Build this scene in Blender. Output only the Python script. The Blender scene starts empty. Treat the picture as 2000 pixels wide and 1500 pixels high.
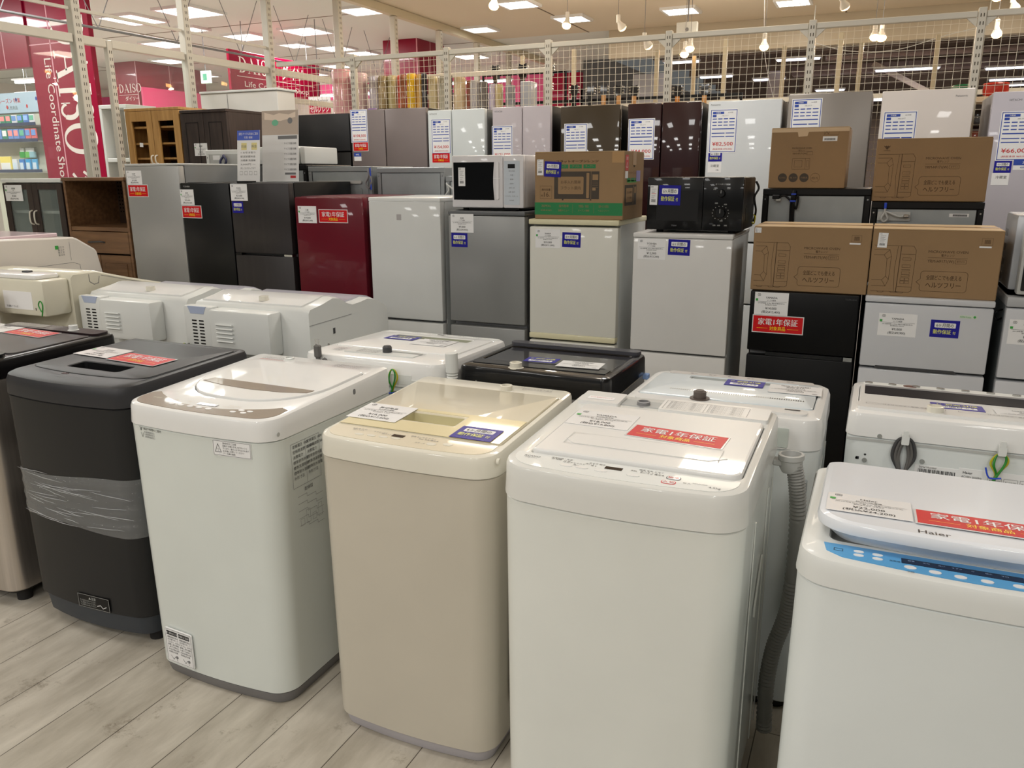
import bpy, bmesh, math, random
from mathutils import Vector, Matrix
PI = math.pi
random.seed(7)
scene = bpy.context.scene
COL = scene.collection

# ---------------------------------------------------------------- camera, world, exposure
cam_d = bpy.data.cameras.new('camera')
cam_d.sensor_fit = 'HORIZONTAL'
cam_d.sensor_width = 36.0
cam_d.lens = 36.0 * 1575.0 / 2000.0
cam_d.clip_end = 120
cam = bpy.data.objects.new('camera', cam_d)
COL.objects.link(cam)
cam.location = (0, 0, 1.51)
cam.rotation_mode = 'XYZ'
_m = Matrix.Rotation(math.radians(24.0), 4, 'Z') @ Matrix.Rotation(math.radians(90 - 14.6), 4, 'X') @ Matrix.Rotation(math.radians(-0.27), 4, 'Z')
cam.rotation_euler = _m.to_euler('XYZ')
scene.camera = cam

w = bpy.data.worlds.new('world')
scene.world = w
w.use_nodes = True
w.node_tree.nodes['Background'].inputs[0].default_value = (0.86, 0.88, 0.86, 1)
w.node_tree.nodes['Background'].inputs[1].default_value = 0.14
scene.view_settings.view_transform = 'Standard'
scene.view_settings.look = 'None'
scene.view_settings.gamma = 1
scene.view_settings.exposure = -0.2
scene.view_settings.use_curve_mapping = False
LIGHT_K = 0.95

def area(name, loc, sx, sy, power, col=(1, .97, .91)):
    l = bpy.data.lights.new(name, 'AREA')
    l.shape = 'RECTANGLE'; l.size = sx; l.size_y = sy
    l.energy = power * LIGHT_K; l.color = col
    o = bpy.data.objects.new(name, l)
    COL.objects.link(o)
    o.location = loc
    return o
CZ = 3.4                                     # ceiling height
# ceiling lamps of the shop (the ones over and behind the camera too)
for ax in (-6.2, -3.7, -1.2, 1.3):
    for ay, pw in ((-5.2, 36), (-3.4, 34), (-1.4, 28), (1.2, 18), (4.6, 31)):
        area('ceiling_lamp', (ax, ay, CZ - .03), .6, .6, pw, (1, .985, .955))
for ax in (-13, -10, -7.6):
    for ay in (4.5, 7.2, 9.4):
        area('shop_lamp', (ax, ay, CZ - .03), .6, .6, 66, (1, .99, .97))
for ax in (-3.6, -1.2, 1.2):
    for ay in (7.2, 9.6):
        area('stock_lamp', (ax, ay, CZ - .03), .6, .6, 24, (1, .86, .68))
for ax in (-3, 0, 3):
    for ay in (14, 18, 22):
        area('hall_fill_light', (ax, ay, 3.0), .8, .8, 30, (1, .9, .85))  # area lights added to brighten the dark hall, apart from its strip lamps
for q in ((-3.47, 7.45, 2.95), (-3.2, 8.7, 2.95), (-2.1, 9.5, 2.7), (-1.26, 9.37, 2.7), (-.2, 9.2, 2.7), (.8, 9.1, 2.9), (.87, 9.5, 2.7), (-.5, 6.9, 3.0), (-2.5, 6.0, 3.05), (-1.5, 4.0, 3.05), (-3.8, 4.5, 3.05)):  # point lights added to warm the ceiling; the last four have no bulb
    _l = bpy.data.lights.new('bulb_fill_light', 'POINT'); _l.energy = 9; _l.color = (1, .87, .70); _l.shadow_soft_size = .05
    _o = bpy.data.objects.new('bulb_fill_light', _l); COL.objects.link(_o); _o.location = q

# ---------------------------------------------------------------- materials
def s2l(c):
    c = c / 255.0
    return c / 12.92 if c <= .04045 else ((c + .055) / 1.055) ** 2.4
def rgb(r, g, b): return (s2l(r), s2l(g), s2l(b), 1)
_M = {}
def mat(name, c, rough=.5, metal=0, spec=.5, coat=0, bump=0, bscale=200, vary=.03, vscale=3, emit=0, alpha=1, aniso=None):
    if name in _M: return _M[name]
    m = bpy.data.materials.new(name); m.use_nodes = True
    nt = m.node_tree; b = nt.nodes['Principled BSDF']
    col = rgb(*c)
    b.inputs['Base Color'].default_value = col
    b.inputs['Roughness'].default_value = rough
    b.inputs['Metallic'].default_value = metal
    if coat: spec = .22; rough = max(rough, .3)
    b.inputs['Roughness'].default_value = rough
    b.inputs['Specular IOR Level'].default_value = spec
    b.inputs['Coat Weight'].default_value = coat
    b.inputs['Coat Roughness'].default_value = .035
    if emit:
        b.inputs['Emission Color'].default_value = col
        b.inputs['Emission Strength'].default_value = emit
    tc = nt.nodes.new('ShaderNodeTexCoord')
    if vary:
        n = nt.nodes.new('ShaderNodeTexNoise'); n.inputs['Scale'].default_value = vscale; n.inputs['Detail'].default_value = 3
        src = tc.outputs['Object']
        if aniso:
            mp = nt.nodes.new('ShaderNodeMapping'); mp.inputs['Scale'].default_value = aniso
            nt.links.new(src, mp.inputs[0]); src = mp.outputs[0]
        nt.links.new(src, n.inputs['Vector'])
        r = nt.nodes.new('ShaderNodeValToRGB')
        r.color_ramp.elements[0].position = .3; r.color_ramp.elements[1].position = .7
        r.color_ramp.elements[0].color = [x * (1 - vary) for x in col[:3]] + [1]
        r.color_ramp.elements[1].color = [min(1, x * (1 + vary)) for x in col[:3]] + [1]
        nt.links.new(n.outputs['Fac'], r.inputs[0]); nt.links.new(r.outputs[0], b.inputs['Base Color'])
    if bump:
        n = nt.nodes.new('ShaderNodeTexNoise'); n.inputs['Scale'].default_value = bscale
        nt.links.new(tc.outputs['Object'], n.inputs['Vector'])
        bp = nt.nodes.new('ShaderNodeBump'); bp.inputs['Strength'].default_value = bump; bp.inputs['Distance'].default_value = .002
        nt.links.new(n.outputs['Fac'], bp.inputs['Height']); nt.links.new(bp.outputs[0], b.inputs['Normal'])
    _M[name] = m
    return m
def wood(name, c1, c2, rough=.5, axis='Z'):
    if name in _M: return _M[name]
    m = mat(name, c1, rough, vary=0)
    nt = m.node_tree; b = nt.nodes['Principled BSDF']
    tc = nt.nodes.new('ShaderNodeTexCoord'); mp = nt.nodes.new('ShaderNodeMapping')
    mp.inputs['Scale'].default_value = (14, 14, 1.2) if axis == 'Z' else (1.2, 14, 14)
    n = nt.nodes.new('ShaderNodeTexNoise'); n.inputs['Scale'].default_value = 3; n.inputs['Detail'].default_value = 6
    r = nt.nodes.new('ShaderNodeValToRGB')
    r.color_ramp.elements[0].position = .35; r.color_ramp.elements[1].position = .65
    r.color_ramp.elements[0].color = rgb(*c1); r.color_ramp.elements[1].color = rgb(*c2)
    nt.links.new(tc.outputs['Object'], mp.inputs[0]); nt.links.new(mp.outputs[0], n.inputs['Vector'])
    nt.links.new(n.outputs['Fac'], r.inputs[0]); nt.links.new(r.outputs[0], b.inputs['Base Color'])
    return m
def glassmat(name, c=(235, 240, 240), refl=.12, tint_alpha=.05):
    if name in _M: return _M[name]
    m = bpy.data.materials.new(name); m.use_nodes = True
    nt = m.node_tree; nt.nodes.clear()
    o = nt.nodes.new('ShaderNodeOutputMaterial'); t = nt.nodes.new('ShaderNodeBsdfTransparent'); g = nt.nodes.new('ShaderNodeBsdfGlossy')
    d = nt.nodes.new('ShaderNodeBsdfDiffuse')
    g.inputs['Roughness'].default_value = .02; d.inputs['Color'].default_value = rgb(*c)
    t.inputs['Color'].default_value = (.96, .98, .97, 1)
    fr = nt.nodes.new('ShaderNodeFresnel'); fr.inputs[0].default_value = 1.5
    mx = nt.nodes.new('ShaderNodeMixShader'); mx2 = nt.nodes.new('ShaderNodeMixShader'); mx2.inputs[0].default_value = tint_alpha
    nt.links.new(t.outputs[0], mx2.inputs[1]); nt.links.new(d.outputs[0], mx2.inputs[2])
    ge = nt.nodes.new('ShaderNodeNewGeometry'); mu = nt.nodes.new('ShaderNodeMath'); mu.operation = 'MULTIPLY'; iv = nt.nodes.new('ShaderNodeMath'); iv.operation = 'SUBTRACT'; iv.inputs[0].default_value = 1
    nt.links.new(ge.outputs['Backfacing'], iv.inputs[1]); nt.links.new(iv.outputs[0], mu.inputs[0]); nt.links.new(fr.outputs[0], mu.inputs[1])
    nt.links.new(mu.outputs[0], mx.inputs[0]); nt.links.new(mx2.outputs[0], mx.inputs[1]); nt.links.new(g.outputs[0], mx.inputs[2])
    nt.links.new(mx.outputs[0], o.inputs[0])
    _M[name] = m
    return m

def floor_mat():
    m = mat('floor_planks', (190, 180, 165), .32, vary=0)
    nt = m.node_tree; b = nt.nodes['Principled BSDF']; L = nt.links
    tc = nt.nodes.new('ShaderNodeTexCoord')
    mp = nt.nodes.new('ShaderNodeMapping'); mp.inputs['Rotation'].default_value = (0, 0, PI / 2); mp.inputs['Location'].default_value = (.30, -.035, 0)
    br = nt.nodes.new('ShaderNodeTexBrick'); br.offset = .37; br.offset_frequency = 2
    br.inputs['Scale'].default_value = 1; br.inputs['Brick Width'].default_value = 1.75; br.inputs['Row Height'].default_value = .205
    br.inputs['Mortar Size'].default_value = .0016; br.inputs['Mortar Smooth'].default_value = .2; br.inputs['Bias'].default_value = 0
    br.inputs['Color1'].default_value = rgb(192, 185, 171); br.inputs['Color2'].default_value = rgb(206, 199, 186); br.inputs['Mortar'].default_value = rgb(92, 84, 74)
    L.new(tc.outputs['Object'], mp.inputs[0]); L.new(mp.outputs[0], br.inputs['Vector'])
    # grain along the planks, cloudy wear, small scuffs
    mp2 = nt.nodes.new('ShaderNodeMapping'); mp2.inputs['Scale'].default_value = (9, 2.2, 1)
    n1 = nt.nodes.new('ShaderNodeTexNoise'); n1.inputs['Scale'].default_value = 1.3; n1.inputs['Detail'].default_value = 9; n1.inputs['Roughness'].default_value = .62
    L.new(tc.outputs['Object'], mp2.inputs[0]); L.new(mp2.outputs[0], n1.inputs['Vector'])
    r1 = nt.nodes.new('ShaderNodeValToRGB'); r1.color_ramp.elements[0].position = .3; r1.color_ramp.elements[1].position = .68
    r1.color_ramp.elements[0].color = (.62, .60, .57, 1); r1.color_ramp.elements[1].color = (1.02, 1.02, 1.02, 1)
    L.new(n1.outputs['Fac'], r1.inputs[0])
    mx = nt.nodes.new('ShaderNodeMix'); mx.data_type = 'RGBA'; mx.blend_type = 'MULTIPLY'; mx.inputs['Factor'].default_value = 1
    L.new(br.outputs['Color'], mx.inputs['A']); L.new(r1.outputs[0], mx.inputs['B'])
    n2 = nt.nodes.new('ShaderNodeTexNoise'); n2.inputs['Scale'].default_value = 7; n2.inputs['Detail'].default_value = 6; n2.inputs['Roughness'].default_value = .8
    L.new(tc.outputs['Object'], n2.inputs['Vector'])
    r2 = nt.nodes.new('ShaderNodeValToRGB'); r2.color_ramp.elements[0].position = .29; r2.color_ramp.elements[1].position = .42
    r2.color_ramp.elements[0].color = (.42, .38, .33, 1); r2.color_ramp.elements[1].color = (1, 1, 1, 1)
    L.new(n2.outputs['Fac'], r2.inputs[0])
    mx2 = nt.nodes.new('ShaderNodeMix'); mx2.data_type = 'RGBA'; mx2.blend_type = 'MULTIPLY'; mx2.inputs['Factor'].default_value = .8
    L.new(mx.outputs['Result'], mx2.inputs['A']); L.new(r2.outputs[0], mx2.inputs['B'])
    L.new(mx2.outputs['Result'], b.inputs['Base Color'])
    r3 = nt.nodes.new('ShaderNodeMapRange'); r3.inputs['To Min'].default_value = .22; r3.inputs['To Max'].default_value = .5
    L.new(n1.outputs['Fac'], r3.inputs['Value']); L.new(r3.outputs[0], b.inputs['Roughness'])
    return m

# ---------------------------------------------------------------- mesh helpers
class MB:
    def __init__(s): s.v = []; s.f = []; s.m = []; s.mats = []
    def mi(s, m):
        if m not in s.mats: s.mats.append(m)
        return s.mats.index(m)
    def add(s, vs, fs, m):
        o = len(s.v); s.v += [tuple(p) for p in vs]; k = s.mi(m)
        for f in fs: s.f.append(tuple(i + o for i in f)); s.m.append(k)
    def box(s, x0, y0, z0, x1, y1, z1, m, r=0, seg=2):
        if r <= 0:
            vs = [(x0, y0, z0), (x1, y0, z0), (x1, y1, z0), (x0, y1, z0), (x0, y0, z1), (x1, y0, z1), (x1, y1, z1), (x0, y1, z1)]
            s.add(vs, [(0, 3, 2, 1), (4, 5, 6, 7), (0, 1, 5, 4), (1, 2, 6, 5), (2, 3, 7, 6), (3, 0, 4, 7)], m)
            return
        bm = bmesh.new(); bmesh.ops.create_cube(bm, size=1)
        for v in bm.verts:
            v.co = ((x0 + x1) / 2 + v.co.x * (x1 - x0), (y0 + y1) / 2 + v.co.y * (y1 - y0), (z0 + z1) / 2 + v.co.z * (z1 - z0))
        bmesh.ops.bevel(bm, geom=bm.edges[:], offset=r, segments=seg, profile=.5, affect='EDGES')
        bm.verts.index_update()
        s.add([v.co[:] for v in bm.verts], [[v.index for v in f.verts] for f in bm.faces], m); bm.free()
    def obox(s, c, ax, ay, az, hx, hy, hz, m):
        """box with its own axes"""
        c, ax, ay, az = Vector(c), Vector(ax).normalized(), Vector(ay).normalized(), Vector(az).normalized()
        vs = [c + ax * hx * i + ay * hy * j + az * hz * k for k in (-1, 1) for i, j in ((-1, -1), (1, -1), (1, 1), (-1, 1))]
        s.add(vs, [(0, 3, 2, 1), (4, 5, 6, 7), (0, 1, 5, 4), (1, 2, 6, 5), (2, 3, 7, 6), (3, 0, 4, 7)], m)
    def loft(s, rings, m, cap0=True, cap1=True, mcap=None):
        n = len(rings[0]); vs = [p for r in rings for p in r]; fs = []
        for k in range(len(rings) - 1):
            for i in range(n):
                j = (i + 1) % n
                fs.append((k * n + i, k * n + j, (k + 1) * n + j, (k + 1) * n + i))
        s.add(vs, fs, m)
        if cap0: s.add(rings[0], [tuple(range(n))[::-1]], m)
        if cap1: s.add(rings[-1], [tuple(range(n))], mcap or m)
    def cyl(s, c, axis, r, h, m, n=20, r1=None):
        """cylinder from c along axis for h, with a small rim bevel"""
        c = Vector(c); a = Vector(axis).normalized(); u = a.orthogonal().normalized(); v = a.cross(u)
        r1 = r if r1 is None else r1; e = min(r, r1, h) * .12
        def ring(d, rr_): return [c + a * d + u * rr_ * math.cos(t * 2 * PI / n) + v * rr_ * math.sin(t * 2 * PI / n) for t in range(n)]
        s.loft([ring(0, r), ring(h - e, r1), ring(h, r1 - e)], m)
    def lathe(s, c, axis, prof, m, n=20):
        c = Vector(c); a = Vector(axis).normalized(); u = a.orthogonal().normalized(); v = a.cross(u)
        s.loft([[c + a * d + u * r * math.cos(t * 2 * PI / n) + v * r * math.sin(t * 2 * PI / n) for t in range(n)] for r, d in prof], m)
    def tube(s, pts, r, m, n=8, cyclic=False):
        P = [Vector(p) for p in pts]; rs = r if isinstance(r, (list, tuple)) else [r] * len(P)
        rings = []; up = None
        for i, p in enumerate(P):
            t = (P[min(i + 1, len(P) - 1)] - P[max(i - 1, 0)]).normalized()
            if up is None: up = t.orthogonal().normalized()
            up = (up - t * up.dot(t)).normalized(); w_ = t.cross(up)
            rings.append([p + (up * math.cos(a * 2 * PI / n) + w_ * math.sin(a * 2 * PI / n)) * rs[i] for a in range(n)])
        s.loft(rings, m)
    def shift(s, dx, dy, dz=0):
        s.v = [(x + dx, y + dy, z + dz) for x, y, z in s.v]; return s

def smooth_path(pts, k=6):
    P = [Vector(p) for p in pts]; out = []
    for i in range(len(P) - 1):
        p0, p1, p2, p3 = P[max(i - 1, 0)], P[i], P[i + 1], P[min(i + 2, len(P) - 1)]
        for j in range(k):
            t = j / k
            out.append(.5 * ((2 * p1) + (p2 - p0) * t + (2 * p0 - 5 * p1 + 4 * p2 - p3) * t * t + (3 * p1 - p0 - 3 * p2 + p3) * t ** 3))
    out.append(P[-1]); return out

def obj(name, mb, parent=None, loc=(0, 0, 0), rz=0, angle=32, label=None):
    me = bpy.data.meshes.new(name); me.from_pydata([tuple(v) for v in mb.v], [], mb.f)
    for m in mb.mats: me.materials.append(m)
    me.polygons.foreach_set('material_index', mb.m)
    me.polygons.foreach_set('use_smooth', [True] * len(mb.f))
    me.update(); me.set_sharp_from_angle(angle=math.radians(angle))
    o = bpy.data.objects.new(name, me); COL.objects.link(o)
    o.location = loc; o.rotation_euler = (0, 0, rz)
    if parent: o.parent = parent
    if label: o['label'] = label
    return o
def tag(o, label, cat, group=None):
    o['label'] = label; o['category'] = cat
    if group: o['group'] = group
    return o
def struct(name, mb, **k):
    o = obj(name, mb, **k); o['kind'] = 'structure'; return o
def thing(name, label, cat, loc=(0, 0, 0), rz=0, group=None):
    o = bpy.data.objects.new(name, None); COL.objects.link(o); o.empty_display_size = .1
    o.location = loc; o.rotation_euler = (0, 0, rz)
    return tag(o, label, cat, group)
def dup(root, loc, rz=None, label=None):
    def cp(o, par):
        c = o.copy(); COL.objects.link(c); c.parent = par
        for ch in list(o.children): cp(ch, c)
        return c
    kids = list(root.children)
    r = root.copy(); COL.objects.link(r); r.location = loc
    if rz is not None: r.rotation_euler = (0, 0, rz)
    if label: r['label'] = label
    for ch in kids: cp(ch, r)
    return r

def rr(x0, y0, x1, y1, rad, inset=0, bow=0, z=0, n=7, k=8):
    """rounded rectangle ring; corners FL, FR, BR, BL; the front (y0) edge bows forward. z: number or f(x, y)"""
    x0 += inset; y0 += inset; x1 -= inset; y1 -= inset
    if not isinstance(rad, (list, tuple)): rad = (rad,) * 4
    R = [max(.0005, q - inset) for q in rad]
    out = []
    for (cx, cy, q, a0) in ((x0 + R[0], y0 + R[0], R[0], PI), (x1 - R[1], y0 + R[1], R[1], 1.5 * PI), (x1 - R[2], y1 - R[2], R[2], 0), (x0 + R[3], y1 - R[3], R[3], .5 * PI)):
        for i in range(n + 1):
            a = a0 + .5 * PI * i / n
            out.append([cx + q * math.cos(a), cy + q * math.sin(a)])
        if len(out) == n + 1:
            for i in range(1, k):
                out.append([x0 + R[0] + (x1 - R[1] - x0 - R[0]) * i / k, y0])
    ym = (y0 + y1) / 2; xc = (x0 + x1) / 2; hw = (x1 - x0) / 2
    res = []
    for x, y in out:
        wgt = max(0, min(1, (ym - y) / (ym - y0))) if bow else 0
        y2 = y - bow * wgt * (1 - ((x - xc) / hw) ** 2)
        res.append((x, y2, z(x, y2) if callable(z) else z))
    return res

_T = {}
def text_geo(st, bold=0, res=2):
    key = (st, bold, res)
    if key not in _T:
        c = bpy.data.curves.new('t', 'FONT'); c.body = st; c.size = 1; c.resolution_u = res; c.offset = bold
        o = bpy.data.objects.new('t', c); COL.objects.link(o)
        dg = bpy.context.evaluated_depsgraph_get()
        me = bpy.data.meshes.new_from_object(o.evaluated_get(dg))
        vs = [v.co[:2] for v in me.vertices]; fs = [tuple(p.vertices) for p in me.polygons]
        bpy.data.objects.remove(o); bpy.data.curves.remove(c); bpy.data.meshes.remove(me)
        if not vs: vs = [(0, 0)]; fs = []
        xs = [v[0] for v in vs]; ys = [v[1] for v in vs]
        _T[key] = (vs, fs, min(xs), max(xs), min(ys), max(ys))
    return _T[key]

class Pl:
    """a drawing plane: origin, right, up; the normal is right x up"""
    def __init__(s, o, r, u):
        s.o = Vector(o); s.r = Vector(r).normalized(); s.u = Vector(u).normalized(); s.n = s.r.cross(s.u)
    def pt(s, a, b, l=0): return s.o + s.r * a + s.u * b + s.n * l
    def sub(s, a, b, deg=0, lift=0):
        t = math.radians(deg)
        return Pl(s.pt(a, b, lift), s.r * math.cos(t) + s.u * math.sin(t), s.u * math.cos(t) - s.r * math.sin(t))
    def rect(s, mb, a0, b0, a1, b1, m, l=.0006):
        mb.add([s.pt(a0, b0, l), s.pt(a1, b0, l), s.pt(a1, b1, l), s.pt(a0, b1, l)], [(0, 1, 2, 3)], m)
    def slab(s, mb, a0, b0, a1, b1, m, l0=0, l1=.0006, r=0, n=4):
        if r:
            ring = [(x, y) for x, y, _ in rr(a0, b0, a1, b1, r, n=n, k=1)]
        else: ring = [(a0, b0), (a1, b0), (a1, b1), (a0, b1)]
        mb.loft([[s.pt(x, y, l0) for x, y in ring], [s.pt(x, y, l1) for x, y in ring]], m)
    def poly(s, mb, pts, m, l=.0006):
        mb.add([s.pt(a, b, l) for a, b in pts], [tuple(range(len(pts)))], m)
    def prism(s, mb, pts, m, l0=0, l1=.001):
        mb.loft([[s.pt(a, b, l0) for a, b in pts], [s.pt(a, b, l1) for a, b in pts]], m)
    def disc(s, mb, a, b, r, m, l=.0006, n=20, ry=None, l0=None):
        ry = ry or r
        ps = [(a + r * math.cos(t * 2 * PI / n), b + ry * math.sin(t * 2 * PI / n)) for t in range(n)]
        if l0 is None: s.poly(mb, ps, m, l)
        else: s.prism(mb, ps, m, l0, l)
    def line(s, mb, pts, wd, m, l=.0006, close=False):
        if close: pts = list(pts) + [pts[0]]
        for (a, b), (c, d) in zip(pts, pts[1:]):
            dx, dy = c - a, d - b; q = math.hypot(dx, dy) or 1; nx, ny = -dy / q * wd / 2, dx / q * wd / 2
            ex, ey = dx / q * wd / 2, dy / q * wd / 2
            s.poly(mb, [(a - ex - nx, b - ey - ny), (c + ex - nx, d + ey - ny), (c + ex + nx, d + ey + ny), (a - ex + nx, b - ey + ny)], m, l)
    def frame(s, mb, a0, b0, a1, b1, wd, m, l=.0006, r=0):
        if r: s.line(mb, [(x, y) for x, y, _ in rr(a0, b0, a1, b1, r, n=4, k=1)], wd, m, l, True)
        else: s.line(mb, [(a0, b0), (a1, b0), (a1, b1), (a0, b1)], wd, m, l, True)
    def text(s, mb, st, a, b, h, m, l=.0009, al='c', wd=None, bold=0, res=2):
        """h: height of the glyph box of a capital; centred on (a, b) for al='c', starting at a for 'l'"""
        vs, fs, x0, x1, y0, y1 = text_geo(st, 0, res)
        k = h / .72; kx = k if wd is None else wd / max(1e-6, x1 - x0)
        ox = a - (x0 if al == 'l' else (x1 if al == 'r' else (x0 + x1) / 2)) * kx
        oy = b - .36 * k
        for q in ((-bold * .55, bold * .55) if bold else (0,)):
            mb.add([s.pt(ox + (x + q) * kx, oy + y * k, l + (.00005 if q > 0 else 0)) for x, y in vs], fs, m)

# common materials
WHITE = mat('white_enamel', (226, 228, 222), .28, coat=.35)
WHITE2 = mat('cool_white_enamel', (224, 229, 228), .3, coat=.3)
WGLOSS = mat('white_gloss_plastic', (234, 234, 232), .16, coat=.6)
WPLAST = mat('white_plastic', (222, 224, 221), .34, coat=.1)
PAPER = mat('white_paper', (238, 238, 238), .45, spec=.3)
PAPERG = mat('glossy_paper', (240, 240, 240), .2, spec=.5)
INK = mat('black_ink', (38, 38, 40), .5, vary=0)
INKG = mat('grey_ink', (120, 120, 122), .5, vary=0)
REDC = mat('red_sticker', (206, 18, 26), .38, spec=.3, vary=0)
YEL = mat('yellow_print', (255, 222, 30), .3, vary=0)
NAVY = mat('navy_sticker', (30, 26, 146), .35, spec=.3, vary=0)
PALEY = mat('pale_yellow_print', (232, 236, 120), .3, vary=0)
GRN = mat('green_print', (60, 165, 70), .4, vary=0)
BLUEB = mat('blue_print', (44, 74, 168), .4, vary=0)
REDP = mat('red_print', (204, 44, 48), .4, vary=0)
BLACK = mat('black_plastic', (9, 9, 10), .4, spec=.3, vary=.1)
BLACKG = mat('black_gloss', (8, 8, 10), .06, coat=.6, vary=0)
DARKG = mat('dark_grey_plastic', (62, 62, 64), .45)
GREY = mat('grey_plastic', (128, 128, 130), .45)
LGREY = mat('light_grey_plastic', (186, 187, 184), .4)
STEEL = mat('galvanised_steel', (160, 166, 168), .38, metal=.3, vary=.1, vscale=6)
RUBBER = mat('black_rubber', (30, 28, 28), .7)
GLASSD = mat('dark_window', (14, 14, 16), .05, coat=.6, vary=0)
CORDG = mat('grey_cord', (96, 94, 92), .5)
CABY = mat('yellow_wire', (196, 186, 30), .4, vary=0)
CABG = mat('green_wire', (46, 140, 50), .4, vary=0)
CABB = mat('blue_tie', (30, 70, 200), .4, vary=0)
METAL = mat('screw_metal', (190, 190, 188), .25, metal=1, vary=0)
# ---------------------------------------------------------------- paper and stickers
def price_card(P, par, off, brand, kind, price, tax, desc='2018年製 4.5kg 動作確認済み', w=.15, h=.105, green=True, name='price_card'):
    """P: plane at the lower-left corner of the card"""
    mb = MB()
    P.slab(mb, 0, 0, w, h, PAPERG, 0, .0008)
    k = h / .105
    P.frame(mb, w * .09, h * .84, w * .17, h * .93, h * .012, INKG, .0012, r=h * .03)
    P.text(mb, '買', w * .13, h * .885, h * .05, INKG, .0014)
    if green: P.rect(mb, w * .03, h * .62, w * .10, h * .72, GRN, .0012)
    P.text(mb, brand, w * .5, h * .77, h * .085, INK, .0012, bold=.02)
    P.text(mb, kind, w * .5, h * .655, h * .048, INK, .0012)
    P.rect(mb, w * .05, h * .595, w * .95, h * .603, INK, .0012)
    P.text(mb, desc, w * .5, h * .53, h * .042, INK, .0012, wd=w * .8)
    P.text(mb, '動作確認済み 洗浄済み', w * .5, h * .455, h * .036, INK, .0012, wd=w * .36)
    P.text(mb, price, w * .5, h * .31, h * .105, INK, .0012, bold=.015)
    P.text(mb, tax, w * .5, h * .15, h * .095, INK, .0012, bold=.015)
    mb.shift(*off)
    return obj(name, mb, par, label='white price card')
def red_card(P, par, off, w=.215, h=.075):
    mb = MB()
    P.slab(mb, -.004, -.004, w + .004, h + .004, mat('clear_edge', (225, 225, 225), .12), 0, .0008)
    P.slab(mb, 0, 0, w, h, REDC, .0008, .0014)
    P.text(mb, '家電1年保証', w * .5, h * .64, h * .33, PAPER, .002, wd=w * .8, bold=.02)
    P.text(mb, '対象商品', w * .5, h * .24, h * .2, YEL, .002, wd=w * .32, bold=.015)
    for a in (.08, .70): P.rect(mb, w * a, h * .235, w * (a + .22), h * .25, YEL, .0018)
    mb.shift(*off)
    return obj('warranty_sticker', mb, par, label='red warranty sticker')
def blue_card(P, par, off, w=.115, h=.085):
    mb = MB()
    P.slab(mb, 0, 0, w, h, NAVY, 0, .0008)
    P.slab(mb, w * .14, h * .56, w * .87, h * .84, PAPER, .0008, .0012, r=h * .04)
    P.text(mb, '6ヶ月間の', w * .5, h * .7, h * .17, INK, .0018, wd=w * .6, bold=.01)
    P.text(mb, '動作保証', w * .42, h * .32, h * .2, PALEY, .0018, wd=w * .62, bold=.02)
    P.text(mb, '付', w * .84, h * .29, h * .14, PALEY, .0018, wd=w * .1, bold=.01)
    mb.shift(*off)
    return obj('guarantee_sticker', mb, par, label='blue guarantee sticker')
def slip(P, par, off, w=.03, h=.065, red=False):
    """small price slip with a bar code"""
    mb = MB()
    P.slab(mb, 0, 0, w, h, PAPER, 0, .0008)
    P.text(mb, '家電', w * .25, h * .92, h * .05, INK, .0012)
    for i, q in enumerate((.8, .7, .63, .56, .45, .36)):
        P.rect(mb, w * .2, h * q, w * (.8 - .1 * (i % 3)), h * (q + .018), REDP if red and i == 3 else INKG, .0012)
    for i in range(9): P.rect(mb, w * (.2 + .066 * i), h * .14, w * (.23 + .066 * i + .01 * (i % 2)), h * .29, INK, .0012)
    mb.shift(*off)
    return obj('price_slip', mb, par, label='small white slip with a bar code')
def board(P, par, off, w=.16, h=.255, price='¥82,500', tax='(税抜本体 ¥75,000)', brand='冷蔵庫'):
    """laminated blue-bordered price board of the large fridges, P at its top-left"""
    mb = MB()
    P = P.sub(0, -h)
    P.slab(mb, -.004, -.004, w + .004, h + .004, PAPERG, 0, .001)
    P.frame(mb, .003, .003, w - .003, h - .003, .004, BLUEB, .0014)
    P.rect(mb, w * .08, h * .90, w * .5, h * .955, BLUEB, .0014); P.text(mb, brand, w * .29, h * .927, h * .028, PAPER, .0018)
    P.rect(mb, w * .08, h * .83, w * .22, h * .885, BLUEB, .0014); P.text(mb, '2019年製', w * .74, h * .93, h * .022, INKG, .0018)
    P.text(mb, '440L 6ドア', w * .55, h * .857, h * .024, INKG, .0018)
    for i, q in enumerate((.775, .70, .625)):
        for a in (.08, .29, .50, .71): P.rect(mb, w * a, h * q, w * (a + (.2 if a > .7 else .16)), h * (q + .022), BLUEB, .0014)
    P.rect(mb, w * .07, h * .54, w * .92, h * .565, BLUEB, .0014)
    for q in (.44, .36):
        P.rect(mb, w * .07, h * q, w * .56, h * (q + .022), BLUEB, .0014); P.rect(mb, w * .6, h * q, w * .92, h * (q + .022), BLUEB, .0014)
    P.text(mb, price, w * .5, h * .2, h * .088, REDP, .0018, wd=w * .78, bold=.015)
    P.text(mb, tax, w * .5, h * .075, h * .032, REDP, .0018, wd=w * .74)
    mb.shift(*off)
    return obj('price_board', mb, par, label='blue-bordered white price board')

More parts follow.
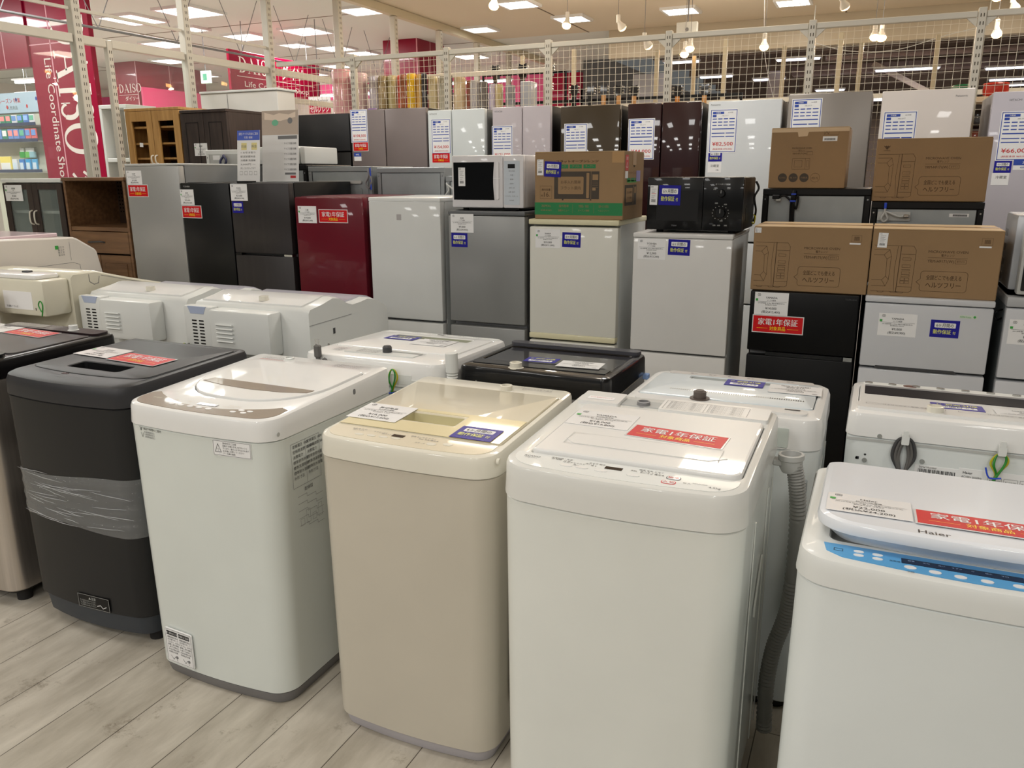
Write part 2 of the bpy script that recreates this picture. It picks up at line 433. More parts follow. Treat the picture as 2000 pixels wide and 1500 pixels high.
# ---------------------------------------------------------------- the setting
mb = MB(); mb.box(-17, -6, -.05, 8, 25, 0, floor_mat()); struct('floor', mb)
CEIL = mat('ceiling_board', (222, 208, 186), .8, vary=.03, vscale=.6)
CEILD = mat('pale_ceiling_board', (226, 228, 222), .7, vary=.02, vscale=.6)
JNT = mat('ceiling_joint', (120, 105, 85), .8, vary=0)
mb = MB(); mb.box(-5.4, -6, CZ, 8, 11.4, CZ + .06, CEIL)
for yy in (1.2, 4.8, 8.3): mb.box(-5.4, yy, CZ - .003, 8, yy + .02, CZ + .001, JNT)
for xx in (-3.9, -.6, 2.7): mb.box(xx, -6, CZ - .003, xx + .02, 11.4, CZ + .001, JNT)
struct('ceiling', mb)
mb = MB(); mb.box(-17, -6, CZ, -5.4, 14.1, CZ + .06, CEILD); mb.box(-5.4, 11.4, CZ, -3.61, 14.1, CZ + .06, CEILD)
for yy in (6.4, 8.9, 11.5): mb.box(-17, yy, CZ - .003, -5.4, yy + .02, CZ + .001, JNT)
for xx in (-9.5, -13): mb.box(xx, -6, CZ - .003, xx + .02, 14.1, CZ + .001, JNT)
struct('ceiling', mb)
# dark open ceiling of the hall beyond the bulkhead
DARKC = mat('dark_open_ceiling', (128, 114, 106), .9, vary=.25, vscale=.5)
mb = MB(); mb.box(-3.6, 11.6, 3.56, 8, 25, 3.62, DARKC)
for i in range(9): mb.box(-3.6, 12.4 + i * 1.4, 3.30, 8, 12.5 + i * 1.4, 3.559, DARKC)
struct('ceiling', mb)
BULK = mat('bulkhead_paint', (196, 184, 162), .3, vary=.04, vscale=1)
mb = MB(); mb.box(-3.6, 11.41, 3.04, 8, 11.58, 3.555, BULK); struct('trim_1', mb)
mb = MB(); mb.box(-5.46, 2.5, 3.31, -5.38, 13.9, CZ - .004, mat('cream_beam', (212, 200, 172), .5)); struct('trim_2', mb)
PINK = mat('pink_band', (240, 96, 150), .5); PINKD = mat('crimson_panel', (172, 16, 58), .28, coat=.2)
OFFW = mat('offwhite_wall', (236, 230, 220), .6)
mb = MB(); mb.box(-17, 14, 0, -4.9, 14.12, 2.94, OFFW); mb.box(-17, 13.98, 2.94, -5.45, 14.1, 3.24, PINK)
mb.box(-17, 14, 3.24, -4.9, 14.1, CZ, OFFW); mb.box(-5.45, 13.97, 2.3, -4.9, 14.1, 3.2, PINKD); mb.box(-6.5, 13.98, 2.5, -5.45, 14.1, 2.94, PINK)
struct('wall_back', mb)
mb = MB(); mb.box(-17.1, -2, 0, -17, 14.1, CZ, OFFW); struct('wall_left', mb)
mb = MB(); mb.box(-4.9, 24, 0, 8, 24.1, 3.6, mat('far_wall', (120, 108, 100), .8, vary=.2, vscale=.8)); struct('wall_far', mb)
mb = MB(); mb.box(-5.0, 14.13, 0, -4.9, 24, 3.6, mat('side_wall_grey', (150, 146, 142), .8)); struct('wall_side', mb)

# ceiling light fixtures: frame, louvre and tubes
EMI = mat('fluorescent_tube', (255, 252, 244), .4, vary=0, emit=9)
LOUV = mat('louvre', (236, 236, 236), .3)
def light_fixture(x, y, s, par_label, group):
    t = thing('ceiling_light', par_label, 'ceiling light', (x, y, CZ), 0, group)
    h = s / 2; mb = MB()
    for a, b, c, d in ((-h, -h, h, -h + .03), (-h, h - .03, h, h), (-h, -h + .03, -h + .03, h - .03), (h - .03, -h + .03, h, h - .03)): mb.box(a, b, -.03, c, d, 0, LOUV)
    obj('frame', mb, t)
    mb = MB(); mb.box(-h + .03, -h + .03, -.008, h - .03, h - .03, -.002, EMI); obj('diffuser', mb, t)
    mb = MB()
    for i in range(1, 6):
        q = -h + s * i / 6
        mb.box(q - .003, -h + .03, -.028, q + .003, h - .03, -.01, LOUV)
    for q in (-s / 6, s / 6): mb.box(-h + .03, q - .003, -.028, h - .03, q + .003, -.01, LOUV)
    obj('louvre', mb, t)
    return t
LD = [(-8.67, 7.97, .6), (-7.67, 7.9, .6), (-9.82, 9.6, .56), (-8.29, 9.59, .52), (-11.18, 10.97, .5), (-12.2, 12.8, .45), (-8.52, 8.8, .34),
      (-5.81, 8.72, .45), (-7.27, 9.57, .55), (-8.18, 10.5, .4), (-7.83, 11.0, .5), (-7.74, 11.6, .42), (-9.04, 12.75, .45), (-10.18, 13.5, .5), (-6.36, 12.7, .5)]
LS = [(-3.98, 9.16, .42), (-3.73, 10.28, .42), (-2.38, 10.35, .42), (-5.1, 10.47, .4), (-1.11, 10.4, .4)]
for i, (x, y, s) in enumerate(LD):
    light_fixture(x, y, s, 'bright recessed ceiling light over the neighbouring pink shop', 'ceiling lights over the pink shop')
for i, (x, y, s) in enumerate(LS):
    light_fixture(x, y, s, 'louvred ceiling light in the beige ceiling above the fridges', 'louvred ceiling lights above the fridges')

# spot lamps on the beige ceiling; the low ones are glass reflections built as lamps
BULB = mat('warm_bulb', (255, 190, 110), .4, vary=0, emit=28)
BULBP = mat('warm_bulb_dim', (255, 214, 160), .4, vary=0, emit=5)
LAMPW = mat('lamp_white', (232, 228, 218), .35)
SP = [(-3.474, 7.453, 3.0, 0), (-3.215, 8.713, 3.0, 0), (-2.772, 9.102, 3.0, 1), (-2.388, 8.782, 2.75, 1), (-2.131, 9.544, 2.75, 0), (-1.984, 9.14, 2.75, 0),
      (-1.259, 9.368, 2.75, 0), (-0.512, 8.913, 3.0, 1), (-0.198, 9.169, 2.75, 0), (-.14, 9.4, 2.77, 0), (0.79, 9.032, 3.0, 0), (0.869, 9.511, 2.75, 0), (0.993, 9.712, 3.0, 1)]
for i, (x, y, z, k) in enumerate(SP):
    t = thing('spot_lamp', 'white ceiling spot lamp with its reflector turned from the camera, low one a glass reflection' if k else 'warm glowing spot lamp bulb hanging from the beige ceiling, low ones glass reflections', 'lamp', (x, y, z), 0,
              'spot lamps turned away' if k else 'glowing spot lamp bulbs')
    mb = MB(); mb.cyl((0, 0, .09), (0, 0, 1), .022, .08, LAMPW); mb.cyl((0, 0, .17), (0, 0, 1), .003, CZ - z - .17, GREY, 6); mb.cyl((0, 0, CZ - z - .012), (0, 0, 1), .035, .012, LAMPW)
    obj('stem', mb, t)
    d = (.35, .6, -.72) if k else (.05, -.45, -.9)
    mb = MB(); mb.lathe((0, 0, .11), d, [(.02, 0), (.024, .03), (.045, .075), (.048, .09)], LAMPW); obj('reflector', mb, t)
    mb = MB(); mb.lathe(Vector((0, 0, .11)) + Vector(d).normalized() * .0905, d, [(.046, 0), (.04, .016), (.022, .028), (.003, .032)], BULBP if k else BULB); obj('bulb', mb, t)
# smoke detectors and sensor on the beige ceiling
for x, y in ((-1.75, 8.6), (-.25, 8.9), (1.0, 10.6)):
    mb = MB(); mb.lathe((x, y, CZ), (0, 0, -1), [(.06, 0), (.055, .02), (.03, .035), (.003, .036)], LAMPW)
    tag(obj('smoke_detector', mb), 'round smoke detector on the beige ceiling', 'detector', 'smoke detectors')

# ---------------------------------------------------------------- left partition (x = -5.42) and mesh partition (y = 6.55)
POST = mat('cream_steel', (206, 201, 188), .35); SLOT = mat('slot_dark', (70, 62, 50), .8, vary=0)
PX, MY = -5.42, 6.55
def post(x, y, z1, face, label, group, wd=.045, name='slotted_post'):
    t = thing(name, label, 'post', (x, y, 0), 0, group)
    mb = MB(); h = wd / 2; mb.box(-h, -h, 0, h, h, z1, POST, .004, 1); obj('upright', mb, t)
    mb = MB(); P = Pl((0, -h, 0), (1, 0, 0), (0, 0, 1)) if face == 'y' else Pl((h, 0, 0), (0, 1, 0), (0, 0, 1))
    z = 1.4
    while z < z1 - .05:
        for a in (-.009, .009): P.rect(mb, a - .003, z, a + .003, z + .022, SLOT, .0006)
        z += .05
    obj('slot_strip', mb, t)
    return t
for y in (3.4, 4.456, 5.508, MY, 7.685, 8.8, 9.9, 11.0, 12.1):
    post(PX, y, 3.305, 'x', 'tall cream slotted post of the glass partition on the left', 'tall posts of the left partition', .07)
post(PX, 4.72, 2.49, 'x', 'shorter cream post just right of the tall crimson banner', None)
mb = MB()
for y0, y1 in ((2.2, 3.36), (3.44, 4.415), (4.497, 4.695), (4.745, 5.465), (5.55, 6.505), (6.6, 7.64), (7.73, 8.76), (8.84, 9.86), (9.94, 10.96)):
    mb.box(PX - .03, y0, 2.44, PX + .02, y1, 2.5, POST, .004, 1)
tag(obj('partition_rail', mb), 'cream horizontal rail running along the tall posts of the left partition', 'rail')
mb = MB()
for y0, y1 in ((2.2, 3.36), (3.44, 4.415), (4.497, 5.465), (5.55, 6.505)):
    mb.box(PX - .012, y0, 2.66, PX + .012, y1, 2.68, POST)
tag(obj('thin_rail', mb), 'thin upper rail between the left posts above the thick rail', 'rail')
mb = MB()
for y0, y1 in ((6.6, 7.64), (7.73, 8.76), (8.84, 9.86), (9.94, 10.96), (11.04, 12.0)):
    mb.box(PX - .03, y0, 2.2, PX + .02, y1, 2.25, POST, .004, 1)
tag(obj('lower_rail', mb), 'lower cream rail behind the wire mesh towards the pink wall', 'rail')
GLS = glassmat('clear_pane', tint_alpha=.05)
gn = 1
for y0, y1 in ((2.2, 3.36), (3.44, 4.415), (4.75, 5.47), (5.55, 6.51)):
    mb = MB(); mb.box(PX - .004, y0 + .002, .03, PX + .004, y1 - .002, 2.438, GLS); struct('window_%d' % gn, mb); gn += 1
# thin rail with V-shaped hangers over the pink shop
mb = MB(); rx = -6.6
mb.tube([(rx, 3.0, 2.8), (rx, 13.9, 2.8)], .012, GREY, 6)
for i in range(10):
    yy = 4.75 + i * .92
    mb.tube([(rx, yy, 2.8), (rx, yy - .32, CZ)], .004, GREY, 5); mb.tube([(rx, yy, 2.8), (rx, yy + .32, CZ)], .004, GREY, 5)
tag(obj('hanging_rail', mb), 'thin grey rail hung on V-shaped wires over the pink shop', 'rail')

MX = [-5.36, -4.473, -3.512, -2.574, -1.585, -.553, .505, 1.56]
for i, x in enumerate(MX):
    if i == 0: continue
    post(x, MY, 2.56, 'y', 'slotted cream post carrying the wire mesh behind the fridges', 'mesh posts behind the fridges', .05)
mb = MB()
for a, b in zip(MX, MX[1:]): mb.box(a + .027, MY - .02, 2.50, b - .027, MY + .02, 2.54, POST, .004, 1)
for x in MX[1:-1]:
    for s in (-1, 1): mb.add([(x + s * .027, MY - .01, 2.5), (x + s * .09, MY - .01, 2.5), (x + s * .027, MY - .01, 2.44), (x + s * .027, MY + .01, 2.5), (x + s * .09, MY + .01, 2.5), (x + s * .027, MY + .01, 2.44)],
                             [(0, 1, 2), (5, 4, 3), (0, 3, 4, 1), (1, 4, 5, 2), (2, 5, 3, 0)], POST)
tag(obj('mesh_top_rail', mb), 'cream top rail of the wire mesh partition behind the fridges', 'rail')
WIRE = mat('cream_wire', (224, 216, 196), .4)
for i, (a, b) in enumerate(zip(MX, MX[1:])):
    mb = MB(); a += .03; b -= .03; n = round((b - a) / .05)
    for k in range(n + 1):
        x = a + (b - a) * k / n; mb.box(x - .0013, MY - .0013, .9, x + .0013, MY + .0013, 2.498, WIRE)
    z = .92
    while z < 2.49:
        mb.box(a, MY - .0039, z - .0013, b, MY - .0013, z + .0013, WIRE); z += .05
    where = ['over the black fridge at the left end', 'in front of the wrapped rolls', 'in front of the hanging guitars', 'over the olive brown fridge', 'over the dark red-black fridge', 'over the grey and white fridges', 'at the right edge above the white fridge'][i]
    tag(obj('wire_mesh_panel', mb), 'cream square wire mesh panel ' + where, 'wire mesh')
# second row of posts further back
for x, y in ((-2.95, 8.2), (-2.2, 8.6), (-1.95, 9.2), (-1.45, 8.2), (-1.0, 8.9), (-.45, 8.3), (-.3, 9.0), (.35, 8.8), (1.1, 8.6), (-3.6, 8.4)):
    mb = MB(); mb.box(x - .02, y - .02, 0, x + .02, y + .02, 2.72, mat('dull_post', (176, 164, 138), .5), .004, 1)
    tag(obj('rear_post', mb), 'plain cream post standing beyond the wire mesh', 'post', 'plain posts beyond the mesh')
mb = MB(); mb.box(-4.6, 8.16, 2.14, 1.6, 8.165, 2.18, POST); tag(obj('rear_rail', mb), 'cream rail beyond the mesh behind the instruments', 'rail')
# ---------------------------------------------------------------- washing machines
class Washer:
    """x: 0..w seen from its own front, y: 0 front .. d rear; all meshes are shifted so that the Empty is at the middle of the base"""
    def __init__(s, label, X0, Y0, w, d, zs, zf, zr, rot=0, rad=(.05, .05, .025, .025), bow=.018, group=None):
        s.w, s.d, s.zs, s.zf, s.zr, s.rad, s.bow = w, d, zs, zf, zr, rad, bow
        s.X0, s.Y0, s.rot = X0, Y0, rot
        s.t = thing('washing_machine', label, 'washing machine', (X0 + w / 2, Y0 + d / 2, 0), math.radians(rot), group)
        s.off = (-w / 2, -d / 2, 0)
        a = math.atan2(zr - zf, d)
        s.top = Pl((0, 0, zf), (1, 0, 0), (0, math.cos(a), math.sin(a)))
        s.front = Pl((0, 0, 0), (1, 0, 0), (0, 0, 1))
        s.right = Pl((w, 0, 0), (0, 1, 0), (0, 0, 1))
        s.left = Pl((0, d, 0), (0, -1, 0), (0, 0, 1))
        s.rear = Pl((w, d, 0), (-1, 0, 0), (0, 0, 1))
    def L(s, X, Y):
        c, q = math.cos(math.radians(s.rot)), math.sin(math.radians(s.rot))
        dx, dy = X - s.X0 - s.w / 2, Y - s.Y0 - s.d / 2
        return dx * c + dy * q + s.w / 2, -dx * q + dy * c + s.d / 2
    def zt(s, x, y): return s.zf + (s.zr - s.zf) * max(0, min(1, y / s.d))
    def o(s, name, mb, label=None, par=None, angle=32):
        return obj(name, mb.shift(*s.off), par or s.t, label=label, angle=angle)
    def R(s, inset=0, z=0, taper=0, rad=None):
        return rr(taper, 0, s.w - taper, s.d, rad or s.rad, inset=inset, bow=s.bow, z=z)
    def body(s, m, zb=.03, taper=.012):
        mb = MB(); mb.loft([s.R(.006, zb, taper), s.R(0, zb + .006, taper), s.R(0, zs_ := (zb + s.zs) / 2, taper * .5), s.R(0, s.zs - .004), s.R(.004, s.zs)], m)
        s.o('body', mb)
    def base(s, m, z0=.004, z1=.03, inset=.012, feet=True, taper=.012):
        mb = MB(); mb.loft([s.R(inset + .008, z0 + (.02 if feet else 0), taper), s.R(inset, z1 - .004, taper), s.R(inset, z1, taper)], m); s.o('base', mb)
    def foot(s, zh=.03):
        for x in (.07, s.w - .07):
            for y in (.07, s.d - .07):
                mb = MB(); mb.cyl((x, y, 0), (0, 0, 1), .026, zh, RUBBER, 16); s.o('foot', mb)
    def fp(s, x, taper=.0):
        """tangent plane of the bowed front at local x, z = 0"""
        hw = s.w / 2; q = (x - hw) / hw
        return Pl((x, -s.bow * (1 - q * q) + .0, 0), (1, s.bow * 2 * q / hw, 0), (0, 0, 1))
    def cover(s, m, opening=None, orad=None, depth=.035, edge=.012, lip=.003):
        zt = lambda dz: (lambda x, y: s.zt(x, y) + dz)
        rings = [s.R(.002, s.zs), s.R(-lip, s.zs + .002), s.R(-lip, s.zs + .006), s.R(-.001, s.zs + (s.zf - s.zs) * .5), s.R(0, zt(-edge)), s.R(edge * .3, zt(-edge * .3)), s.R(edge, zt(0))]
        mb = MB()
        if opening:
            op = lambda i, dz: rr(*opening, orad, inset=i, z=zt(dz), bow=0)
            rings += [op(-.003, 0), op(0, -.003), op(0, -depth)]
        mb.loft(rings, m, cap0=False)
        s.o('top_cover', mb)
    def lid(s, outline, orad, m, pocket=None, prad=.01, pdepth=.03, pm=None, up=.004, thick=.02, name='lid', edge=.004, label=None, bow=0):
        zt = lambda dz: (lambda x, y: s.zt(x, y) + dz)
        op = lambda i, dz: rr(*outline, orad, inset=i, z=zt(dz), bow=bow)
        rings = [op(.003, up - thick), op(.002, up - edge), op(.002 + edge * .3, up - edge * .3), op(.002 + edge, up)]
        mb = MB()
        if pocket:
            pk = lambda i, dz: rr(*pocket, prad, inset=i, z=zt(dz), bow=0)
            rings += [pk(0, up), pk(.003, up - .003)]
            mb.loft(rings, m, cap1=False)
            mb.loft([pk(.003, up - .003), pk(.005, up - pdepth)], pm or m, cap0=False)
        else: mb.loft(rings, m)
        return s.o(name, mb, label)
    def inlet(s, X, Y, m, r=.016, h=.03, z=None):
        x, y = s.L(X, Y); z = s.zt(x, y) if z is None else z
        mb = MB(); c = (x, y, z - .012)
        mb.lathe(c, (0, 0, 1), [(r * 1.35, 0), (r * 1.3, .012), (r, .014), (r, h), (r * .75, h + .001), (r * .7, h - .012), (.001, h - .012)], m, 20)
        s.o('water_inlet', mb)
    def card(s, X, Y, deg=0):
        """plane on the top for a card whose lower-left corner (as read) is at world X, Y"""
        x, y = s.L(X, Y)
        cs = (s.zr - s.zf) / s.d
        return s.top.sub(x, y * math.sqrt(1 + cs * cs), deg, .0055)
def buttons(s, P, pts, m, rw=.014, rh=.007, lift=.0022, name='button'):
    for a, b in pts:
        mb = MB(); P.disc(mb, a, b, rw, m, lift, 18, ry=rh, l0=.0008); s.o(name, mb)
def tiny_text(mb, P, rows, h, m, l=.0012):
    for a, b, st in rows: P.text(mb, st, a, b, h, m, l)

# --- 1: white machine with the brown-grey panel (front row, third from the left)
W = Washer('front row white washing machine with a brown-grey control panel and curved lid', -1.955, 1.60, .54, .60, .815, .877, .90, rad=(.06, .06, .03, .03))
W.body(mat('faint_cool_white_enamel', (219, 224, 219), .28, coat=.35), .035, .014); W.base(mat('grey_skirt', (118, 116, 116), .5), .002, .035, .004, feet=False, taper=.014)
lo = (.048, .125, .51, .50); lr = (.19, .19, .03, .03)
W.cover(WGLOSS, lo, lr)
lid = W.lid(lo, lr, WGLOSS, up=.006)
BRN = mat('brown_grey_panel', (142, 128, 112), .3, coat=.3)
P = W.top
mb = MB(); arc = [(.04 + .455 * i / 20, .112 - .075 * math.sin(PI * i / 20) ** .8) for i in range(21)]
front = [(x, y) for x, y, _ in rr(.018, .014, .522, .2, (.05, .05, .001, .001), bow=.018, n=7, k=8) if y < .08]
front = [(.02, .10)] + front + [(.52, .10)]
P.prism(mb, front + [(a, b) for a, b in arc[::-1]], BRN, 0, .0012); cp = W.o('control_panel', mb, 'brown-grey printed control panel')
mb = MB(); P.rect(mb, .235, .052, .305, .068, mat('brown_display', (70, 46, 28), .1), .0018); tiny_text(mb, P, [(.08, .06, 'ES-GE5D'), (.15, .07, '・・・・'), (.15, .062, '水量'), (.20, .062, '予約'), (.345, .060, 'すすぎ 脱水'), (.36, .072, '標準 お急ぎ')], .006, mat('cream_ink', (206, 196, 180), .4), .0022)
W.o('display', mb)
buttons(W, P, [(.165 + .034 * i, .03) for i in range(5)], PAPER, .011, .006)
buttons(W, P, [(.385, .034), (.42, .036), (.40, .052), (.43, .052)], PAPER, .010, .006)
mb = MB(); mb.v = []
cs = W.top
pts = [(.085, .235), (.10, .27), (.488, .262), (.48, .235), (.40, .215), (.29, .208), (.18, .216)]
cs.prism(mb, pts, BRN, .0055, .0075); W.o('lid_handle', mb, 'brown-grey handle band across the lid')
W.inlet(-1.79, 2.15, WPLAST, .017, .02)
mb = MB()
for i in range(6): P.text(mb, '注意 運転中はふたをあけない', .11 + (i % 2) * .3, .53 + .012 * (i // 2), .006, REDP if i == 0 else INKG, .0012)
W.o('instruction_print', mb)
F = W.fp(.415)
F.o = F.o - F.r * .3625 + Vector((0, 0, .012))
mb = MB(); F.slab(mb, .30, .755, .425, .80, PAPER, 0, .0012); F.frame(mb, .302, .757, .423, .798, .0008, INK, .0018)
F.line(mb, [(.307, .766), (.317, .789), (.327, .766)], .0012, INK, .0018, True); F.text(mb, '!', .317, .773, .009, INK, .0018)
for i in range(5): F.text(mb, ['使用中のご注意', '回転する槽に手を入れないこと', '引っぱり・巻きこみ 手をはさみます', 'お子様に注意してください', 'アース線を接続'][i], .333, .792 - i * .0073, .0042, INK, .0018, al='l', wd=(.045, .08, .085, .07, .04)[i])
W.o('caution_label', mb, 'small white caution label')
F = W.fp(.12); F.o = F.o - F.r * .065 + Vector((0, 0, .026))
mb = MB(); F.text(mb, '保証や修理のご案内', .068, .781, .006, INK, .0005); F.line(mb, [(.017, .785), (.021, .775), (.026, .785)], .0015, INK, .0005); F.line(mb, [(.02, .768), (.025, .755), (.03, .768)], .001, INK, .0005)
for i in range(3): F.text(mb, 'お客様相談窓口', .055, .771 - .007 * i, .0045, INKG, .0005)
W.o('printed_notice', mb)
mb = MB(); F2 = W.fp(.135, .01); F2.o = F2.o - F2.r * .0575 + Vector((0, -.003, .055))
F2.slab(mb, 0, 0, .115, .115, PAPERG, 0, .0045, r=.006); F2.frame(mb, .003, .003, .112, .112, .0008, INK, .005)
for k, a in ((0, .008), (1, .060)):
    F2.rect(mb, a, .093, a + .046, .107, INK, .005); F2.text(mb, ['設置・据付のご注意', '水漏れに注意!'][k], a + .023, .1, .005, PAPER, .0054)
    for i in range(7): F2.text(mb, ['運搬用固定具は', '必ず取り外して', 'ください。水平に', '設置し足を調節', 'し真下に排水口', 'がある場合は別', '売部品が必要'][i], a + .002, .086 - i * .0085, .0048, INK, .005, al='l')
    F2.line(mb, [(a + .01, .022), (a + .02, .01), (a + .03, .022), (a + .036, .008)], .0012, INK, .005); F2.disc(mb, a + .036, .02, .005, INKG, .005, 12)
W.o('warning_label', mb, 'white warning label low on the front')
mb = MB(); S = W.right.sub(0, 0, 0)
S.frame(mb, .075, .66, .20, .79, .001, INKG, .001)
for i in range(14): S.text(mb, ['定格電圧 100V', '定格周波数 50/60Hz', '消費電力', '標準使用水量', '標準洗濯容量', '標準脱水容量', '外形寸法'][i % 7], .082 + .062 * (i // 7), .78 - .0155 * (i % 7), .008, INK, .001, al='l')
S.line(mb, [(.137, .66), (.137, .79)], .001, INKG, .001)
S.text(mb, '配線図', .14, .645, .009, INK, .001)
for i in range(5): S.line(mb, [(.09, .63 - i * .022), (.13, .63 - i * .022), (.13, .62 - i * .022), (.17, .62 - i * .022), (.17, .61 - i * .022), (.20, .61 - i * .022)], .001, INKG, .001)
for i in range(4): S.frame(mb, .095 + .027 * i, .54, .112 + .027 * i, .56 + .02 * (i % 2), .0008, INKG, .001)
W.o('rating_print', mb)
mb = MB(); W.right.slab(mb, .38, .857, .392, .874, GREY, -.002, .0015, r=.005); W.o('side_slot', mb)
mb = MB(); W.right.disc(mb, .03, .835, .006, LGREY, .0015, 16, l0=0); W.o('screw_cap', mb)

# --- 2: cream machine
CREAM = mat('cream_enamel', (200, 193, 178), .3, coat=.3); CREAMP = mat('cream_panel', (222, 212, 188), .25, coat=.4)
CREAML = mat('cream_lid', (220, 212, 190), .14, coat=.6); CREAMT = mat('cream_white_cover', (226, 222, 208), .2, coat=.5)
W = Washer('cream beige washing machine with a pale yellow lid band, middle of front row', -1.282, 1.612, .510, .58, .805, .862, .885, rad=(.055, .055, .03, .03))
W.body(CREAM, .035, .010); W.base(mat('lilac_skirt', (176, 172, 176), .5), .002, .035, .008, feet=False, taper=.010)
lo = (.016, .085, .494, .50)
W.cover(CREAMT, lo, (.012, .012, .012, .012))
W.lid(lo, .010, CREAML, pocket=(.158, .165, .325, .238), prad=.008, pdepth=.034, pm=mat('lid_pocket', (206, 198, 160), .3), up=.003, thick=.04)
P = W.top
mb = MB(); P.prism(mb, [(x, y) for x, y, _ in rr(.02, .012, .49, .083, (.045, .045, .003, .003), bow=.014, k=8)], CREAMP, 0, .0012); W.o('control_panel', mb)
YB = mat('yellowed_band', (226, 214, 172), .2, coat=.5)
mb = MB(); 
P.prism(mb, [(.02, .088), (.49, .088), (.49, .262), (.33, .262), (.33, .158), (.152, .158), (.152, .262), (.02, .262)], YB, .003, .0042)
P.prism(mb, [(.152, .245), (.33, .245), (.33, .262), (.152, .262)], YB, .003, .0042); W.o('lid_band', mb, 'yellowed band on the lid around the handle pocket')
mb = MB(); P.rect(mb, .205, .047, .24, .063, mat('display_black', (40, 34, 34), .1), .0018); W.o('display', mb)
mb = MB()
tiny_text(mb, P, [(.10, .065, '水量 高 中 低'), (.10, .057, '洗い 3 6 9'), (.165, .062, 'すすぎ 1 2 3'), (.19, .055, '脱水 1 3 6'), (.29, .066, '標準 おいそぎ ドライ'), (.31, .055, '予約 毛布 槽洗浄'), (.30, .030, 'スタート')], .0055, INKG, .0022); W.o('panel_print', mb)
buttons(W, P, [(.12, .032), (.155, .034), (.19, .036), (.225, .038)], CREAMT, .013, .006)
buttons(W, P, [(.33, .034), (.37, .046)], CREAMT, .013, .009)
W.inlet(-.965, 2.125, CREAMT, .019, .028)
mb = MB(); P.frame(mb, .36, .535, .45, .555, .0008, INKG, .0012); P.text(mb, '! 使用上の注意 水漏れ', .405, .545, .007, INKG, .0012); W.o('notice_print', mb)
price_card(W.card(-1.272, 1.742), W.t, W.off, '無印良品', '全自動洗濯機', '¥16,000', '(税込¥17,600)', w=.155, h=.125, green=False)
blue_card(W.card(-.932, 1.70), W.t, W.off)
mb = MB(); S = W.right
S.disc(mb, .035, .845, .008, CREAMT, .006, 18, l0=-.001); W.o('screw_cap', mb)
mb = MB(); 
mb.loft([[S.pt(x, y, l) for x, y, _ in rr(.10, .10, .50, .745, .07, inset=i, n=5, k=2)] for i, l in ((0, 0), (.004, .004), (.014, .004), (.02, .0005))], CREAM, cap0=False); W.o('side_emboss', mb)

# --- 3: white machine with ROWO style panel
W = Washer('front row white washing machine with red sticker on its lid, right of the cream one', -.692, 1.477, .517, .57, .835, .915, .93, rad=(.06, .06, .03, .03), bow=.022)
W.body(WHITE, .035, .006); W.base(GREY, .002, .035, .01, feet=False, taper=.006)
lo = (.045, .075, .497, .44)
W.cover(mat('white_cover_a', (224, 224, 219), .22, coat=.4), lo, (.012, .03, .012, .02))
W.lid(lo, (.012, .03, .012, .02), WGLOSS, up=.009, thick=.03, edge=.006)
P = W.top
mb = MB()
P.prism(mb, [(.12, .14), (.42, .14), (.455, .165), (.41, .205), (.14, .205), (.095, .165)], WGLOSS, .009, .0105); P.frame(mb, .10, .137, .44, .208, .0015, LGREY, .0108); W.o('lid_handle', mb, 'shallow raised handle ledge of the lid')
mb = MB(); P.prism(mb, [(x, y) for x, y, _ in rr(.02, .010, .497, .073, (.05, .05, .004, .004), bow=.018, k=8)], WPLAST, 0, .001); W.o('control_panel', mb)
mb = MB(); P.rect(mb, .225, .040, .262, .054, mat('display_dark', (34, 26, 28), .1), .0016); W.o('display', mb)
mb = MB()
P.text(mb, 'ROWO', .06, .052, .009, INKG, .0016, wd=.036); P.text(mb, 'MUJI STYLE', .06, .043, .004, INKG, .0016)
tiny_text(mb, P, [(.125, .060, '洗濯時間・水量'), (.115, .053, '残 時間'), (.14, .051, '12 45'), (.14, .045, '10 35'), (.165, .046, 'チャイルド'), (.165, .036, '洗い'), (.19, .052, '洗い 3'), (.20, .046, '強 2'), (.205, .058, 'すすぎ 脱水'), (.285, .05, '予約'),
                 (.32, .060, '標準 毛布 ドライ'), (.32, .053, '念入り ソフト'), (.325, .046, 'おいそぎ 槽洗浄'), (.40, .025, '切 入')], .005, INK, .0016)
P.text(mb, 'WM-EC45W', .425, .030, .004, INKG, .0016); P.text(mb, '4.5kg', .455, .022, .008, INKG, .0016)
W.o('panel_print', mb)
buttons(W, P, [(.145, .028), (.18, .028), (.222, .026), (.29, .026)], WGLOSS, .014, .006)
for a, b, k in ((.37, .042, 1), (.365, .018, 0)):
    mb = MB(); P.slab(mb, a - .015, b - .009, a + .015, b + .009, INKG if k else REDP, .001, .0016, r=.008); P.slab(mb, a - .013, b - .0075, a + .013, b + .0075, WGLOSS, .0016, .0022, r=.007); P.text(mb, '入 切' if not k else '始/停', a, b, .007, REDP, .0026, bold=.02)
    W.o('button', mb, 'red marked button')
mb = MB(); c = (.517 * .36, .50, W.zt(0, .50))
mb.box(.115, .475, c[2] - .02, .28, .535, c[2] + .0015, mat('inlet_recess', (170, 172, 170), .5), .004, 1); W.o('inlet_recess', mb)
W.inlet(-.506, 1.975, GREY, .017, .022)
mb = MB(); P.slab(mb, .02, .452, .13, .545, WGLOSS, 0, .010, r=.006); P.slab(mb, .235, .452, .50, .545, WGLOSS, 0, .010, r=.006); P.rect(mb, .04, .475, .11, .50, PAPER, .0105)
P.text(mb, 'ラベルをはがさないこと', .075, .49, .006, REDP, .011, wd=.06)
P.frame(mb, .243, .46, .45, .53, .0008, INKG, .0105); P.line(mb, [(.345, .46), (.345, .53)], .0008, INKG, .0105)
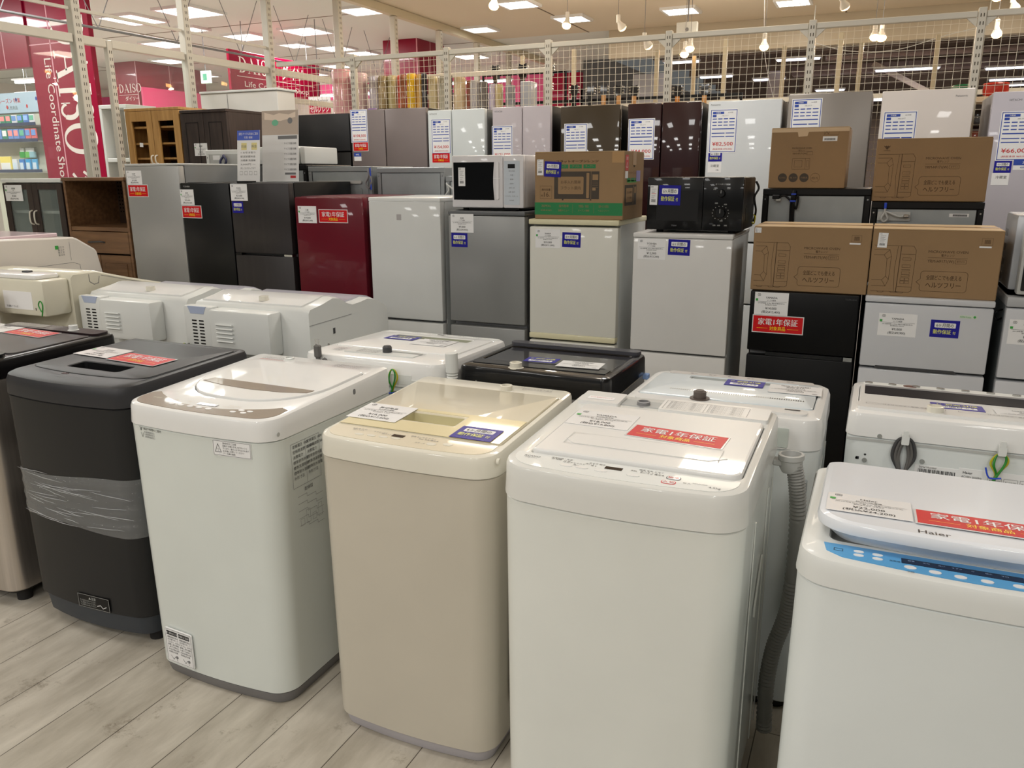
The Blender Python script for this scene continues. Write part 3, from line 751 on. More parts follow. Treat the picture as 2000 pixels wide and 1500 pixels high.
for i in range(7):
    for k in (0, 1): P.text(mb, '禁止 感電や火災 けが ショートの原因になります', .252 + k * .1, .523 - i * .009, .005, INKG, .0105, al='l', wd=.085)
W.o('rear_deck', mb, 'rear deck with printed warnings')
price_card(W.card(-.638, 1.742, -1), W.t, (W.off[0], W.off[1], .004), 'YAMADA', '全自動洗濯機', '¥18,000', '(税込¥19,800)', w=.155, h=.11)
red_card(W.card(-.476, 1.712, -4), W.t, (W.off[0], W.off[1], .004), .215, .075)
hose_pts = smooth_path([(.560, .50, .835), (.575, .495, .78), (.585, .50, .68), (.587, .50, .52), (.578, .50, .41), (.555, .50, .31), (.545, .50, .2), (.548, .5, .06)], 22)
rad = [.021 if i < 10 else (.0175 + .0035 * (i % 2)) for i in range(len(hose_pts))]
mb = MB(); mb.tube(hose_pts, rad, mat('drain_hose_grey', (146, 146, 142), .45), 14)
hs = W.o('drain_hose', mb, 'ribbed grey drain hose hanging at the right side', angle=60)
mb = MB(); mb.lathe((.5595, .5005, .80), (-.05, .01, 1), [(.022, 0), (.027, .01), (.027, .03), (.031, .033), (.031, .045), (.024, .046), (.021, .03), (.001, .02)], LGREY, 18)
mb.box(.516, .485, .815, .54, .515, .83, LGREY, .003, 1); W.o('hose_end', mb, par=None)
mb = MB(); S = W.right
for a in (.20, .42, .50): S.prism(mb, [(a, .08), (a + .008, .08), (a + .008, .78), (a, .78)], WHITE, 0, .0025)
S.prism(mb, [(.30, .50), (.38, .60), (.38, .625), (.30, .525)], WHITE, 0, .004); W.o('side_emboss', mb)

# --- 4: machine with blue panel at the lower right
W = Washer('large white washing machine with a light blue control panel, nearest at the lower right', -.070, 1.375, .545, .53, .818, .870, .852, rad=(.055, .055, .03, .03), bow=.02)
W.body(WHITE2, .03, -.006); W.base(GREY, .002, .03, .012, feet=False)
W.cover(WPLAST, (.05, .085, .495, .50), (.02, .02, .02, .02), depth=.02)
# raised lid, high in front and falling off to the rear
HL = mat('gloss_lid', (228, 232, 238), .16, coat=.4)
def lz(dz): return lambda x, y: .9215 - .088 * y + dz
mb = MB(); ol = (.024, .060, .52, .505)
R_ = lambda i, z: rr(*ol, (.07, .07, .03, .03), inset=i, bow=.018, z=z)
mb.loft([R_(.03, lambda x, y: .868), R_(.012, lambda x, y: lz(-.028)(x, y)), R_(.0, lz(-.022)), R_(-.002, lz(-.012)), R_(.002, lz(-.003)), R_(.012, lz(0))], HL)
W.o('lid', mb, 'glossy white raised lid', angle=40)
TP = Pl((0, 0, .9216), (1, 0, 0), (0, 1, -.088))
mb = MB(); TP.text(mb, 'Haier', .212, .070, .018, mat('dark_letters', (40, 40, 50), .3, metal=.4, vary=0), .0002, wd=.050, bold=.02); W.o('lettering', mb)
BLP = mat('light_blue_panel', (96, 170, 224), .28, coat=.3)
P = W.top
mb = MB(); P.prism(mb, [(.040, .066), (.046, .032), (.072, .012)] + [(.072 + .405 * i / 10, .012 - .017 * math.sin(PI * i / 10)) for i in range(1, 10)] + [(.477, .012), (.505, .032), (.51, .066)], BLP, 0, .0012); W.o('control_panel', mb, 'light blue control panel')
mb = MB(); P.slab(mb, .165, .028, .345, .048, mat('navy_display', (24, 34, 60), .1), .0012, .0018)
for i in range(7): P.text(mb, ['標準', '毛布', '洗い', 'すすぎ', '分', '脱水', '予約'][i], .18 + .023 * i, .040, .004, mat('pale_ink', (150, 170, 200), .4, vary=0), .0022); 
W.o('display', mb, 'long dark display')
buttons(W, P, [(.098, .045), (.098, .029), (.128, .044), (.128, .027)], PAPER, .0085, .0052)
buttons(W, P, [(.178, .014), (.215, .011), (.252, .009), (.29, .009), (.335, .011)], PAPER, .0095, .0065)
buttons(W, P, [(.39, .018), (.43, .022)], PAPER, .0125, .009)
mb = MB(); P.frame(mb, .058, .036, .072, .046, .001, INK, .0016); tiny_text(mb, P, [(.155, .030, '風乾燥'), (.37, .034, '標準 お急ぎ'), (.37, .026, '念入り'), (.40, -.001, 'スタート'), (.178, -.004, '予約')], .0042, INK, .0016); W.o('panel_print', mb)
CP = TP.sub(.036, .112, 0, .0008)
price_card(CP, W.t, (W.off[0], W.off[1], .001), 'Haier', '純洗い洗濯機', '¥22,000', '(税込¥24,200)', desc='JW-HS45A 2021年製 4.5L 程度A(本体小キズ)', w=.145, h=.115)
red_card(TP.sub(.188, .110, 0, .001), W.t, (W.off[0], W.off[1], .0012), .225, .078)
mb = MB(); Q = TP.sub(.24, .215)
Q.frame(mb, 0, 0, .10, .07, .0008, INKG, .001); Q.frame(mb, .08, -.025, .25, .05, .0008, INKG, .0012); Q.frame(mb, .12, .05, .24, .1, .0008, INKG, .001)
for i in range(6): Q.text(mb, '使用上のお願い 洗濯物を入れすぎない', .09, .04 - i * .011, .006, INKG, .0012, al='l', wd=.14); Q.text(mb, '配線図', .02 + .02 * (i % 3), .05 - .012 * i, .006, INKG, .0012)
mb.shift(0, 0, -.006); W.o('wiring_print', mb)

# --- 0: charcoal machine with stretch film
CH = mat('charcoal_satin', (27, 27, 28), .45, spec=.4, bump=.05, bscale=900); CHT = mat('charcoal_cover', (40, 40, 43), .42, bump=.04, bscale=900)
W = Washer('charcoal black washing machine with a band of clear stretch film round its body', -2.585, 1.665, .565, .55, .822, .892, .905, rad=(.06, .06, .03, .03), bow=.03)
W.body(CH, .108, .010); W.base(mat('slate_skirt', (52, 57, 64), .5), .02, .11, .010); W.foot(.055)
lo = (.03, .09, .545, .50)
W.cover(CHT, lo, (.04, .04, .015, .015), edge=.02)
W.lid(lo, (.04, .04, .012, .012), CHT, pocket=(.16, .12, .40, .20), prad=.015, pdepth=.034, pm=mat('pocket_black', (16, 16, 18), .35, vary=0), up=.003, thick=.038, bow=.025)
P = W.top
mb = MB()
tiny_text(mb, P, [(.13, .065, '洗濯時間 水量'), (.16, .055, 'すすぎ 脱水 時間'), (.22, .045, '標準 毛布'), (.30, .040, '予約 コース'), (.36, .030, '槽洗浄 おいそぎ'), (.24, .025, 'スタート 一時停止')], .006, DARKG, .0012); P.slab(mb, .225, .055, .25, .065, mat('display_brown', (60, 48, 48), .15), 0, .0012)
W.o('panel_print', mb)
price_card(W.card(-2.55, 1.915, -3), W.t, W.off, 'maxzen', '全自動洗濯機', '¥19,800', '(税込¥21,780)', w=.175, h=.115)
red_card(W.card(-2.362, 1.900, -4), W.t, W.off, .228, .092)
# stretch film round the body
FILM = glassmat('stretch_film', (220, 222, 224), tint_alpha=.16)
fm = FILM.node_tree
_n = fm.nodes.new('ShaderNodeTexNoise'); _n.inputs['Scale'].default_value = 5; _n.inputs['Detail'].default_value = 5
_c = fm.nodes.new('ShaderNodeTexCoord'); _p = fm.nodes.new('ShaderNodeMapping'); _p.inputs['Scale'].default_value = (1, 1, 16); _p.inputs['Rotation'].default_value = (0, .12, 0)
_b = fm.nodes.new('ShaderNodeBump'); _b.inputs['Strength'].default_value = 1; _b.inputs['Distance'].default_value = .012
fm.links.new(_c.outputs['Object'], _p.inputs[0]); fm.links.new(_p.outputs[0], _n.inputs['Vector']); fm.links.new(_n.outputs['Fac'], _b.inputs['Height'])
for nd in fm.nodes:
    if nd.type == 'BSDF_GLOSSY': nd.inputs['Roughness'].default_value = .12; fm.links.new(_b.outputs[0], nd.inputs['Normal'])
mb = MB(); rings = []
for i in range(13):
    z = .405 + .175 * i / 12
    rings.append([(x, y, z + .012 * math.sin(x * 9 + i * .3) * (1 if i in (0, 12) else .3)) for x, y, _ in W.R(-.0025 - .0015 * (i % 3), 0, .005)])
mb.loft(rings, FILM, False, False)
fr_ = random.Random(5); RID = mat('film_crease', (190, 192, 194), .15, coat=.5, vary=0)
for k in range(26):
    x0_ = fr_.uniform(.02, .40); ln = fr_.uniform(.06, .22); z0_ = fr_.uniform(.415, .57); dz_ = fr_.uniform(-.02, .012)
    pts_ = []
    for j in range(7):
        x_ = min(.545, x0_ + ln * j / 6); q_ = (x_ - W.w / 2) / (W.w / 2)
        pts_.append((x_, -W.bow * (1 - q_ * q_) - .0042, max(.41, min(.575, z0_ + dz_ * j / 6 + fr_.uniform(-.0012, .0012)))))
    mb.tube(pts_, [.0002 + .0009 * math.sin(PI * j / 6) * fr_.uniform(.5, 1) for j in range(7)], RID, 4)
W.o('stretch_film', mb, 'clear stretch film wrapped round the middle')
F = W.fp(.335, .01); F.o = F.o - F.r * .43 + Vector((0, -.001, .0))
mb = MB(); F.slab(mb, .36, .115, .50, .165, BLACK, 0, .0012); F.frame(mb, .362, .117, .498, .163, .001, LGREY, .0018)
F.text(mb, '▲注意', .425, .152, .008, LGREY, .0018)
for i in range(3): F.text(mb, '下に手足を入れないでください', .37, .141 - .008 * i, .005, LGREY, .0018, al='l', wd=.07)
F.line(mb, [(.445, .13), (.46, .135), (.47, .125), (.485, .133)], .002, PAPER, .0018)
W.o('caution_label', mb, 'small black caution label')

# --- -1: far-left front machine, steel body and black lid
W = Washer('stainless bodied washing machine with a glossy black lid, cut by the left edge', -3.255, 1.66, .575, .55, .84, .905, .915, rad=(.05, .05, .025, .025), bow=.02)
W.body(mat('brushed_steel', (196, 188, 180), .3, metal=.85, vary=.08, vscale=4, aniso=(30, 30, .5)), .06, .004); W.base(BLACK, .025, .062, .012); W.foot(.045)
BRK = mat('dark_maroon_black', (40, 28, 30), .25, coat=.4)
lo = (.03, .14, .545, .46)
W.cover(mat('black_cover', (16, 15, 16), .25, coat=.3), lo, (.03, .03, .015, .015))
W.lid(lo, (.03, .03, .012, .012), mat('dark_lid', (56, 52, 52), .3, coat=.2), up=.004, thick=.03)
P = W.top
mb = MB(); P.slab(mb, .02, .015, .555, .13, BLACKG, 0, .012, r=.04); W.o('control_panel', mb, 'glossy black control panel')
mb = MB(); P.slab(mb, .02, .47, .555, .54, BRK, 0, .008, r=.02); W.o('rear_deck', mb)
mb = MB(); P.slab(mb, .03, .485, .24, .53, mat('wrinkled_film', (130, 128, 126), .15), .008, .0088); W.o('film_strip', mb)
W.inlet(-2.86, 2.165, WPLAST, .017, .03, z=.922)
price_card(W.card(-3.30, 2.035, -3), W.t, W.off, 'TOSHIBA', '全自動洗濯機', '¥23,000', '(税込¥25,300)', w=.20, h=.12)
red_card(W.card(-3.088, 2.035, -4), W.t, W.off, .225, .085)

# ---------------------------------------------------------------- second row: machines turned with their backs to the camera
def cord_loop(s, pts, r, m, name='power_cord', label=None):
    mb = MB(); mb.tube(smooth_path(pts, 6), r, m, 8); return s.o(name, mb, label)
def earth_wire(s, x, z, d, h=.10):
    """twisted green and yellow loop hanging on the rear face at local x"""
    y = d + .012
    mb = MB()
    for k, mm in ((0, CABY), (1, CABG)):
        o_ = k * .006
        mb.tube(smooth_path([(x + .012 + o_, y, z - h), (x + .004, y + o_, z - h * .55), (x - .016 + o_, y + o_, z - h * .2), (x - .008, y + o_, z), (x + .008, y, z), (x + .02 - o_, y + o_, z - h * .25), (x + .006, y, z - h * .55), (x + .02, y, z - h)], 6), .0028, mm, 6)
    s.o('earth_wire', mb, 'green and yellow earth wire loop')
    mb = MB(); mb.tube(smooth_path([(x - .006, y + .008, z - h * .58), (x + .02, y + .008, z - h * .6), (x + .03, y + .006, z - h * .35)], 4), .002, CABB, 6); s.o('cable_tie', mb, 'blue cable tie')

# B4 white, open pocket
W = Washer('white washing machine seen from behind, grey plug standing on its edge', -1.86, 2.30, .57, .56, .80, .875, .892, rot=180, rad=(.04, .04, .05, .05), bow=.01)
W.body(WHITE2, .03, 0); W.base(GREY, .002, .03, .01, feet=False)
lo = (.03, .06, .54, .40)
W.cover(WGLOSS, lo, (.02, .02, .02, .02), edge=.016)
W.lid(lo, .02, WGLOSS, pocket=(.10, .09, .45, .16), prad=.01, pdepth=.034, pm=mat('pocket_sage', (168, 170, 152), .4), up=.004, thick=.038)
P = W.top
mb = MB(); P.slab(mb, .03, .012, .54, .05, WPLAST, 0, .001); 
tiny_text(mb, P, [(.12 + .07 * i, .03, '水量 脱水') for i in range(5)], .007, INKG, .0016); P.rect(mb, .27, .024, .30, .038, INK, .0016); W.o('control_panel', mb)
mb = MB(); c = .30
mb.lathe((W.L(-1.56, 2.41)[0], W.L(0, 2.405)[1], .893), (0, 0, 1), [(.017, 0), (.017, .018), (.012, .024), (.001, .024)], DARKG, 16); W.o('water_inlet', mb)
mb = MB(); P.slab(mb, .14, .42, .43, .50, WPLAST, 0, .004, r=.01)
for q in (.435, .445): P.rect(mb, .12, q, .27, q + .003, DARKG, .005)
for i in range(4): P.text(mb, '安全上のご注意', .34, .485 - i * .015, .009, INKG, .005); P.text(mb, 'ご使用前に', .47, .485 - .015 * i, .008, INKG, .002)
W.o('rear_deck', mb)
mb = MB(); S = W.rear
S.slab(mb, .04, .815, .22, .84, WPLAST, 0, .004); S.slab(mb, .28, .812, .46, .845, WPLAST, 0, .004); S.slab(mb, .46, .80, .54, .83, WPLAST, 0, .005)
for i in range(3):
    for k in range(2): S.text(mb, '定格 100V', .20 + .055 * k, .833 - .01 * i, .008, INKG, .0048)
W.o('rear_panel', mb)
mb = MB(); S.slab(mb, .34, .60, .50, .785, STEEL, 0, .004); W.o('motor_bracket', mb)
earth_wire(W, W.w - .395, .86, W.d, .13)
x = W.w - .085
mb = MB(); mb.box(x - .012, W.d + .004, .88, x + .012, W.d + .024, .925, CORDG, .004, 1); mb.box(x - .008, W.d + .008, .82, x + .008, W.d + .02, .885, CORDG, .003, 1)
for s_ in (-.006, .006): mb.box(x + s_ - .001, W.d + .010, .925, x + s_ + .001, W.d + .017, .945, METAL)
W.o('plug', mb, 'grey plug with two metal prongs')
cord_loop(W, [(x, W.d + .014, .825), (x - .002, W.d + .012, .79), (x - .03, W.d + .018, .80), (x - .045, W.d + .02, .85), (x - .03, W.d + .02, .875), (x - .02, W.d + .015, .80), (x - .03, W.d + .01, .72)], .007, CORDG)
hp = smooth_path([(-.03, W.d - .03, .93), (-.032, W.d - .03, .87), (-.03, W.d - .03, .78), (-.03, W.d - .03, .60)], 16)
mb = MB(); mb.tube(hp, [.022 if i < 18 else .017 + .003 * (i % 2) for i in range(len(hp))], WPLAST, 12); W.o('drain_hose', mb, 'white ribbed drain hose')
blue_card(W.card(-1.60, 2.72, 0), W.t, W.off, .13, .075)
price_card(W.card(-1.425, 2.70, 0), W.t, W.off, 'Haier', '全自動洗濯機', '¥15,000', '(税込¥16,500)', w=.15, h=.12, green=False)

# B5 glossy black
W = Washer('glossy black washing machine seen from behind, behind the cream machine', -1.265, 2.385, .54, .47, .80, .868, .88, rot=180, rad=(.035, .035, .03, .03), bow=.008)
W.body(mat('silver_side', (150, 148, 144), .3, metal=.6), .03, 0); W.base(BLACK, .002, .03, .01, feet=False)
lo = (.03, .075, .51, .34)
W.cover(BLACKG, lo, (.03, .03, .015, .015), edge=.012)
W.lid(lo, (.02, .02, .01, .01), mat('black_glass_lid', (12, 13, 24), .05, coat=.8, vary=0), up=-.004, thick=.02)
P = W.top
mb = MB(); P.slab(mb, .015, .01, .525, .065, mat('graphite_panel', (66, 66, 72), .3, coat=.3), 0, .012, r=.02)
tiny_text(mb, P, [(.1 + .08 * i, .04, 'コース') for i in range(5)], .008, mat('panel_blue_ink', (150, 150, 190), .4, vary=0), .0126); W.o('control_panel', mb, 'dark grey control panel')
mb = MB(); P.slab(mb, .03, .355, .51, .42, mat('black_deck', (26, 26, 28), .15, coat=.5), 0, .003, r=.005); W.o('rear_deck', mb)
W.inlet(-1.063, 2.42, CREAMT, .021, .03)
blue_card(W.card(-.965, 2.588, 4), W.t, W.off, .115, .075)
price_card(W.card(-.80, 2.585, 4), W.t, W.off, 'TOSHIBA', '全自動洗濯機', '¥20,000', '(税込¥22,000)', w=.15, h=.10, green=False)
mb = MB(); S = W.rear
for a, b in ((.07, .825), (.2, .80), (.33, .795)): S.disc(mb, a, b, .005, METAL, .003, 12, l0=0)
W.o('screw', mb)
cord_loop(W, [(W.w - .10, W.d + .008, .80), (W.w - .12, W.d + .014, .82), (W.w - .15, W.d + .014, .815), (W.w - .16, W.d + .01, .79), (W.w - .13, W.d + .01, .77)], .006, DARKG)
earth_wire(W, W.w - .30, .80, W.d, .09)
mb = MB(); mb.box(-.018, .02, .78, .012, .05, .80, mat('light_blue_clip', (140, 170, 220), .4), .003, 1); W.o('side_clip', mb, 'light blue clip')

# B6 tall white with striped band
W = Washer('white washing machine seen from behind with a slanted blue sticker, behind the red-stickered one', -.628, 2.155, .55, .46, .795, .872, .885, rot=180, rad=(.05, .05, .05, .05), bow=.012)
W.body(WHITE2, .03, 0); W.base(BLACK, .002, .03, .01, feet=False)
lo = (.03, .055, .52, .36)
W.cover(WGLOSS, lo, (.03, .03, .02, .02), edge=.02)
W.lid(lo, .02, mat('lid_pale_glass', (214, 222, 226), .1, coat=.7), pocket=(.09, .065, .42, .115), prad=.01, pdepth=.022, pm=mat('pocket_grey', (182, 186, 184), .4), up=.004, thick=.026)
P = W.top
mb = MB(); P.slab(mb, .05, .006, .50, .045, mat('grey_panel_b', (196, 192, 188), .3), 0, .0012, r=.015)
tiny_text(mb, P, [(.12 + .06 * i, .026, '水量') for i in range(6)], .009, INKG, .0016); W.o('control_panel', mb)
mb = MB()
for i in range(60): P.rect(mb, .06 + .0064 * i, .272, .0635 + .0064 * i, .284, LGREY if i > 14 else DARKG, .0046)
W.o('scale_strip', mb)
mb = MB(); P.slab(mb, .04, .385, .51, .44, WGLOSS, 0, .006, r=.02); P.rect(mb, .06, .395, .10, .405, DARKG, .007); W.o('rear_deck', mb)
mb = MB(); xx, yy = W.L(-.411, 2.235); mb.lathe((xx, yy, .888), (0, 0, 1), [(.028, 0), (.028, .004), (.018, .004), (.018, .022), (.012, .026), (.001, .025)], mat('brown_cap', (88, 78, 72), .5), 18); W.o('water_inlet', mb, 'dark brown inlet cap')
mb = MB(); S = W.rear; S.slab(mb, .05, .80, .47, .855, mat('recess_sage', (206, 214, 208), .4), 0, .003, r=.004); W.o('rear_panel', mb)
mb = MB(); S = W.left
for a in (.06, .16, .30): S.slab(mb, a, .12, a + .07, .72, WHITE2, 0, .003, r=.01)
mb.v = mb.v; W.o('side_emboss', mb)
mb = MB(); mb.box(.022, W.d + .0, .3, .05, W.d + .02, .72, STEEL, .003, 1)
for z in (.42, .5): mb.box(.01, W.d + .02, z, .04, W.d + .035, z + .03, LGREY, .002, 1)
W.o('rear_clip', mb)
blue_card(W.card(-.265, 2.53, 0), W.t, W.off, .115, .08)
price_card(W.card(-.10, 2.525, 2), W.t, W.off, 'Panasonic', '全自動洗濯機', '¥16,000', '(税込¥17,600)', w=.15, h=.11, green=False)

# B7 with black glass lid
W = Washer('white washing machine seen from behind, with a long dark glass lid window', -.018, 2.215, .56, .45, .838, .882, .905, rot=180, rad=(.045, .045, .03, .03), bow=.012)
W.body(WHITE2, .03, 0); W.base(GREY, .002, .03, .01, feet=False)
lo = (.02, .07, .54, .33)
W.cover(WGLOSS, lo, (.015, .015, .015, .015), edge=.014)
W.lid(lo, .012, WGLOSS, up=.003, thick=.03)
P = W.top
mb = MB(); P.slab(mb, .035, .085, .525, .215, mat('navy_black_window', (12, 13, 26), .45, spec=.08, vary=0), .003, .0042, r=.004); P.slab(mb, .035, .078, .525, .10, GREY, .0042, .0052); W.o('lid_window', mb, 'dark glass window of the lid')
mb = MB(); P.slab(mb, .03, .012, .53, .062, WPLAST, 0, .0012, r=.02); W.o('control_panel', mb)
buttons(W, P, [(.06 + .065 * i, .036) for i in range(8)], METAL, .011, .008, lift=.005)
mb = MB(); P.disc(mb, .40, .036, .02, mat('brown_badge', (90, 50, 40), .3), .003, 20, ry=.013, l0=0); W.o('display', mb)
mb = MB(); P.slab(mb, .02, .345, .54, .42, WGLOSS, 0, .008, r=.01)
for a, b in ((.33, .52), (.06, .30)): P.frame(mb, a, .36, b, .375, .001, INKG, .0086); P.text(mb, '警告 感電・火災のおそれ', (a + b) / 2, .367, .007, INKG, .0086)
W.o('rear_deck', mb)
W.inlet(.186, 2.272, CREAMT, .02, .032, z=.905)
S = W.rear
mb = MB()
for a, b in ((.08, .845), (.05, .775), (.185, .79)): S.disc(mb, a, b, .006, METAL, .004, 14, l0=0)
W.o('screw', mb)
mb = MB()
for a, b in ((.05, .79), (.072, .757), (.03, .778)): S.disc(mb, a, b, .003, INK, .001, 10)
S.rect(mb, .028, .775, .036, .783, INK, .001); S.slab(mb, .0, .828, .56, .834, LGREY, 0, .0015); W.o('rear_mark', mb)
mb = MB(); S.slab(mb, .17, .66, .27, .78, PAPER, 0, .0008); S.slab(mb, .27, .64, .45, .785, PAPER, 0, .0009)
for r_, z in enumerate((.757, .735, .71)):
    for i in range(26):
        a = .178 + .0033 * i
        S.rect(mb, a, z, a + .0011 + .001 * ((i * 7) % 3 > 0), z + .014, INK, .0014)
S.text(mb, 'Serial Number', .20, .776, .005, INK, .0014); S.text(mb, 'Haier', .29, .775, .007, INK, .0016, bold=.02)
for i in range(6): S.text(mb, 'AC100V 50/60Hz', .277, .764 - .009 * i, .0055, INK, .0016, al='l', wd=.045)
for i in range(3): S.frame(mb, .335 + .035 * i, .68, .365 + .035 * i, .77, .0008, INKG, .0016); S.text(mb, '配線図', .35 + .035 * i, .76, .006, INKG, .0016)
for i in range(7): S.line(mb, [(.285 + .018 * i, .65), (.285 + .018 * i, .69 + .01 * (i % 3)), (.297 + .018 * i, .69 + .01 * (i % 3))], .001, INKG, .0016)
W.o('rating_label', mb, 'white rating label with bar codes')
x = W.w - .14; y = W.d + .012
for k in range(3):
    o_ = .007 * k
    cord_loop(W, [(x + .0 + o_, y, .70), (x + .006, y + o_ * .3, .755), (x + .026 - o_, y, .80), (x + .018 - o_, y, .84), (x, y + .003, .852 - o_ * .5), (x - .018 + o_, y, .84), (x - .026 + o_, y, .80), (x - .006, y + o_ * .3, .755), (x - .004 + o_, y, .70)], .0042, CORDG if k else DARKG, label='grey looped power cord')
mb = MB(); mb.box(x - .012, y - .006, .752, x + .012, y + .014, .758, CABB, .002, 1); W.o('cable_tie', mb, 'blue cable tie')
for a in (x, W.w - .355):
    mb = MB(); S.slab(mb, W.w - a - .009, .835, W.w - a + .009, .858, WPLAST, 0, .024, r=.003); S.slab(mb, W.w - a - .006, .858, W.w - a + .006, .872, WPLAST, .018, .024, r=.003); W.o('cord_hook', mb)
earth_wire(W, W.w - .355, .835, W.d, .10)
blue_card(W.card(.306, 2.405, 2), W.t, W.off, .125, .07)
price_card(W.card(.49, 2.40, 2), W.t, W.off, 'Haier', '全自動洗濯機', '¥15,000', '(税込¥16,500)', w=.16, h=.10, green=False)

# B2, B3 twin machines with rear box, louvres and a wavy lid line
def big_washer(label, X0, Y1, rot=0):
    """rear face towards the camera at world y = Y1; local x to the right, y away from the camera"""
    t = thing('washing_machine', label, 'washing machine', (X0 + .32, Y1 + .32, 0), rot, 'twin washing machines with a rear box')
    off = (-.32, -.32, 0)
    prof = [(.0, .06), (.0, .80), (.0, .955), (.012, .972), (.10, .985), (.17, 1.0), (.22, .992), (.27, .965), (.32, .952), (.38, .955), (.44, .962), (.50, .95), (.56, .925), (.60, .90), (.605, .86), (.60, .06)]
    mb = MB(); xs = [(.02, .004), (.03, 0), (.61, 0), (.64, .006)]
    mb.loft([[(x, y + (0 if y < .3 else -i), z - (i if z > .5 else 0)) for y, z in prof] for x, i in xs], WPLAST); obj('body', mb.shift(*off), t, angle=50)
    mb = MB(); mb.box(.0, -.05, .775, .155, -.0, .958, WPLAST, .008, 2); mb.box(.175, -.085, .77, .50, -.0, .955, WPLAST, .012, 2); obj('rear_box', mb.shift(*off), t)
    mb = MB(); P = Pl((0, -.05, 0), (1, 0, 0), (0, 0, 1))
    P.prism(mb, [(.025, .957), (.13, .957), (.115, .925), (.04, .925)], mat('pale_blue_notch', (176, 188, 214), .35), -.004, .0012)
    obj('notch', mb.shift(*off), t, label='pale blue notch')
    mb = MB()
    for i in range(8):
        for a in (.045, .085): P.slab(mb, a, .79 + .0145 * i, a + .027, .796 + .0145 * i, BLACK, 0, .001, r=.002)
    obj('vent_slot', mb.shift(*off), t)
    mb = MB(); P = Pl((0, -.085, 0), (1, 0, 0), (0, 0, 1))
    for i in range(5): mb.obox((.265, -.089, .82 + .018 * i), (1, 0, 0), (0, 1, -.6), (0, .6, 1), .045, .007, .003, WPLAST)
    obj('louvre', mb.shift(*off), t)
    mb = MB()
    mb.loft([[(x, y - (.0), z + .004) for y, z in [(.02, .976), (.10, .987), (.17, 1.0), (.22, .992), (.27, .968), (.27, .955), (.02, .955)]] for x in (.05, .59)], WGLOSS); obj('rear_deck', mb.shift(*off), t)
    mb = MB()
    pr = [(.285, .962), (.32, .954), (.38, .957), (.44, .964), (.50, .952), (.56, .928), (.58, .91)]
    mb.loft([[(x, y, z + .006) for y, z in pr] + [(x, y, z - .01) for y, z in pr[::-1]] for x in (.05, .59)], mat('lilac_glass_lid', (196, 194, 204), .12, coat=.6)); obj('lid', mb.shift(*off), t, label='glossy lilac-grey lid')
    mb = MB(); mb.lathe((.36, .06, .984), (0, 0, 1), [(.022, 0), (.02, .02), (.012, .021), (.001, .02)], CREAMT, 16); obj('water_inlet', mb.shift(*off), t)
    mb = MB(); Q = Pl((.64, 0, 0), (0, 1, 0), (0, 0, 1)); Q.line(mb, [(.0, .90), (.3, .905)], .002, GREY, .0012); Q.slab(mb, .16, .84, .175, .865, DARKG, 0, .001); Q.disc(mb, .12, .80, .006, METAL, .003, 12, l0=0); obj('side_seam', mb.shift(*off), t)
    mb = MB(); mb.tube(smooth_path([(.02, -.06, .79), (.05, -.07, .76), (.12, -.1, .745), (.3, -.11, .74), (.5, -.1, .735), (.55, -.05, .70)], 6), .005, CORDG, 8); obj('power_cord', mb.shift(*off), t)
    mb = MB(); mb.tube([(-.005, -.06, .79), (-.007, -.064, .765), (-.005, -.06, .74)], .004, CABY, 6); mb.tube([(.003, -.062, .79), (.002, -.066, .765), (.003, -.06, .74)], .003, CABG, 6); obj('earth_wire', mb.shift(*off), t, label='yellow and green earth wire')
    mb = MB(); Q = Pl((.0, -.085, 0), (1, 0, 0), (0, 0, 1)); Q.slab(mb, -.01, .75, .02, .79, DARKG, .02, .03); obj('socket', mb.shift(*off), t)
    mb = MB(); 
    mb.box(.03, .04, .02, .61, .57, .06, GREY, .01, 1); obj('base', mb.shift(*off), t)
    for x in (.08, .56):
        for y in (.08, .54):
            mb = MB(); mb.cyl((x, y, 0), (0, 0, 1), .025, .025, RUBBER, 14); obj('foot', mb.shift(*off), t)
    return t
big_washer('big pale grey washing machine with rear louvres, nearer the middle of the two alike', -2.755, 2.68)
big_washer('big pale grey washing machine with rear louvres, farther left of the two alike', -3.465, 2.72)

# B1 cream machine with paper on its back box
t = thing('washing_machine', 'cream washing machine seen from behind, white paper taped to its back box', 'washing machine', (-3.78, 2.95, 0))
off = (3.78, -2.95, 0)
mb = MB(); prof = [(2.66, .05), (2.66, 1.045), (2.675, 1.06), (2.80, 1.06), (3.0, 1.005), (3.27, .94), (3.28, .90), (3.28, .05)]
mb.loft([[(x, y + (0 if y < 3 else -i), z - (i if z > .5 else 0)) for y, z in prof] for x, i in ((-4.10, 0), (-3.50, 0), (-3.485, .008))], mat('cream_body_b', (214, 210, 192), .3, coat=.2)); obj('body', mb.shift(*off), t, angle=50)
mb = MB(); mb.box(-4.08, 2.52, .872, -3.50, 2.66, 1.04, mat('cream_box', (220, 216, 198), .35, coat=.2), .012, 2); obj('rear_box', mb.shift(*off), t)
P = Pl((-3.78, 2.52, .9), (1, 0, 0), (0, 0, 1)); mb = MB(); P.slab(mb, 0, .0, .20, .085, PAPERG, 0, .0012); P.text(mb, '洗濯機 ドラム式', .055, .012, .008, INKG, .0016); P.rect(mb, .215, .0, .22, .012, INK, .0012); obj('paper_note', mb.shift(*off), t, label='white paper note')
mb = MB(); mb.box(-4.06, 2.535, 1.04, -3.56, 2.66, 1.062, WGLOSS, .008, 2); obj('top_cover', mb.shift(*off), t)
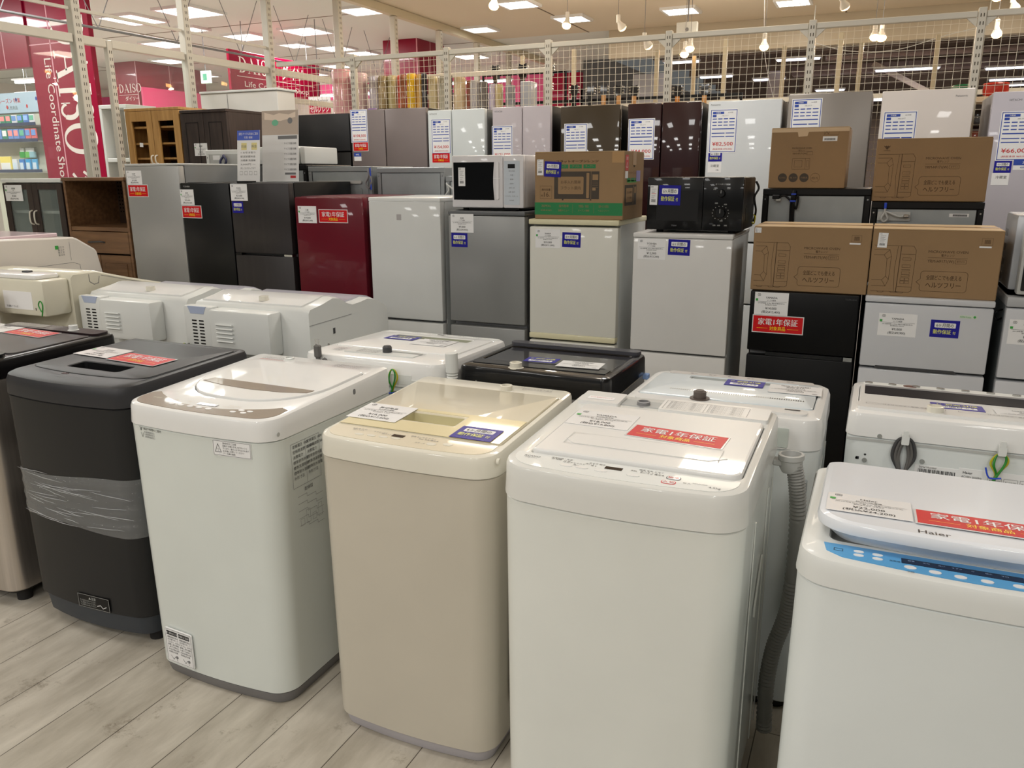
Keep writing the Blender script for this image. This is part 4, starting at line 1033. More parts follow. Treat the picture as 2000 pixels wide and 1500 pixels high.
mb = MB(); Q = Pl((-3.485, 0, 0), (0, 1, 0), (0, 0, 1)); Q.line(mb, [(2.76, 1.045), (2.762, 1.01), (2.785, .995), (2.81, 1.0), (2.818, 1.03)], .003, GREY, .0012); Q.line(mb, [(2.83, 1.035), (3.25, .925)], .002, GREY, .0012); obj('side_seam', mb.shift(*off), t)
mb = MB(); mb.box(-3.74, 2.60, 1.062, -3.70, 2.63, 1.07, DARKG, .002, 1); obj('clip', mb.shift(*off), t)
mb = MB(); mb.tube(smooth_path([(-3.50, 2.50, .90), (-3.515, 2.5, .93), (-3.50, 2.5, .95), (-3.487, 2.5, .93), (-3.50, 2.5, .88)], 5), .003, CABG, 6); obj('earth_wire', mb.shift(*off), t)
mb = MB(); mb.box(-4.06, 2.70, .0, -3.52, 3.24, .05, GREY, .01, 1); obj('base', mb.shift(*off), t)
# B0 pinkish white at the very left
t = thing('washing_machine', 'pinkish white machine with rounded top just entering at the left edge', 'washing machine', (-4.0, 2.3, 0)); off = (4.0, -2.3, 0)
PW = mat('pinkish_white', (222, 212, 206), .3, coat=.2)
mb = MB(); mb.loft([[(x, y, z) for x, y, _ in rr(-4.28, 2.24, -3.72, 2.49, .05, inset=i, z=0)] for z, i in ((0.02, .01), (.4, 0), (.97, .02), (.99, .028), (1.0, .05))], PW); obj('body', mb.shift(*off), t)
mb = MB(); mb.box(-4.20, 2.28, .985, -3.80, 2.44, 1.012, PW, .01, 2); obj('top_cover', mb.shift(*off), t)
mb = MB(); mb.box(-4.22, 2.30, 0, -3.78, 2.44, .022, GREY, .004, 1); obj('base', mb.shift(*off), t)
# drum machine behind
t = thing('drum_washing_machine', 'large white drum washing machine with a sloping corner, above the cream one', 'washing machine', (-4.45, 3.05, 0)); off = (4.45, -3.05, 0)
DW = mat('drum_white', (226, 220, 212), .3, coat=.3)
pr = [(2.70, .04), (2.70, 1.15), (2.72, 1.185), (2.78, 1.19), (3.225, 1.175), (3.25, 1.165), (3.355, 1.10), (3.368, 1.085), (3.39, .97), (3.40, .04)]
mb = MB(); mb.loft([[(x, y + (-i if y > 3 else i), z - (i if z > .5 else 0)) for y, z in pr] for x, i in ((-4.78, .008), (-4.77, 0), (-4.16, 0), (-4.15, .008))], DW); obj('body', mb.shift(*off), t, angle=40)
P = Pl((-4.15, 0, 0), (0, 1, 0), (0, 0, 1)); mb = MB(); P.line(mb, [(2.9, 1.03), (3.20, 1.035), (3.24, 1.02), (3.25, .9)], .002, GREY, .001); P.line(mb, [(3.19, 1.05), (3.19, 1.15)], .0015, GREY, .001); P.slab(mb, 3.10, 1.115, 3.12, 1.135, GRN, 0, .001)
for i in range(4): P.text(mb, '省エネ', 3.135, 1.125 - .014 * i, .01, INKG, .0012)
obj('side_seam', mb.shift(*off), t)
mb = MB(); mb.box(-4.72, 2.76, 1.178, -4.22, 3.18, 1.20, mat('pink_reflection_top', (224, 200, 206), .08, coat=.7), .004, 1); obj('top_cover', mb.shift(*off), t)  # pink reflection on the top put into its base colour
mb = MB(); mb.box(-4.74, 2.74, 0, -4.19, 3.36, .042, GREY, .006, 1); obj('base', mb.shift(*off), t)
# ---------------------------------------------------------------- fridges of the middle row (fronts at y = 3.7)
def to_local(x0, x1, y0, d): return (-(x0 + x1) / 2, -(y0 + d / 2), 0)
class Fridge:
    def __init__(s, label, x0, x1, y0, d, z1, group=None, name='refrigerator', z0=0):
        s.x0, s.x1, s.y0, s.d, s.z1 = x0, x1, y0, d, z1
        s.t = thing(name, label, 'fridge', ((x0 + x1) / 2, y0 + d / 2, z0), 0, group)
        s.off = (-(x0 + x1) / 2, -(y0 + d / 2), -z0)
        s.P = Pl((x0, y0, 0), (1, 0, 0), (0, 0, 1))
    def o(s, name, mb, label=None): return obj(name, mb.shift(*s.off), s.t, label=label)
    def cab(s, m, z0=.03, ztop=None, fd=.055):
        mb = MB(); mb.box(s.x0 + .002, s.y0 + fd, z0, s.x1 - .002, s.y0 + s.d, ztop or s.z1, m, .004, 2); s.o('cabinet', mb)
        mb = MB(); mb.box(s.x0 + .01, s.y0 + fd * .6, .0, s.x1 - .01, s.y0 + s.d - .02, z0 + .001, BLACK); s.o('base', mb)
    def door(s, z0, z1, m, r=.006, xa=None, xb=None, th=.05, name='door', label=None):
        mb = MB(); mb.box(s.x0 if xa is None else xa, s.y0, z0, s.x1 if xb is None else xb, s.y0 + th, z1, m, r, 2); return s.o(name, mb, label)
    def topcap(s, z0, z1, m, over=.0):
        mb = MB(); mb.box(s.x0 - over, s.y0 - over, z0, s.x1 + over, s.y0 + s.d, z1, m, .006, 2); s.o('top_panel', mb)
    def gasket(s, z0, z1):
        mb = MB(); mb.box(s.x0 + .008, s.y0 + .049, z0, s.x1 - .008, s.y0 + .0555, z1, GREY); s.o('gasket', mb)
    def feet(s):
        pass
Y = 3.7
BRSIL = mat('silver_steel_paint', (168, 168, 166), .36, metal=.35, vary=.04, vscale=3)
F_ = Fridge('tall silver grey refrigerator with a red sticker, beside the wooden pegboard cabinet', -4.235, -3.80, Y, .55, 1.575)
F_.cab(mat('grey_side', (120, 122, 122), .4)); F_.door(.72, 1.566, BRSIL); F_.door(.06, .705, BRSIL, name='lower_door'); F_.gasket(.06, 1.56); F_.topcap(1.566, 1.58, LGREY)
price_card(Pl((-4.222, Y, 1.457), (1, 0, 0), (0, 0, 1)), F_.t, F_.off, 'SHARP', '2ドア冷蔵庫', '¥19,000', '(税込¥20,900)', w=.125, h=.083, green=False)
red_card(Pl((-4.218, Y, 1.388), (1, 0, 0), (0, 0, 1)), F_.t, F_.off, .158, .066)
BLKS = mat('black_satin_door', (12, 12, 13), .35, spec=.35, vary=.1)
F_ = Fridge('black satin refrigerator between the silver grey one and the dark steel one', -3.795, -3.425, Y, .55, 1.47)
F_.cab(BLACK); F_.door(.62, 1.468, BLKS); F_.door(.06, .61, BLKS, name='lower_door'); F_.gasket(.06, 1.46)
mb = MB(); F_.P.text(mb, 'TOSHIBA', .05, 1.447, .009, LGREY, .0006); F_.o('lettering', mb)
price_card(Pl((-3.80, Y, 1.340), (1, 0, 0), (0, 0, 1)), F_.t, F_.off, '東芝', '2ドア冷蔵庫', '¥25,000', '(税込¥27,500)', w=.105, h=.09)
red_card(Pl((-3.795, Y, 1.268), (1, 0, 0), (0, 0, 1)), F_.t, F_.off, .145, .066)
DST = mat('dark_steel_door', (50, 46, 46), .36, metal=.3, vary=.12, vscale=2, aniso=(20, 20, .4))
F_ = Fridge('dark brushed steel two-door refrigerator with a small blue sticker, left of the dark red one', -3.418, -3.0, Y, .6, 1.47)
F_.cab(BLACK); F_.door(1.072, 1.468, DST); F_.door(.06, 1.06, DST, name='lower_door'); F_.gasket(.06, 1.46)
for q in ((-3.38, Y + .02, 1.468, -3.30, Y + .09, 1.478, BLACK), (-3.06, Y - .001, 1.0605, -3.005, Y + .03, 1.0715, METAL), (-3.415, Y - .001, 1.0605, -3.37, Y + .03, 1.0715, BLACK)):
    mb = MB(); mb.box(*q); F_.o('hinge', mb)
price_card(Pl((-3.413, Y, 1.368), (1, 0, 0), (0, 0, 1)), F_.t, F_.off, 'AQUA', '2ドア冷蔵庫', '¥27,000', '(税込¥29,700)', w=.122, h=.093, green=False)
blue_card(Pl((-3.408, Y, 1.300), (1, 0, 0), (0, 0, 1)), F_.t, F_.off, .078, .064)
REDM = mat('wine_red_door', (100, 8, 28), .28, coat=.3, vary=.08)
F_ = Fridge('dark wine red refrigerator with a white card and a red sticker', -2.964, -2.512, Y, .55, 1.395)
F_.cab(mat('wine_side', (92, 22, 38), .35)); F_.door(.60, 1.392, REDM, r=.008); F_.door(.06, .59, REDM, r=.008, name='lower_door'); F_.gasket(.06, 1.385)
price_card(Pl((-2.943, Y, 1.252), (1, 0, 0), (0, 0, 1)), F_.t, F_.off, '三菱', '1ドア冷蔵庫', '¥14,000', '(税込¥15,400)', w=.124, h=.092)
red_card(Pl((-2.80, Y, 1.26), (1, 0, 0), (0, 0, 1)), F_.t, F_.off, .183, .064)
PW2 = mat('pearl_white_door', (214, 216, 214), .26, coat=.3)
F_ = Fridge('plain white refrigerator without any price card, right of the dark red one', -2.478, -2.045, Y, .55, 1.392)
F_.cab(mat('white_side', (196, 199, 197), .35)); F_.door(.755, 1.375, PW2, r=.007); F_.door(.06, .742, PW2, name='lower_door'); F_.gasket(.06, 1.37)
F_.topcap(1.372, 1.394, mat('top_white', (226, 228, 226), .2, coat=.4), .001)
mb = MB(); F_.P.slab(mb, .172, 1.278, .20, 1.308, mat('square_badge', (176, 172, 172), .3), 0, .001); F_.o('badge', mb)
SIL = mat('mid_grey_door', (146, 147, 146), .34, metal=.3, vary=.03)
F_ = Fridge('mid grey refrigerator carrying the white microwave', -2.0, -1.575, Y, .52, 1.332)
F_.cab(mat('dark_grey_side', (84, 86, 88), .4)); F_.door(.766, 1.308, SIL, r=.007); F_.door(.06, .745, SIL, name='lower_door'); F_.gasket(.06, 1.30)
F_.topcap(1.31, 1.332, mat('slate_top', (98, 100, 102), .35), .001)
price_card(Pl((-1.985, Y, 1.223), (1, 0, 0), (0, 0, 1)), F_.t, F_.off, '吉井', '1ドア冷蔵庫', '¥9,000', '(税込¥9,900)', w=.13, h=.093, green=False)
blue_card(Pl((-1.983, Y, 1.150), (1, 0, 0), (0, 0, 1)), F_.t, F_.off, .092, .07)
IV = mat('ivory_door', (222, 221, 212), .3, coat=.25); IVE = mat('yellowed_ivory', (220, 214, 180), .35, coat=.2)
F_ = Fridge('ivory white refrigerator with a yellowed top edge, under the green-striped carton', -1.55, -1.10, Y, .50, 1.297)
F_.cab(mat('white_side_b', (206, 208, 206), .3)); F_.door(.735, 1.263, IV, r=.008); F_.door(.06, .70, IV, name='lower_door'); F_.gasket(.06, 1.26)
F_.topcap(1.272, 1.298, IVE, .004)
mb = MB(); mb.box(-1.55, Y - .004, .71, -1.10, Y + .045, .738, IVE, .006, 2); F_.o('door_trim', mb, 'yellowed trim under the door')
price_card(Pl((-1.518, Y, 1.160), (1, 0, 0), (0, 0, 1)), F_.t, F_.off, 'SHARP', '1ドア冷蔵庫', '¥10,000', '(税込¥11,000)', w=.13, h=.09)
blue_card(Pl((-1.379, Y, 1.168), (1, 0, 0), (0, 0, 1)).sub(0, 0, -1), F_.t, F_.off, .094, .07)
PWH = mat('pure_white_door', (220, 219, 216), .28, coat=.3)
F_ = Fridge('white refrigerator with a flat white top, under the black microwave', -1.026, -.575, Y, .50, 1.243)
F_.cab(mat('white_side_c', (204, 206, 204), .3)); F_.door(.692, 1.222, PWH, r=.006); F_.door(.06, .682, PWH, name='lower_door'); F_.gasket(.06, 1.22)
F_.topcap(1.223, 1.245, PWH, .002)
price_card(Pl((-1.004, Y, 1.123), (1, 0, 0), (0, 0, 1)), F_.t, F_.off, 'TOSHIBA', '1ドア冷蔵庫', '¥12,000', '(税込¥13,200)', w=.132, h=.095, green=False)
blue_card(Pl((-.862, Y, 1.148), (1, 0, 0), (0, 0, 1)).sub(0, 0, -1), F_.t, F_.off, .10, .071)
BD = mat('deep_black_door', (6, 6, 7), .4, spec=.25, vary=.1)
F_ = Fridge('black two-door refrigerator with a red warranty sticker, under the left microwave carton', -.482, -.035, Y, .52, 1.006)
F_.cab(BLACK); F_.door(.735, 1.004, BD); F_.door(.06, .715, BD, name='lower_door'); F_.gasket(.06, 1.0)
mb = MB(); mb.box(-.40, Y - .002, .716, -.08, Y + .03, .733, BLACKG); F_.o('grip', mb)
mb = MB(); mb.box(-.075, Y - .002, .716, -.04, Y + .03, .733, METAL); F_.o('hinge', mb)
mb = MB(); F_.P.text(mb, 'YAMADA', .415, .985, .008, DARKG, .0006); F_.o('lettering', mb)
price_card(Pl((-.462, Y, .897), (1, 0, 0), (0, 0, 1)), F_.t, F_.off, 'YAMADA', '2ドア冷蔵庫', '¥14,000', '(税込¥15,400)', w=.143, h=.102)
red_card(Pl((-.462, Y, .822), (1, 0, 0), (0, 0, 1)), F_.t, F_.off, .21, .072)
CW = mat('cool_white_door', (206, 208, 212), .28, coat=.3)
F_ = Fridge('white two-door refrigerator with a recessed grip line, under the carton at the right', -.010, .465, Y, .50, 1.008)
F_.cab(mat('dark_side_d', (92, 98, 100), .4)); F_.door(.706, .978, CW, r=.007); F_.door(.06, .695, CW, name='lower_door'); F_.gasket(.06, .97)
F_.topcap(.982, 1.008, CW, .002)
mb = MB(); F_.P.poly(mb, [(.06, .706), (.065, .712), (.36, .712), (.375, .700), (.06, .700)], DARKG, .001); F_.P.slab(mb, .355, .934, .42, .947, mat('green_badge_ground', (208, 218, 204), .3), 0, .001)
F_.P.text(mb, 'HERB Relax', .378, .940, .007, GRN, .0014, wd=.04); F_.P.disc(mb, .41, .941, .005, GRN, .0014, 8); F_.o('grip', mb, 'dark grip recess and small green badge')
price_card(Pl((.048, Y, .842), (1, 0, 0), (0, 0, 1)), F_.t, F_.off, 'YAMADA', '2ドア冷蔵庫', '¥9,000', '(税込¥9,900)', w=.146, h=.096)
blue_card(Pl((.245, Y, .850), (1, 0, 0), (0, 0, 1)), F_.t, F_.off, .106, .072)
F_ = Fridge('white refrigerator cut by the right edge, with a grey gap at its left', .505, .98, Y, .50, 1.03)
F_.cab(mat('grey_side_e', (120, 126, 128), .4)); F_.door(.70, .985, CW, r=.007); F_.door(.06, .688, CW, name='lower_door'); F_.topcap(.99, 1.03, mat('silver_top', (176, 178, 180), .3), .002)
price_card(Pl((.523, Y, .842), (1, 0, 0), (0, 0, 1)), F_.t, F_.off, 'YAMADA', '2ドア冷蔵庫', '¥9,000', '(税込¥9,900)', w=.146, h=.1)
mb = MB(); mb.tube(smooth_path([(.51, Y + .1, .965), (.485, Y + .08, .96), (.478, Y + .08, .94), (.49, Y + .08, .925), (.508, Y + .1, .93)], 6), .004, BLACK, 8); F_.o('power_cord', mb, 'black cord loop')

# ---------------------------------------------------------------- microwaves and cartons standing on them
def microwave(label, x0, x1, y0, d, z0, z1, case, face, xsplit, fr=.008):
    t = thing('microwave_oven', label, 'microwave', ((x0 + x1) / 2, y0 + d / 2, z0), 0)
    off = (-(x0 + x1) / 2, -(y0 + d / 2), -z0)
    def o(n, mb, l=None): return obj(n, mb.shift(*off), t, label=l)
    mb = MB(); mb.box(x0, y0 + .03, z0 + .014, x1, y0 + d, z1, case, .008, 2); o('case', mb)
    mb = MB(); mb.box(x0, y0, z0 + .014, xsplit - .001, y0 + .032, z1, face, fr, 2); o('door', mb)
    mb = MB(); mb.box(xsplit, y0, z0 + .014, x1, y0 + .032, z1, face, fr, 2); o('control_panel', mb)
    for x in (x0 + .05, x1 - .05):
        for y in (y0 + .06, y0 + d - .05):
            mb = MB(); mb.cyl((x, y, z0), (0, 0, 1), .016, .016, RUBBER, 12); o('foot', mb)
    return t, off, o, Pl((x0, y0, z0), (1, 0, 0), (0, 0, 1))
t, off, o, P = microwave('white microwave oven with a dark door window, on the mid grey refrigerator', -1.985, -1.59, 3.72, .37, 1.332, 1.60, mat('microwave_white', (214, 212, 214), .35, coat=.2), mat('microwave_white_face', (220, 218, 220), .3, coat=.3), -1.70)
mb = MB(); P.prism(mb, [(.012, .053)] + [(.238 - .006 * math.sin(PI * i / 20), .053 + .182 * i / 20) for i in range(21)] + [(.012, .235)], mat('oven_glass', (8, 8, 9), .12, spec=.4, vary=0), 0, .0012); o('door_window', mb, 'black curved door window')
mb = MB(); P.slab(mb, .252, .055, .264, .235, mat('grip_white', (232, 230, 232), .25), 0, .006, r=.005); P.rect(mb, .235, .155, .27, .158, PAPER, .0066); o('handle', mb)
mb = MB(); P.slab(mb, .292, .03, .375, .24, mat('panel_pale_blue', (196, 204, 212), .3), 0, .001, r=.004); P.rect(mb, .312, .205, .35, .225, BLACK, .0016)
for i in range(8): P.text(mb, ['あたため', '牛乳', '解凍', '600W', '10分 1分', '10秒 出力', 'とりけし スタート', 'SHARP'][i], .333, .192 - .02 * i, .006, GREY, .0016)
o('button_print', mb)
slip(P.sub(.04, .12, 0, .0016), t, off, .038, .09)
mb = MB(); mb.box(-1.90, 3.74, 1.334, -1.62, 4.05, 1.346, BLACK, .003, 1); o('base_plate', mb)
t, off, o, P = microwave('black microwave oven with two round dials, on the white refrigerator', -.975, -.545, 3.73, .36, 1.245, 1.492, mat('microwave_black', (12, 11, 11), .4, vary=.1), mat('microwave_black_face', (6, 6, 7), .22, coat=.2, vary=0), -.72, .0025)
mb = MB(); P.slab(mb, .045, .055, .235, .19, mat('black_glass_window', (34, 33, 33), .12, coat=.5), 0, .0012, r=.004); o('door_window', mb)
mb = MB(); P.text(mb, 'Haier', .13, .035, .008, GREY, .0014); P.text(mb, 'オートあたため', .335, .217, .006, LGREY, .0014)
for a, b in ((.305, .195), (.365, .198), (.315, .135), (.355, .13), (.34, .058), (.31, .038), (.33, .038), (.36, .038)): P.text(mb, '自動', a, b, .005, LGREY, .0014)
for i in range(14):
    an = 2 * PI * i / 14; P.disc(mb, .335 + .036 * math.cos(an), .092 + .03 * math.sin(an), .0018, LGREY, .0014, 8)
o('panel_print', mb)
for b, r_ in ((.178, .017), (.092, .022)):
    mb = MB(); mb.lathe(P.pt(.335, b, 0), P.n, [(r_, 0), (r_, .014), (r_ * .9, .018), (.001, .018)], BLACK, 24); P.rect(mb, .334, b, .336, b + r_ * .8, LGREY, .0186); o('dial', mb)
mb = MB(); Q = Pl((-.545, 3.76, 1.25), (0, 1, 0), (0, 0, 1)); Q.slab(mb, .06, .05, .28, .12, BLACK, 0, .002, r=.004); o('side_panel', mb)
mb = MB(); mb.tube(smooth_path([(-.53, 4.0, 1.47), (-.515, 3.98, 1.44), (-.53, 3.97, 1.40), (-.52, 3.97, 1.34), (-.53, 4.0, 1.29)], 6), .005, BLACK, 8); mb.tube(smooth_path([(-.53, 3.98, 1.32), (-.52, 3.97, 1.31), (-.525, 3.97, 1.28), (-.535, 3.98, 1.285)], 5), .003, CABY, 6); o('power_cord', mb)
slip(P.sub(.012, .125, -1, .0018), t, off, .035, .087, True)
blue_card(P.sub(.053, .125, -1, .0018), t, off, .10, .088)
t = thing('microwave_oven', 'silver edged microwave oven with a black door, at the right edge', 'microwave', (.76, 3.88, 1.03)); off = (-.76, -3.88, -1.03)
mb = MB(); mb.box(.505, 3.76, 1.05, 1.0, 4.06, 1.345, mat('case_silver', (176, 178, 182), .3, metal=.4), .01, 2); obj('case', mb.shift(*off), t)
mb = MB(); mb.box(.53, 3.70, 1.04, 1.0, 3.758, 1.335, LGREY, .008, 2); obj('door', mb.shift(*off), t)
mb = MB(); P = Pl((.53, 3.70, 1.04), (1, 0, 0), (0, 0, 1)); P.slab(mb, .012, .015, .40, .275, GLASSD, 0, .0015, r=.006); P.line(mb, [(.02, .16), (.05, .155), (.07, .16)], .0015, PAPER, .002); obj('door_window', mb.shift(*off), t)
mb = MB(); Q = Pl((.505, 4.06, 1.05), (0, -1, 0), (0, 0, 1))
for i in range(4): Q.slab(mb, .05, .02 + .06 * i, .10, .05 + .06 * i, GREY, 0, .002)
obj('side_vent', mb.shift(*off), t)
for x in (.56, .95):
    for y in (3.8, 4.02):
        mb = MB(); mb.cyl((x, y, 1.03), (0, 0, 1), .015, .022, RUBBER, 12); obj('foot', mb.shift(*off), t)

CARD = mat('cardboard', (150, 121, 86), .75, bump=.1, bscale=60, vary=.05, vscale=4); CARDT = mat('cardboard_top', (190, 162, 124), .7, vary=.05)
BRINK = mat('brown_print', (86, 62, 38), .7, vary=0); TAPE = mat('packing_tape', (178, 142, 98), .18, coat=.5)
TAPEC = mat('clear_tape', (214, 188, 154), .12, coat=.5)
def carton(label, x0, x1, y0, y1, z0, z1, group=None):
    t = thing('cardboard_box', label, 'cardboard box', ((x0 + x1) / 2, (y0 + y1) / 2, z0), 0, group)
    off = (-(x0 + x1) / 2, -(y0 + y1) / 2, -z0)
    mb = MB(); mb.box(x0, y0, z0, x1, y1, z1, CARD, .003, 1); obj('carton', mb.shift(*off), t)
    mb = MB(); ym = (y0 + y1) / 2
    mb.box(x0 + .001, y0 + .001, z1, x1 - .001, ym - .001, z1 + .003, CARDT); mb.box(x0 + .001, ym + .001, z1, x1 - .001, y1 - .001, z1 + .003, CARDT); obj('top_flap', mb.shift(*off), t)
    mb = MB(); mb.box(x0 - .001, ym - .03, z1 - .06, x0 - .0001, ym + .03, z1 + .004, TAPE); mb.box(x1 + .0001, ym - .03, z1 - .06, x1 + .001, ym + .03, z1 + .004, TAPE); mb.box(x0, ym - .03, z1 + .003, x1, ym + .03, z1 + .0042, TAPE); obj('tape', mb.shift(*off), t)
    return t, off, Pl((x0, y0, z0), (1, 0, 0), (0, 0, 1))
def yrm_print(P, t, off, w, h, ofs=0, logo=False):
    mb = MB(); LW = .0014
    # line drawing of the oven, entering from the left
    P.line(mb, [(.012, h * .07), (.155 + ofs, h * .07), (.165 + ofs, h * .09), (.168 + ofs, h * .70), (.158 + ofs, h * .76), (.012, h * .76)], LW, BRINK)
    P.line(mb, [(.108 + ofs, h * .07), (.112 + ofs, h * .76)], .0028, BRINK)
    P.line(mb, [(.10 + ofs, h * .08), (.094 + ofs, h * .4), (.10 + ofs, h * .75)], LW, BRINK)
    P.line(mb, [(.012, h * .62), (.05 + ofs, h * .62), (.062 + ofs, h * .56), (.064 + ofs, h * .3), (.05 + ofs, h * .24), (.012, h * .24)], LW, BRINK)
    P.line(mb, [(.012, h * .70), (.07 + ofs, h * .70), (.078 + ofs, h * .6), (.076 + ofs, h * .25), (.066 + ofs, h * .15), (.012, h * .15)], LW, BRINK)
    for a, b, c, d in ((.05, .24, .066, .15), (.062, .56, .078, .6), (.05, .62, .07, .70), (.064, .3, .076, .25)): P.line(mb, [(a + ofs, h * b), (c + ofs, h * d)], LW, BRINK)
    P.line(mb, [(.115 + ofs, h * .64), (.166 + ofs, h * .64)], LW, BRINK); P.line(mb, [(.112 + ofs, h * .15), (.165 + ofs, h * .15)], LW, BRINK)
    for b, hh in ((.55, .035), (.44, .04), (.40, .01), (.34, .035), (.30, .03)): P.frame(mb, .122 + ofs, h * b, .152 + ofs, h * (b + hh), .001, BRINK)
    for i in range(2):
        for j in range(2): P.frame(mb, .120 + .017 * i + ofs, h * (.20 + .045 * j), .135 + .017 * i + ofs, h * (.238 + .045 * j), .001, BRINK)
    for a in (.035, .085, .11): P.line(mb, [(a + ofs, h * .07), (a + .006 + ofs, h * .055), (a + .022 + ofs, h * .055), (a + .028 + ofs, h * .07)], LW, BRINK)
    P.text(mb, 'MICROWAVE OVEN', w * .60, h * .69, h * .038, BRINK, wd=w * .30); P.text(mb, '電子レンジ', w * .60, h * .637, h * .03, BRINK, wd=w * .1)
    P.line(mb, [(w * .45, h * .60), (w * .75, h * .60)], .001, BRINK)
    P.text(mb, 'YRM-HF171(W)', w * .55, h * .55, h * .045, BRINK, wd=w * .2); P.frame(mb, w * .66, h * .52, w * .745, h * .58, .001, BRINK, r=.004); P.text(mb, 'ホワイト', w * .703, h * .55, h * .028, BRINK, wd=w * .06)
    bx0, bx1, by0, by1 = w * .41, w * .77, h * .10, h * .40
    P.frame(mb, bx0, by0, bx1, by1, LW, BRINK, r=.012)
    P.rect(mb, bx0 - .002, h * .19, bx0 + .002, h * .28, CARD, .0008); P.line(mb, [(bx0, h * .28), (bx0 - .014, h * .235), (bx0, h * .19)], LW, BRINK, .001)
    P.text(mb, '全国どこでも使える', (bx0 + bx1) / 2, h * .305, h * .055, BRINK, wd=w * .27, bold=.01); P.text(mb, 'ヘルツフリー', (bx0 + bx1) / 2, h * .195, h * .07, BRINK, wd=w * .27, bold=.02)
    if logo:
        P.prism(mb, [(.03, h * .9), (.036, h * .87), (.045, h * .865), (.055, h * .87), (.06, h * .9), (.052, h * .885), (.049, h * .9), (.045, h * .885), (.041, h * .9), (.038, h * .885)], BRINK, 0, .0006)
        P.prism(mb, [(.037, h * .865), (.053, h * .865), (.045, h * .835)], BRINK, 0, .0006); P.text(mb, 'YAMADA', .045, h * .82, h * .018, BRINK)
    else:
        P.frame(mb, w * .84, h * .80, w * .92, h * .90, .0008, BRINK)
        for i in range(9): P.rect(mb, w * (.86 + .005 * i), h * .82, w * (.8625 + .005 * i), h * .88, BRINK)
        P.slab(mb, w * .825, h * .762, w * .915, h * .785, PAPER, .0004, .001)
    obj('print', mb.shift(*off), t)
t, off, P = carton('brown microwave carton with a small white slip, on the right white refrigerator', -.008, .466, 3.715, 4.08, 1.008, 1.282); yrm_print(P, t, off, .474, .274)
slip(P.sub(.02, .20, -2, .0008), t, off, .036, .06)
t, off, P = carton('brown microwave carton with a tiny square tag at its upper left, on the black refrigerator', -.487, -.012, 3.715, 4.08, 1.006, 1.282); yrm_print(P, t, off, .475, .276, ofs=-.012)
mb = MB(); P.slab(mb, .004, .25, .03, .272, PAPER, 0, .0008)
for i in range(3): P.text(mb, '電子レンジ', .017, .266 - .006 * i, .004, INK, .0012, wd=.02)
mb.shift(*off); obj('tag', mb, t)
t, off, P = carton('green-striped flat oven carton on the ivory refrigerator', -1.528, -1.085, 3.715, 4.06, 1.298, 1.608)
mb = MB(); w_, h_ = .443, .31
P.rect(mb, .0, .02, w_ - .002, .078, mat('green_stripe', (22, 122, 66), .5), .0004)
Q = Pl((-1.085, 3.715, 1.298), (0, 1, 0), (0, 0, 1))
for a, st in ((.06, 'ZEPEAL'), (.15, '操作簡単'), (.25, '付属品・角皿'), (.35, '電源ヘルツの切替え')): P.text(mb, st, a, .062, .010, CARD, .0008, wd=.05); 
for a, st in ((.06, 'DOR-K16F1'), (.15, '自動メニュー'), (.25, 'オーブン 焼網'), (.35, 'ヘルツフリー')): P.text(mb, st, a, .042, .008, CARD, .0008, wd=.055)
for a in (.195, .3): P.line(mb, [(a, .03), (a, .07)], .0008, CARD, .0008)
P.text(mb, 'フラットオープンレンジ', .215, .268, .009, BRINK, wd=.21)
for i, st in enumerate(('レンジ', 'グリル', 'オーブン')): P.rect(mb, .11 + .068 * i, .236, .17 + .068 * i, .254, mat('green_stripe', (22, 122, 66), .5)); P.text(mb, st, .14 + .068 * i, .245, .009, CARD, .001, wd=.04)
DB = mat('dark_brown_print', (64, 54, 42), .6, vary=0)
P.rect(mb, .10, .095, .325, .222, DB, .0005); P.slab(mb, .12, .118, .248, .198, CARD, .0005, .0009, r=.005); P.slab(mb, .262, .10, .276, .215, CARD, .0005, .0009, r=.003); P.line(mb, [(.285, .095), (.285, .222)], .0015, CARD, .0009)
P.text(mb, 'お手入れ簡単', .184, .173, .012, BRINK, .0012, wd=.10); P.text(mb, 'フラット庫内', .184, .146, .013, BRINK, .0012, wd=.10)
P.rect(mb, .292, .182, .32, .208, CARD, .0009); P.rect(mb, .292, .135, .308, .147, CARD, .0009)
for i in range(4): P.line(mb, [(.292, .173 - .008 * i), (.32, .173 - .008 * i)], .001, CARD, .0009)
for a in (.14, .28): P.rect(mb, a, .089, a + .008, .095, DB)
P.frame(mb, .028, .095, .088, .155, .0008, BRINK); P.text(mb, '庫内容量', .058, .138, .008, BRINK, wd=.045); P.text(mb, '16', .060, .116, .022, BRINK); P.text(mb, '約', .038, .11, .007, BRINK); P.text(mb, 'L', .078, .108, .006, BRINK)
P.text(mb, 'フラットオープンレンジ', .215, .268, .009, BRINK, wd=.21)
Q.rect(mb, .06, .17, .22, .18, GRN, .0006); 
for i in range(3): Q.rect(mb, .05 + .07 * i, .175, .11 + .07 * i, .192, mat('green_stripe', (22, 122, 66), .5), .0006)
Q.text(mb, 'フラットオープンレンジ', .14, .215, .010, BRINK, wd=.2); Q.rect(mb, .02, .065, .22, .16, DB, .0006); Q.slab(mb, .04, .08, .15, .145, CARD, .0006, .001, r=.004); Q.rect(mb, .16, .07, .167, .155, CARD, .001); Q.rect(mb, .18, .12, .21, .15, CARD, .001)
Q.text(mb, 'お手入れ簡単', .095, .125, .009, BRINK, .0014, wd=.08); Q.text(mb, 'フラット庫内', .095, .10, .009, BRINK, .0014, wd=.08)
Q.disc(mb, .17, .26, .02, mat('hand_hole', (60, 42, 28), .8, vary=0), .0006, 16); Q.disc(mb, .17, .272, .02, TAPE, .0012, 16)
